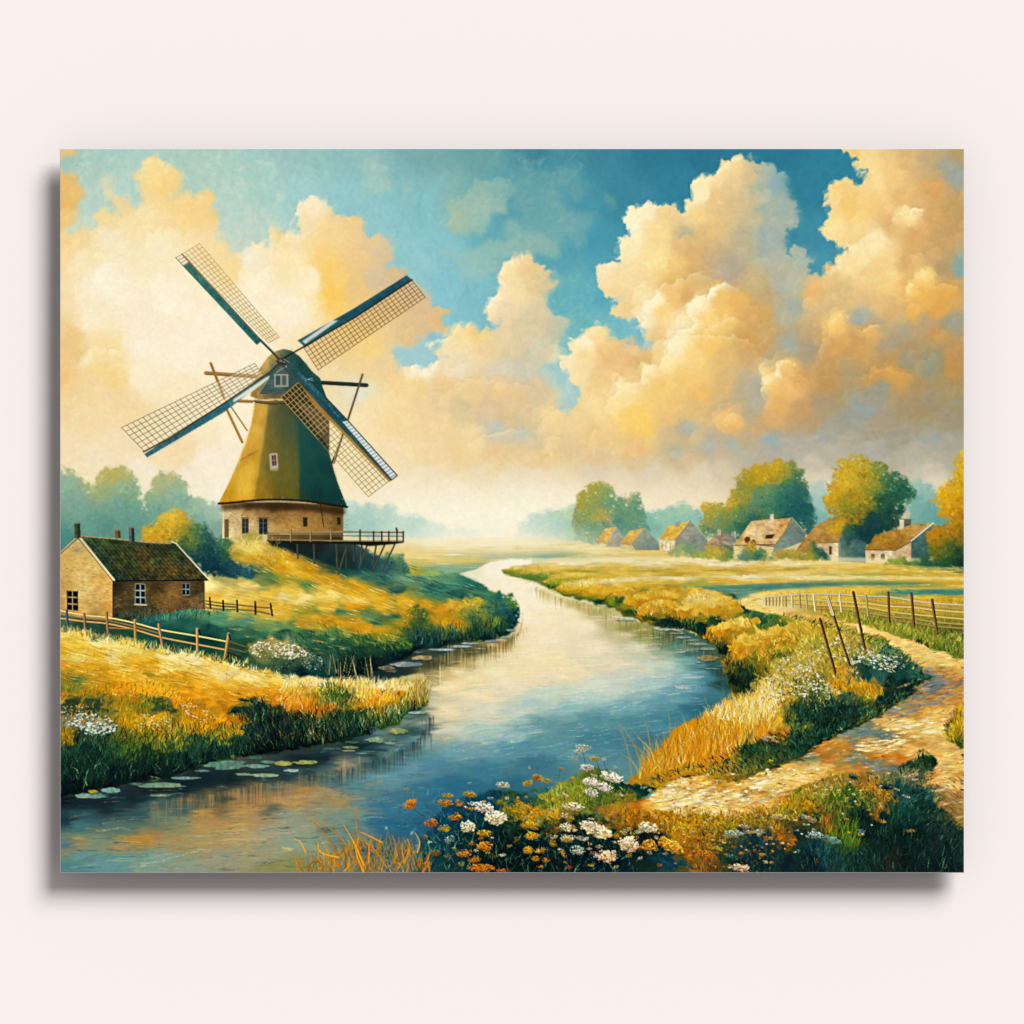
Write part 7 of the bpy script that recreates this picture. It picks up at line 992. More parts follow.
for nm, t, q_, c in [('door', 'A2', '766,706 783,704 783,779 766,779', '7A6438'), ('window', 'A2', '835,703 861,703 861,761 835,763', '3A4440'), ('window', 'A2', '902,703 935,703 935,766 902,766', '2F3C40'), ('window', 'B2', '90,699 107,697 108,734 92,736', '3A3A2C'), ('window', 'B2', '224,700 238,698 240,726 226,728', '3A3424')]:
    part(MILL + '/' + nm, P(t, q_), c)
for t, u, v, w, h in [('A2', 848, 703, 12, 58), ('A2', 918, 703, 16, 62)]:
    line(P(t, '%d,%d %d,%d' % (u, v, u, v + h)), .6, '9A9C88', .7)
    for f in (.3, .6): line(P(t, '%d,%d %d,%d' % (u - w, v + h * f, u + w, v + h * f)), .5, '8C8C78', .6)
line(P('A2', '762,655 762,780'), 1.0, 'F3E6C8', .7); line(P('A2', '832,700 864,700'), .9, '6A5434', .8); line(P('A2', '900,700 938,700'), .9, '5A4830', .8)
fill(P('A2', '800,785 850,762 910,768 930,780 870,790'), 'A89C4C', feather=.8, warp=1, wscale=3, alpha=.8)
# thatched body
BODY = M('440,488 436,520 430,555 416,600 398,650 380,690 362,728 337,777 370,775 420,770 480,766 560,768 620,775 665,782 703,787 690,755 678,725 668,695 660,665 652,635 640,600 610,560 580,520 550,488 500,484')
part(MILL + '/thatched_body', BODY, CP('A2', '885,260,C89C40 870,310,D8A83C 900,300,EBC050 860,400,E3B040 835,440,D8A438 900,350,EDC458 930,280,D8AC48 920,330,C89C3C 850,450,DDAE40 880,450,B88C2C 900,440,D8A83C 800,560,DDAA38 790,610,CF9C2C 830,560,E0B244 860,580,EDC458 850,620,D8A030 880,520,E0B448 890,600,C89830 910,560,B08828 920,620,9A7824 920,450,A88430 950,300,9A8034 940,350,8C722C 960,400,7A6C30 960,500,7C7030 940,580,8A7228 980,300,6A6C38 1000,350,5A6434 1000,450,606830 1000,550,747030 980,620,6A5C24', 'B2', '20,280,3F5838 20,350,445C38 20,400,4F6034 20,500,6C6C30 20,600,7A7028 45,550,6C6C30 50,450,4A6038 50,350,34584A 50,600,6A6828 68,600,4A5C34 60,500,4F6434 80,350,24504A 90,450,1F5450 100,400,1C504C 120,500,1A5250 150,600,1C504C 200,600,205654 180,500,174448 230,630,1F5450 130,400,164448 90,300,1C4448 100,560,245C54 160,550,1F5852 60,280,24484A'), 'thatched body flaring over the brick floor, gold on the left and dark teal on the right', tex=.03, texscale=3, texax=.5, soft=2.5, power=3.5, cwarp=.4)
fill(M('478,490 550,488 560,560 566,640 568,768 500,767 436,768 448,700 462,620 472,550'), CP('P', '275,410,3F4A30 285,430,4A5030 275,460,6A6030 285,480,6A6430 262,495,8A7430 290,497,6F6A2C 268,440,6A5C2C'), alpha=.6, feather=.9)
fill(M('550,488 600,540 640,600 652,635 660,665 678,725 703,787 568,768 566,640 560,560'), '1B4A4C', alpha=.5, feather=.8)
fill(M('440,492 476,492 470,550 460,620 446,700 434,768 345,776 380,690 416,600 432,545'), CP('P', '252,410,C89838 250,430,DDA83C 243,450,D09C34 235,475,D8A438 228,495,C8962C 252,470,C8962C 246,492,E0B044 258,420,B88A34 262,402,C89C44'), alpha=.5, feather=1)
fill(M('395,690 425,660 440,655 425,765 385,770'), 'F0C458', alpha=.45, feather=2)
line(M('400,655 425,640 450,628'), 2.2, '8A6424', .45)
streaks(BODY, 900, 9, .8, .055, lambda x, y: 1.57 - (x - 283) * .008, .08, .45, 402, None, 0, 1.5)
line(M('552,490 562,560 567,640 569,768'), .9, '3F5C38', .55)
fill(M('340,780 420,776 480,772 560,774 640,783 700,792 694,812 600,800 480,795 420,790 350,800'), '3A2C18', feather=1.6, alpha=.7)
line(smooth(M('337,778 370,776 420,771 480,767 560,769 620,776 665,783 703,788'), 4, False), 2.0, '2A2216', .95)
line(smooth(M('342,773 380,769 430,763'), 4, False), .8, 'D8A83C', .5)
W1 = P('A2', '942,448 974,444 978,503 946,508')
part(MILL + '/window', W1, 'B0AC94', 'white framed window in the thatch'); fill(P('A2', '951,455 968,452 971,493 954,496'), '5A3034', feather=.2); line(P('A2', '961,455 962,494'), .5, 'B8A8A0'); line(P('A2', '953,474 970,472'), .5, 'B8A8A0')
fill(P('A2', '944,504 978,500 976,515 948,516'), 'D0C8A8', feather=.5, alpha=.5)
line(P('B2', '155,600 160,650 172,735'), 1.1, '3A3828', .8); line(P('B2', '145,600 160,640'), .8, '3A4838', .7)
# tail poles behind the body and cap
def beam(p, w, c, name='beam', w1=None):
    L = new_label(MILL + '/' + name); line(p, w, c, 1, L, w1); q = p + np.array([0, w * .28], F); line(q, w * .35, (hexc(c) * .6).astype(F), .7)
beam(P('A2', '692,130 885,143'), 3.8, 'A87838'); beam(P('A2', '712,92 765,228'), 2.8, 'A87C34'); beam(P('A2', '770,262 836,402'), 2.8, 'B88C3C'); beam(P('A2', '782,248 855,356'), 1.5, 'B08438'); beam(P('A2', '790,240 875,242'), 3, 'A87838')
beam(P('B2', '150,167 341,178'), 4, '24302C'); beam(P('B2', '325,136 268,312'), 2.2, '6A5C38'); beam(P('B2', '250,365 200,497'), 2.0, '4A4430')
# cap
CAP = P('A2', '885,228 868,222 872,190 888,150 905,112 935,68 965,45 995,36 1024,36', 'B2', '0,36 20,36 45,42 75,62 100,90 125,122 158,150 168,185 185,230 196,255 120,260 60,240 0,232', 'A2', '950,232 900,236')
part(MILL + '/cap', CAP, CP('A2', '880,200,A88038 900,130,C8A050 890,160,B89444 930,90,D0A858 960,60,C09448 990,45,8A7440 1010,50,4A5C48 920,150,8C7848 930,190,6C6840 900,220,A08040 950,225,7A6434 1000,225,6A5C34 960,100,6A7058', 'B2', '20,50,2F5450 50,70,1F4C50 80,100,1A484C 120,150,1A484C 60,120,24545C 150,200,1A444C 100,200,16404C 40,220,4A5434 80,230,34483C 160,240,1F4448 20,80,2A5054'), 'thatched boat-shaped cap, gold on its left side', tex=.06, texscale=2.4, soft=2)
streaks(CAP, 160, 6, .7, .1, 1.0, .4, .4, 403, None, 0, 1)
FACE = P('A2', '900,212 912,185 945,140 975,112 1010,104', 'B2', '0,104 20,112 45,130 62,160 52,185 0,212', 'A2', '960,216')
part(MILL + '/cap_front', FACE, CP('A2', '920,195,465C5C 960,150,425E64 1000,120,4C666A 990,200,3F5A5E', 'B2', '20,130,3F5A5E 40,170,2F4C50'), 'dark blue boarded front of the cap', tex=.08, texscale=1.5, texax=3)
for k in range(9): v = 122 + k * 11; line(P('A2', '%d,%d %d,%d' % (max(905, 965 - k * 9), v, 1030 + min(k, 5) * 9, v)), .5, '1F4450', .5)
line(P('A2', '900,212 945,142 1010,103', 'B2', '20,110 60,155'), 1.1, 'B8A878', .7)
part(MILL + '/window', P('A2', '962,134 1020,134', 'B2', '32,134 34,184', 'A2', '962,186'), 'A09C84', 'double window in the cap front')
fill(P('A2', '968,140 986,140 986,178 968,178'), '3A4C50', feather=.2); fill(P('A2', '995,140 1010,140 1010,178 995,178'), '5A6860', feather=.2); fill(P('B2', '8,140 24,140 24,178 8,178'), '4A5C58', feather=.2)
line(P('A2', '884,240 940,246 1024,240', 'B2', '60,246'), 2.2, '6A5430'); line(P('A2', '888,246 950,253 1024,247'), 1.1, '1F2420', .8); line(P('A2', '885,232 950,236 1024,230'), .9, 'C8A460', .8)
# gallery
GAL = MILL + '/gallery'
L_g = new_label(GAL, 'wooden gallery round the mill with rail and struts'); L_gp = new_label(MILL + '/gallery_rail')
for p_, w_ in [('68,800 70,860', 1.8), ('133,800 136,880', 1.8), ('222,805 226,895', 1.8), ('262,815 230,920', 1.8), ('290,800 292,870', 1.5), ('322,805 318,880', 2), ('345,800 312,900', 1.8), ('380,800 366,885', 1.8), ('415,800 370,900', 1.8), ('452,805 402,910', 1.8), ('262,820 262,900', 1.4)]:
    L_s = new_label(MILL + '/gallery_strut'); line(P('B2', p_), w_, '3F4A40' if w_ < 1.8 else '4A5244', 1, L_s); q = P('B2', p_); line(q - np.array([.5, 0], F), .5, '8A8C70', .5)
fill(P('A2', '937,758 1024,758', 'B2', '0,757 248,757 248,790 0,790', 'A2', '1024,788 937,787'), CP('A2', '960,775,8A744A', 'B2', '0,775,75603A 120,775,6A5632 240,775,4A4028'), feather=.4)
fill(P('A2', '930,788 1024,790', 'B2', '0,790 300,793 488,793 488,799 430,802 320,808 260,803 0,802', 'A2', '1024,802 945,800'), '2A2820', lab=L_g, feather=.3)
line(P('A2', '935,786 1024,787', 'B2', '0,787 300,791 488,790'), 1.0, 'A08C64', .9, L_g)
fill(P('B2', '300,800 488,797 460,803 350,812'), '1F2420', feather=.4)
line(P('A2', '937,759 1024,759', 'B2', '0,757 250,755 487,757'), 1.5, 'A89068', 1, L_gp); line(P('B2', '250,757 487,759'), 1.0, '6A5C48', .8, L_gp)
line(P('A2', '937,770 1024,770', 'B2', '0,771 250,771 485,773'), 1.0, '6C5C40', .9, L_gp); line(P('A2', '937,765 1024,765', 'B2', '0,764 240,764'), .7, 'C8B080', .7, L_gp)
line(P('A2', '937,757 937,790'), 1.3, '8A7448', 1, L_gp)
for u in (42, 120, 200, 315, 368, 400, 428, 460, 485):
    c = 'A89470' if u < 210 else '4A4438'; h0 = 748 if u in (42, 120, 200, 315, 460) else 754
    line(P('B2', '%d,%d %d,%d' % (u, h0, u, 792)), 1.5 if u < 330 else 1.3, c, 1, L_gp); line(P('B2', '%d,%d %d,%d' % (u + 3, h0, u + 3, 790)), .5, '2A2420', .7)
line(P('B2', '458,742 461,752'), 2, '3A3428')
# sails
def lattice(A, B, C_, D_, nu, nv, c, w, al=.9, c2=None, u0=0, u1=1, lab=None):
    """A-B outer end, D_-C_ inner end; nu bars across the length, nv bars along it"""
    c = hexc(c); c2 = hexc(c2) if c2 else c
    for i in range(nu + 1):
        t = i / nu
        if t < u0 - 1e-6 or t > u1 + 1e-6: continue
        line([lerp(A, D_, t), lerp(B, C_, t)], w, (c + (c2 - c) * t).astype(F), al, None)
    for j in range(nv + 1):
        t = j / nv; p, q = lerp(A, B, t), lerp(D_, C_, t)
        line([lerp(p, q, u0 + (u1 - u0) * k / 8) for k in range(9)], w, c, al, None)
def sail(tp, note, quad_, board, slot=None):
    L = new_label(MILL + '/sail', note)
    for q in (quad_, board):
        a, sl = mask(quad(q)); j0, j1, i0, i1 = sl; LAB[j0:j1, i0:i1][a > .4] = L
    return L
# upper left
q = [tuple(v) for v in P('A1', '596,490 668,447 982,816 940,838')]; b = P('A1', '574,503 600,489 912,830 893,845')
L1 = sail(0, 'upper left sail with teal board and pale lattice', q, b)
fill(quad(q), 'F5DFA8', alpha=.35, feather=.4)
lattice(q[0], q[1], q[2], q[3], 26, 5, 'A88448', .62, .75, '8C7440')
fill(P('A1', '574,503 600,489 660,560 635,575'), 'EDE0C0', alpha=.5, feather=.3)
fill(P('A1', '603,536 626,520 913,830 895,846'), CP('A1', '650,570,3F7C78 700,630,2A6C70 800,730,2C6C74 880,820,24606C'), feather=.3, tex=.1, texscale=2)
for k in range(5): t = k / 5.; line(P('A1', '%f,%f %f,%f' % (574 + 50 * t, 503 + 52 * t, 600 + 46 * t, 489 + 50 * t)), .6, '5A5C48', .8)
line(P('A1', '574,503 893,845'), .7, '34504C', .9); line(P('A1', '600,489 913,831'), 1.2, '6A5830', .9); line(P('A1', '612,497 715,612'), .8, 'C8A058', .6)
for k in range(14): u = 770 + k * 5 + rng.uniform(-3, 3); dab(*P('A1', '%f,%f' % (u, u - 62 + rng.uniform(-6, 6)))[0], .9, .5, .8, hexc('9CC0B8'), .6)
L_st = new_label(MILL + '/stock', 'wooden stock carrying the sails'); line(P('A1', '905,825 970,890', 'A2', '985,85'), 2.3, '2C3C3C', 1, L_st); line(P('A1', '905,822 975,890'), .6, '6A8078', .6)
# upper right
q = [tuple(v) for v in P('B1', '519,592 572,659', 'B2', '150,118 95,32')]; b = P('B1', '500,573 520,590 300,735 95,852 70,830 290,705')
L2 = sail(0, 'upper right sail with deep blue board and brown lattice', q, b)
fill(quad(q), CP('B1', '500,640,E3BC84 400,700,E8BC70 200,830,EBC070'), alpha=.45, feather=.4)
lattice(q[0], q[1], q[2], q[3], 27, 6, '5A4A38', .68, .85, '6A5030')
fill(b, CP('B1', '480,595,20566C 400,640,184C64 300,710,1A5068 200,770,1E586C 100,835,246074'), feather=.3, tex=.08, texscale=2)
line(P('B1', '520,590 300,735 95,853 20,895', 'B2', '5,88'), 1.7, '241F20', 1, L_st); line(P('B1', '500,573 290,705 70,830'), .7, '183C4C', .9)
fill(P('B1', '88,832 205,750 230,750 100,843'), 'DCE4E0', feather=.35, alpha=.9); line(P('B1', '110,830 140,815'), .5, '5A8C98'); fill(P('B1', '300,700 430,620 440,624 310,706'), '2F7088', feather=.4, alpha=.35)
for k in range(26): t = rng.random(); p0 = lerp((120, 838), (330, 715), t); dab(*P('B1', '%f,%f' % (p0[0], p0[1] + rng.uniform(-3, 4)))[0], .7, .4, -.5, hexc('8CB8C8'), .5)
# lower left
q = [tuple(v) for v in P('A2', '361,345 452,440 925,150 885,92')]; b = P('A2', '449,449 461,463 760,287 960,138 1000,88 985,85 940,130 740,266')
L3 = sail(0, 'lower left sail reaching over the sky with blue board below', q, b)
fill(quad(q), 'F8E8C0', alpha=.4, feather=.4)
lattice(q[0], q[1], q[2], q[3], 25, 6, '4A4434', .62, .8, 'A88C58')
fill(b, CP('A2', '470,450,346C80 600,375,2E647C 740,280,2A647C 850,205,447C8C 950,130,34606C 990,95,465656'), feather=.3, tex=.08, texscale=2)
line(P('A2', '447,440 545,390 740,265 940,130 985,88'), 1.5, '3A3024', 1, L_st); fill(P('A2', '800,235 925,150 945,140 940,152 860,215 800,246'), 'F3ECD8', feather=.4, alpha=.9); line(P('A2', '470,458 600,388'), .6, 'A8C8D0', .7)
# lower right
q = [tuple(v) for v in P('B2', '348,617 434,552 72,168 4,226')]; b = P('B2', '62,133 80,120 270,320 462,534 437,553 250,355 150,250')
L4 = sail(0, 'lower right sail crossing the mill body with white slatted board', q, b)
fill(P('B2', '4,226 72,168 195,298 195,440'), '2A2418', alpha=.8, feather=.4); fill(P('B2', '195,300 434,552 348,617 195,440'), 'F8E8B8', alpha=.5, feather=.4)
lattice(q[0], q[1], q[2], q[3], 26, 6, '8A7440', .62, .85, '8A7440', 0, .58); lattice(q[0], q[1], q[2], q[3], 26, 6, 'D8B060', .62, .9, 'D8B060', .58, 1)
fill(P('B2', '62,150 72,165 240,340 436,553 430,560 250,372 130,250'), 'A87C34', feather=.4); line(P('B2', '66,160 195,300 300,405 434,553'), .6, '4A3420', .7)
fill(b, CP('B2', '90,150,2A5C70 150,225,205468 220,290,1C4C60 260,340,245868'), feather=.3, tex=.1, texscale=2)
fill(P('B2', '245,322 268,318 462,534 440,550'), 'D8E0DC', feather=.3)
for k in range(20): t = (k + .5) / 20; p0 = lerp((248, 328), (440, 548), t); p1 = lerp((268, 318), (462, 534), t); line(P('B2', '%f,%f %f,%f' % (*p0, *p1)), .62, '34606C' if t < .6 else '2A3028', .8)
line(P('B2', '80,120 270,320 462,534'), 1.0, '183440', .95); line(P('B2', '62,133 248,330 440,550'), .9, '24404C', .9); line(P('B2', '437,553 462,534'), 1, '2A3028'); line(P('B2', '130,160 110,155 128,150'), .6, 'C8D8D8', .8)
for k in range(44): t = rng.random(); p0 = lerp((85, 140), (250, 320), t); dab(*P('B2', '%f,%f' % (p0[0] + rng.uniform(-6, 6), p0[1] + rng.uniform(-4, 4)))[0], .9, .45, .9, hexc('B0D0D8'), .6)
for k in range(6): line(P('B2', '%f,%f %f,%f' % (248 - k * 6, 372 + k * 20, 243 - k * 6, 386 + k * 20)), 1.4, '4A3C24', .8)
line(P('A2', '990,85', 'B2', '10,100 66,160'), 1.8, '34444A', .9, L_st)
# windshaft boss
L_h = new_label(MILL + '/hub', 'windshaft end where the sails cross')
q = P('A2', '990,85')[0]; dab(q[0], q[1], 4.6, 3.8, -.3, hexc('3A3430'), 1, 2, L_h); dab(q[0] - .8, q[1] - .6, 2.2, 1.6, -.3, hexc('A88C80'), .8, 1.5, L_h); dab(q[0] + 2.5, q[1] + .5, 1.5, 1.5, 0, hexc('8C7470'), .8, 1.5, L_h)
line(P('A2', '968,82 1008,96'), 1.2, '2A2420', .8, L_h); line(P('A2', '1000,75 1020,88'), 1, 'B8A088', .6)
grass(P('A2', '760,783 930,768 1000,800', 'A3', '1024,180 900,160 800,100'), 240, 4, .2, .5, .7, .1, .6, 404, .4, 'F8E8A8 E8C050 A89838', .4, 1)
# ---------------------------------------------------------------- brick cottage
CO = 'cottage'
TONE = lambda c: c * np.array([1.05, 1.1, 1.08], F)
part(CO + '/gable_wall', P('A3', '100,150 118,132 182,75 200,80 330,238 326,392 260,395 100,368'), CP('A3', '180,100,D8B478 200,150,D0A868 150,150,C8A060 250,180,D8B070 140,200,D0A464 200,220,DDB478 280,240,D0A060 150,260,C0985C 220,280,E0B87C 290,290,D8A868 300,350,C09050 220,350,C89C60 150,370,A88450 250,380,A88454 130,330,B89058 185,115,A8906C'), 'sunlit ochre brick gable wall', tex=.04, texscale=2, texax=1.4)
TONE = lambda c: c * np.array([.84, .88, .9], F)
part(CO + '/wall', P('A3', '326,238 688,238 691,352 620,352 540,368 420,392 327,396'), CP('A3', '340,260,5A4C30 350,320,7A6440 360,370,6A5C3C 450,300,7F6438 500,260,6A5430 520,320,9A7440 560,300,A87C44 600,330,8A6C40 650,280,6C5838 650,330,9A784C 680,310,8A7048 400,370,5F5C40 480,350,6A5C3C'), 'shaded brick front wall', tex=.05, texscale=2, texax=1.4)
TONE = None
r = np.random.default_rng(411)
for k in range(900):
    x, y = P('A3', '%f,%f' % (r.uniform(122, 686), r.uniform(90, 388)))[0]
    if inside(P('A3', '118,140 190,90 326,250 326,390 118,366'), np.array([[x]]), np.array([[y]]))[0, 0]: seg(x, y, x + r.uniform(1.2, 2.6), y + .15, .55, .55, jit(hexc('A87C44' if k % 3 else 'EBCB94'), r, .08, .02), .4)
    elif inside(P('A3', '330,245 686,245 688,345 560,358 330,388'), np.array([[x]]), np.array([[y]]))[0, 0]: seg(x, y, x + r.uniform(1.2, 2.4), y, .55, .55, jit(hexc('4A3C28' if k % 3 else 'B08C54'), r, .1, .02), .4)
ROOF = P('A3', '196,62 330,74 460,88 555,92 575,90 704,232 690,240 335,238')
TONE = lambda c: c * np.array([1.22, 1.3, 1.15], F)
part(CO + '/roof', ROOF, CP('A3', '230,80,3C4A34 260,110,34463A 300,100,424C32 350,90,34462F 400,120,40422A 300,160,2C4236 350,180,40402C 420,100,3A4430 450,140,5A4428 500,110,3A4030 550,110,2F3C2C 400,180,38422E 450,190,54462A 500,160,3E442E 550,150,48442C 600,160,3E4632 400,215,34382C 500,210,48402A 560,200,644A2C 620,210,56462C 660,220,4A4430 340,225,2A3C38 450,228,3A3828 600,230,3A3828'), 'mossy dark pantile roof with rusty patches', tex=.16, texscale=2, soft=2, cwarp=1.2)
TONE = None
for k in range(44):      # tile courses running down the slope
    t = k / 43.; p0 = lerp((200, 66), (560, 93), t); p1 = lerp((338, 236), (700, 236), t)
    line(P('A3', '%f,%f %f,%f' % (*p0, *p1)), .55, '18241F' if k % 2 else '5F5A38', .42)
for k in range(9): t = (k + 1) / 10.; p0 = lerp((200, 66), (338, 236), t); p1 = lerp((560, 93), (700, 236), t); line(P('A3', '%f,%f %f,%f' % (*p0, *p1)), .5, '1F2C24', .35)
foliage(ROOF * .985 + np.array([2, 8], F), 300, 1, 412, .28, .4, .5)
line(P('A3', '198,63 330,74 460,88 553,93'), 1.1, 'C8A878', .8); 
for k in range(26): u = 210 + k * 13.2; dab(*P('A3', '%f,%f' % (u, 64 + (u - 200) * .083))[0], .8, .6, 0, hexc('E0C498' if k % 2 else '6A5438'), .8)
line(P('A3', '556,84 575,92 702,232'), 1.2, 'E8DCC0', .95); line(P('A3', '336,240 500,239 700,237'), 1.3, '14242A', .95); line(P('A3', '326,240 326,392'), .9, '4A3C28', .7); line(P('A3', '688,240 691,350'), .9, 'C8B080', .7)
line(P('A3', '112,138 150,104 188,70'), 2.0, '8A7050', 1); line(P('A3', '112,134 150,100 186,66'), .9, 'D8C8A0', .9); line(P('A3', '194,66 250,135 331,236'), 2.0, 'E0D0AC', 1); line(P('A3', '190,72 246,142 324,238'), .8, '6A5034', .8)
dab(*P('A3', '170,107')[0], 1, .9, 0, hexc('3A4C50'), .9)
def win(p, fr, gl, nx, ny, note=None):
    part(CO + '/window', p, fr, note); a, b, c, d = [tuple(v) for v in p]; e = .1
    def pt(u, v): return lerp(lerp(a, b, u), lerp(d, c, u), v)
    for i in range(nx):
        for j in range(ny):
            u0, u1, v0, v1 = (i + e) / nx, (i + 1 - e) / nx, (j + e) / ny, (j + 1 - e) / ny
            fill(quad([pt(u0, v0), pt(u1, v0), pt(u1, v1), pt(u0, v1)]), gl, feather=.15)
win(P('A3', '146,277 188,279 189,359 147,356'), 'A08C64', '2A2C2C', 2, 3, 'window in the gable wall'); win(P('A3', '414,250 454,251 456,333 414,331'), '8C968A', '26343C', 2, 3, 'white framed window in the front wall'); win(P('A3', '598,249 630,249 630,297 599,296'), '7C867C', '2C3C40', 2, 2, 'small window in the front wall')
line(P('A3', '146,277 147,358'), .8, '3A2C20'); line(P('A3', '188,279 189,359'), .7, '5A4030'); line(P('A3', '412,333 458,335'), 1.0, 'C8C4B0', .8)
for p_, c1, c2 in [('174,12 197,10 199,70 176,72', '5A5C40', '34402F'), ('334,40 355,38 357,70 336,72', '8A6C44', '5A4830'), ('388,28 410,28 412,86 390,84', '6C7068', '343F44')]:
    q = P('A3', p_); part(CO + '/chimney', q, c1, tex=.08, texscale=1.5); m = (q[0] + q[1]) / 2; n_ = (q[3] + q[2]) / 2; fill(quad([m, q[1], q[2], n_]), c2, feather=.3); line([tuple(q[0] + np.array([.2, .4])), tuple(q[1] + np.array([-.2, .4]))], 1.3, '8C7C58')
grass(P('A3', '330,385 480,355 620,345 700,345 760,380 560,400 380,410'), 420, 5, .15, .4, .8, .15, .55, 413, .4, '3A7468 5A8C74 24584C', .35, 1)
# ---------------------------------------------------------------- fences
def fence(note, posts, rails, cp, cr, wp, wr, seed, cs=None, rcs=None):
    r = np.random.default_rng(seed); nm = 'fence' if note is None else note[0]
    L_r = new_label(nm + '/rail')
    for i, p in enumerate(rails): line(smooth(P(*p), 3, False), wr, jit(hexc(rcs[i] if rcs else cr), r, .08, .01), .95, L_r); line(smooth(P(*p), 3, False) + np.array([0, wr * .55], F), .5, '3A2C1C', .32)
    for i, (t, x0, y0, x1, y1) in enumerate(posts):
        L_p = new_label(nm + '/post'); c = jit(hexc(cs[i] if cs else cp), r, .07, .01); p = P(t, '%f,%f %f,%f' % (x0, y0, x1, y1))
        line(p, wp, c, 1, L_p); line(p + np.array([wp * .3, 0], F), wp * .4, (c * .5).astype(F), .7)
fence(('fence',), [('A3', 145, 357, 147, 420), ('A3', 214, 370, 217, 432), ('A3', 302, 364, 307, 450), ('A3', 413, 395, 415, 472), ('A3', 506, 412, 521, 492), ('A3', 658, 430, 659, 518), ('A3', 782, 448, 768, 540)],
      [('A3', '110,356 215,376 303,384 413,406 510,432 658,457 780,480'), ('A3', '110,386 215,400 303,408 413,432 515,462 658,490 772,512'), ('A3', '110,372 215,388 303,396 413,420 512,448'), ('A3', '780,478 860,502', ), ('A3', '772,502 850,522'), ('A3', '310,425 415,430'), ('A3', '770,518 830,540')], 'A88C5C', 'B89C6C', 2.5, 1.6, 421, ['5A6C74', 'B08C5C', 'A88C60', 'B89C60', 'C0A068', 'C8A870', 'C0A060'], ['D8BC80', 'D0AC6C', 'A8985C', '7A7048', '6A6844', '8A7448', '4A4434'])
for p_ in ['665,435 672,450', '783,450 790,470']: line(P('A3', p_), 1.6, '34342C', .8)
grass(P('A3', '118,420 415,478 768,545 860,560 860,570 700,545 118,436'), 260, 5, .1, .4, .7, .1, .7, 422, .4, 'F3D880 C8A040 8A8440', .5, 0)
fence(('fence.001',), [('A3', 708, 306, 710, 348), ('A3', 760, 318, 762, 356), ('A3', 815, 317, 817, 360), ('A3', 887, 323, 888, 370), ('A3', 947, 330, 954, 376)],
      [('A3', '692,318 760,328 815,333 888,342 950,346'), ('A3', '692,344 760,352 815,352 888,358 955,372'), ('A3', '692,330 760,340 815,342')], '6A5C3C', '8A7448', 2.0, 1.3, 423)
PW = [('D3', 62 + 13 * k, 308 - k, 63 + 13 * k, 335 + k * .8) for k in range(7)]
fence(('fence.002',), PW + [('D3', 165, 298, 167, 346), ('D3', 195, 294, 198, 346), ('D3', 221, 294, 225, 350), ('D3', 250, 294, 257, 356), ('D3', 353, 290, 360, 360), ('D3', 457, 297, 466, 384), ('D3', 545, 288, 549, 402), ('D3', 636, 290, 647, 424), ('D3', 718, 315, 738, 445)],
      [('D3', '60,305 165,296 255,293 355,294 460,300 545,303 640,318 725,328 850,336'), ('D3', '60,318 165,312 255,316 355,322 460,330 545,340 640,345 725,355 850,365'), ('D3', '165,328 255,335 355,338 460,345 545,360 640,372 725,380 850,392'), ('D3', '255,350 355,352 460,365 545,380 640,388 725,402 850,412'), ('D3', '460,315 545,330 640,333 725,343 850,352'), ('D3', '460,378 545,394 640,404 725,418 850,428')], 'C8B070', 'DCC484', 2.0, 1.7, 424,
      ['D8C488'] * 7 + ['E0D098', 'D0C088', 'D8C890', 'E0D4A0', 'D8D09C', 'A8A468', '7A6038', '8C7448', '6E5630'], ['F0E0B4', 'D8C07C', 'D0B468', 'C8AC60', 'CCB46C', 'A89454'])
for u0, u1, w_ in [((545, 286), (549, 402), 2.6), ((636, 290), (647, 424), 2.8), ((717, 314), (738, 446), 2.8)]:
    line(P('D3', '%d,%d %d,%d' % (*u0, *u1)), w_, '6A5230', .9); line(P('D3', '%d,%d %d,%d' % (u0[0] - 3, u0[1], u1[0] - 3, u1[1])), .7, 'A88C58', .8)
grass(P('D3', '380,365 560,400 740,440 843,450 843,470 600,430 380,385'), 260, 4, .1, .5, .7, .15, .6, 425, .4, '6A7434 8C8C3C C8B058', .4, 0)
for i, (a, b, w_, c) in enumerate([((276, 390), (343, 625), 2.7, '6A5030'), ((306, 303), (402, 600), 2.5, '745838'), ((407, 285), (456, 524), 2.8, '6A5030')]):
    L_p = new_label('leaning_post', ['leftmost of the three leaning posts on the flowery mound', 'middle leaning post, pale at its top', 'rightmost of the three leaning posts, the tallest looking'][i])
    p = P('D3', '%d,%d %d,%d' % (*a, *b)); line(p, w_, c, 1, L_p, w_ * .9); line(p - np.array([.7, 0], F), .7, '9A7848', .7); line(p + np.array([.9, 0], F), .6, '241810', .7)
line(P('D3', '303,302 326,372'), 2.6, 'DCCB9C', 1); line(P('D3', '303,302 326,372'), .6, '8A7448', .6)
for u, v in ((340, 625), (398, 600), (455, 525)): grass(P('D3', '%d,%d %d,%d %d,%d %d,%d' % (u - 22, v - 12, u + 22, v - 12, u + 22, v + 10, u - 22, v + 10)), 40, 4, 0, .5, .7, .15, .8, u, .4, 'E0C878 C8A040 8A8440', .5, 0)
f_ = LAB == L_field
LAB[f_ & (GX < 532) & (GY < 600)] = new_label('field', 'pale misty plain beyond the windmill hill')
LAB[f_ & (GX > 740) & (GY > 588)] = new_label('field', 'green verge and field behind the rail fence')
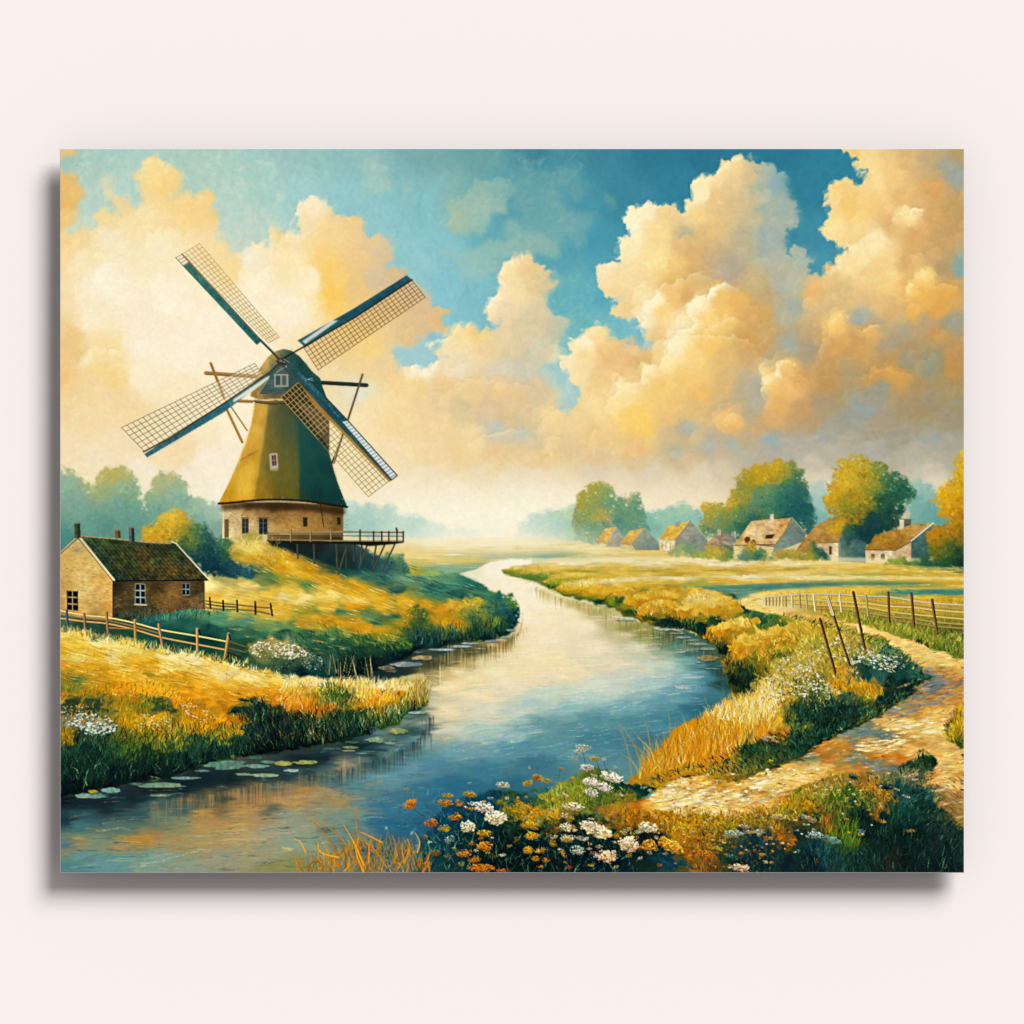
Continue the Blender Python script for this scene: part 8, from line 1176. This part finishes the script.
# every painted area is one connected patch: specks join their neighbour, larger islands become patches of their own
def patches(k):
    m = LAB == k; jj = np.nonzero(m.any(1))[0]; par = []; runs = []; prev = []
    def find(a):
        while par[a] != a: par[a] = par[par[a]]; a = par[a]
        return a
    for j in range(jj[0], jj[-1] + 1) if len(jj) else ():
        d = np.diff(np.r_[0, m[j].astype(np.int8), 0]); cur = []
        for a, b in zip(np.nonzero(d == 1)[0], np.nonzero(d == -1)[0]):
            i = len(par); par.append(i); runs.append((j, a, b)); cur.append((a, b, i))
            for pa, pb, pi in prev:
                if pa < b and a < pb: par[find(pi)] = find(i)
        prev = cur
    groups = {}
    for i, r0 in enumerate(runs): groups.setdefault(find(i), []).append(r0)
    return sorted(groups.values(), key=lambda g: -sum(b - a for _, a, b in g))
for k in range(1, len(LABELS)):
    if '/' in LABELS[k][0]: continue
    for g in patches(k)[1:]:
        big = sum(b - a for _, a, b in g) > 500
        n_ = new_label(LABELS[k][0], None) if big else None
        for j, a, b in g: LAB[j, a:b] = n_ if big else LAB[j, a - 1] if a > 0 else LAB[j, min(b, W - 1)]
# ---------------------------------------------------------------- finishing: overall tone, and the slight mottling of the print
r = np.random.default_rng(430)
for x, y in scatter(P('A3', '240,80 560,100 690,228 350,230'), 330, r): dab(x, y, 1.6, .5, .9, jit(hexc('8A5A2C' if r.random() < .6 else '5A6438'), r, .15, .02), .45, 1)
land_ = blur((LAB != L_river).astype(F), 1.)[..., None]
lum = C @ np.array([.3, .59, .11], F)
yb = np.clip((GY - 440) / 60, 0, 1)
mid = np.clip(1 - np.abs(lum - .5) / .38, 0, 1)
cool = np.clip((C[..., 2] - C[..., 0]) * 4, 0, 1)
sk = np.clip((GX - 700) / 200, 0, 1) * np.clip((GY - 250) / 150, 0, 1) * (1 - yb)
C *= (1 - .07 * mid * yb * (.2 + .8 * land_[..., 0]) - .07 * mid * sk)[..., None]
C[..., 2] *= 1 - .10 * cool * mid * yb * (.15 + .85 * land_[..., 0])
C[..., 1] *= 1 - .02 * cool * mid * yb
# deeper darks and fuller golds over the land
lo = yb[..., None] * (.25 + .75 * land_); g_ = C.mean(-1, keepdims=True); warm = np.clip((C[..., :1] - C[..., 2:3]) * 3, 0, 1)
C += lo * (.06 + .02 * warm) * (C - g_)
C *= 1 - lo * .055 * warm * np.clip((g_ - .35) * 3, 0, 1)
C += lo * (-.38 * (C * (1 - C)) * (.5 - C) * 1.6)
C = np.clip(C, 0, 1)
lum = C @ np.array([.3, .59, .11], F)
C *= 1 - (.30 - .14 * np.clip((GY - 740) / 60, 0, 1)[..., None]) * (yb * np.clip((.44 - lum) / .28, 0, 1) * (.35 + .65 * land_[..., 0]))[..., None]
rv = ((1 - land_[..., 0]) * np.clip((lum - .58) / .25, 0, 1))[..., None]
C += .22 * rv * (np.array([1., .95, .80], F) - C)
C += .32 * np.clip((GY - 540) / 45, .1, 1)[..., None] * (.2 + .8 * land_) * (C - blur(C, 8)); C = np.clip(C, 0, 1)
d_ = C - blur(C, 1.6); far = np.clip((GY - 556) / 45, .12, 1)[..., None]; C = np.clip(C + .4 * lo * d_ * far, 0, 1)
mot = .006 + .014 * yb * mid
for c_ in range(3): C[..., c_] *= 1 + mot * noise(3.2, 900 + c_, 2)
C *= (1 + .008 * noise(1.4, 910, 1))[..., None]
millm = np.zeros((H, W), bool)
for k_ in range(len(LABELS)):
    if str(LABELS[k_][0]).startswith('windmill'): millm |= LAB == k_
g2 = np.exp(-((GX - 500) / 130) ** 2 - ((GY - 541) / 15) ** 2) * .55 * (1 - blur(millm.astype(F), .7)); g2[(GY > 570)] *= .6
C += (hexc('FFF4D2') - C) * g2[..., None]
mm = blur(millm.astype(F), 1.) * (1 - yb) * np.clip(cool * 1.5, 0, 1)
C[..., 2] *= 1 - .13 * mm; C[..., 1] *= 1 - .03 * mm
C = np.clip(C, 0, 1)
# --- PAINTER END

# ---------------------------------------------------------------- the canvas print itself
root = bpy.data.objects.new('canvas_print', None); scene.collection.objects.link(root)
root.location = (0, 0, (512 - PY1) / 1000); root.empty_display_size = .1
root['label'] = 'unframed landscape canvas print of a windmill beside a winding river, hanging on the pale wall'
root['category'] = 'canvas print'
OX, OZ = 0.0, (512 - PY1) / 1000
pig, nt, b = new_mat('printed_pigment', .8)
at_ = nt.nodes.new('ShaderNodeAttribute'); at_.attribute_name = 'pigment'
sc_ = nt.nodes.new('ShaderNodeVectorMath'); sc_.operation = 'SCALE'; sc_.inputs['Scale'].default_value = 1 / 1.1
nt.links.new(at_.outputs['Color'], sc_.inputs[0]); nt.links.new(sc_.outputs[0], b.inputs['Base Color'])
edge_m, nt, b = new_mat('bare_canvas', .9); b.inputs['Base Color'].default_value = (.62, .62, .64, 1)
wv = nt.nodes.new('ShaderNodeTexNoise'); wv.inputs['Scale'].default_value = 1500
bp = nt.nodes.new('ShaderNodeBump'); bp.inputs['Strength'].default_value = .15; bp.inputs['Distance'].default_value = .0003
nt.links.new(wv.outputs[0], bp.inputs['Height']); nt.links.new(bp.outputs[0], b.inputs['Normal'])

xs = (GX[0] - 512) / 1000; zs = (512 - GY[:, 0]) / 1000
srgb8 = np.concatenate([C, np.ones((H, W, 1), F)], 2).reshape(-1, 4)
co = np.zeros((H * W, 3), F); co[:, 0] = np.tile(xs, H); co[:, 1] = -DEPTH; co[:, 2] = np.repeat(zs, W) - OZ
facelab = LAB[:-1, :-1]
def sheet(name, sel, parent, note=None):
    """the part of the canvas front that carries one painted thing"""
    j, i = np.nonzero(sel)
    if len(j) == 0: return None
    q = np.stack([j * W + i, (j + 1) * W + i, (j + 1) * W + i + 1, j * W + i + 1], 1)
    u, inv = np.unique(q.ravel(), return_inverse=True); n = len(j)
    me = bpy.data.meshes.new(name)
    me.vertices.add(len(u)); me.vertices.foreach_set('co', co[u].ravel())
    me.loops.add(n * 4); me.loops.foreach_set('vertex_index', inv.ravel().astype(np.int32))
    me.polygons.add(n); me.polygons.foreach_set('loop_start', np.arange(0, n * 4, 4, dtype=np.int32))
    me.update(calc_edges=True)
    a = me.color_attributes.new('pigment', 'BYTE_COLOR', 'POINT'); a.data.foreach_set('color_srgb', srgb8[u].ravel())
    o = add_obj(name, me, pig, parent)
    if note: o['label'] = note
    return o
groups = {}
def holder(path, note):
    if path not in groups:
        o = bpy.data.objects.new(path.split('.')[0], None); scene.collection.objects.link(o); o.parent = root
        o.empty_display_size = .02
        if note: o['label'] = note
        groups[path] = o
    return groups[path]
NOTES = {'windmill': 'painted thatched windmill on the hill with four lattice sails', 'cottage': 'painted brick cottage at the left edge with mossy tiled roof',
 'house': 'smallest painted house, leftmost of the village row', 'house.001': 'second small house of the village row', 'house.002': 'painted house with golden roof and steep grey gable',
 'house.003': 'low painted house with dark mossy roof behind shrubs', 'house.004': 'largest village house with holes in its pale thatch', 'house.005': 'painted house half hidden under the big round tree',
 'house.006': 'painted whitewashed house with brick chimney at the right', 'fence': 'long rail fence below the cottage', 'fence.001': 'short dark rail fence right of the cottage', 'fence.002': 'rail fence along the sandy path'}
sheet('sky', facelab == 0, root, 'blue and teal sky of the picture')
order = np.argsort(facelab, axis=None, kind='stable')
for k in range(1, len(LABELS)):
    path, note = LABELS[k]
    sel = facelab == k
    if sel.sum() < 3: continue
    if '/' in path:
        pr, nm = path.split('/')
        sheet(nm, sel, holder(pr, NOTES.get(pr)), note)
    else:
        sheet(path, sel, root, note)
# the panel under the canvas (sides, back, hair-thin bare fold round the front) and the batten frame that holds it off the wall
x0, x1, z1, z0 = float(xs[0]), float(xs[-1]), float(zs[0]) - OZ, float(zs[-1]) - OZ
g = .0005; V = []; Fc = []; T = .005
for y, k in ((-DEPTH, 0), (-DEPTH + .0004, g), (-DEPTH + T, g)):
    V += [(x0 - k, y, z0 - k), (x1 + k, y, z0 - k), (x1 + k, y, z1 + k), (x0 - k, y, z1 + k)]
for r0 in (0, 4):
    for k in range(4): n_ = (k + 1) % 4; Fc.append((r0 + n_, r0 + k, r0 + 4 + k, r0 + 4 + n_))
Fc.append((8, 9, 10, 11))
me = bpy.data.meshes.new('canvas_wrap'); me.from_pydata(V, [], Fc); me.update()
dark_m, nt, b = new_mat('wrapped_side', .9); b.inputs['Base Color'].default_value = (.045, .05, .045, 1)
add_obj('canvas_wrap', me, edge_m, root); me.materials.append(dark_m)
for p_ in me.polygons: p_.material_index = 0 if p_.index < 4 else 1
wood, nt, b = new_mat('pine', .7); b.inputs['Base Color'].default_value = (.5, .36, .2, 1)
wn = nt.nodes.new('ShaderNodeTexNoise'); wn.inputs['Scale'].default_value = 14
mp = nt.nodes.new('ShaderNodeMapping'); mp.inputs['Scale'].default_value = (1, 1, 12); tcw = nt.nodes.new('ShaderNodeTexCoord')
rp = nt.nodes.new('ShaderNodeValToRGB'); rp.color_ramp.elements[0].color = (.36, .23, .12, 1); rp.color_ramp.elements[1].color = (.58, .43, .26, 1)
nt.links.new(tcw.outputs['Object'], mp.inputs[0]); nt.links.new(mp.outputs[0], wn.inputs['Vector']); nt.links.new(wn.outputs[0], rp.inputs[0]); nt.links.new(rp.outputs[0], b.inputs['Base Color'])
V = []; Fc = []; ins = .11; bw = .035
def bar(ax0, ax1, az0, az1):
    n0 = len(V)
    for y in (-DEPTH + T + .0002, -.0004): V.extend([(ax0, y, az0), (ax1, y, az0), (ax1, y, az1), (ax0, y, az1)])
    Fc.extend([tuple(n0 + q for q in f) for f in ((0, 1, 2, 3), (7, 6, 5, 4), (0, 4, 5, 1), (1, 5, 6, 2), (2, 6, 7, 3), (3, 7, 4, 0))])
bar(x0 + ins, x1 - ins, z0 + ins, z0 + ins + bw); bar(x0 + ins, x1 - ins, z1 - ins - bw, z1 - ins)
bar(x0 + ins, x0 + ins + bw, z0 + ins + bw + .001, z1 - ins - bw - .001); bar(x1 - ins - bw, x1 - ins, z0 + ins + bw + .001, z1 - ins - bw - .001)
me = bpy.data.meshes.new('batten_frame'); me.from_pydata(V, [], Fc); me.update()
add_obj('batten_frame', me, wood, root)
bpy.context.view_layer.update()
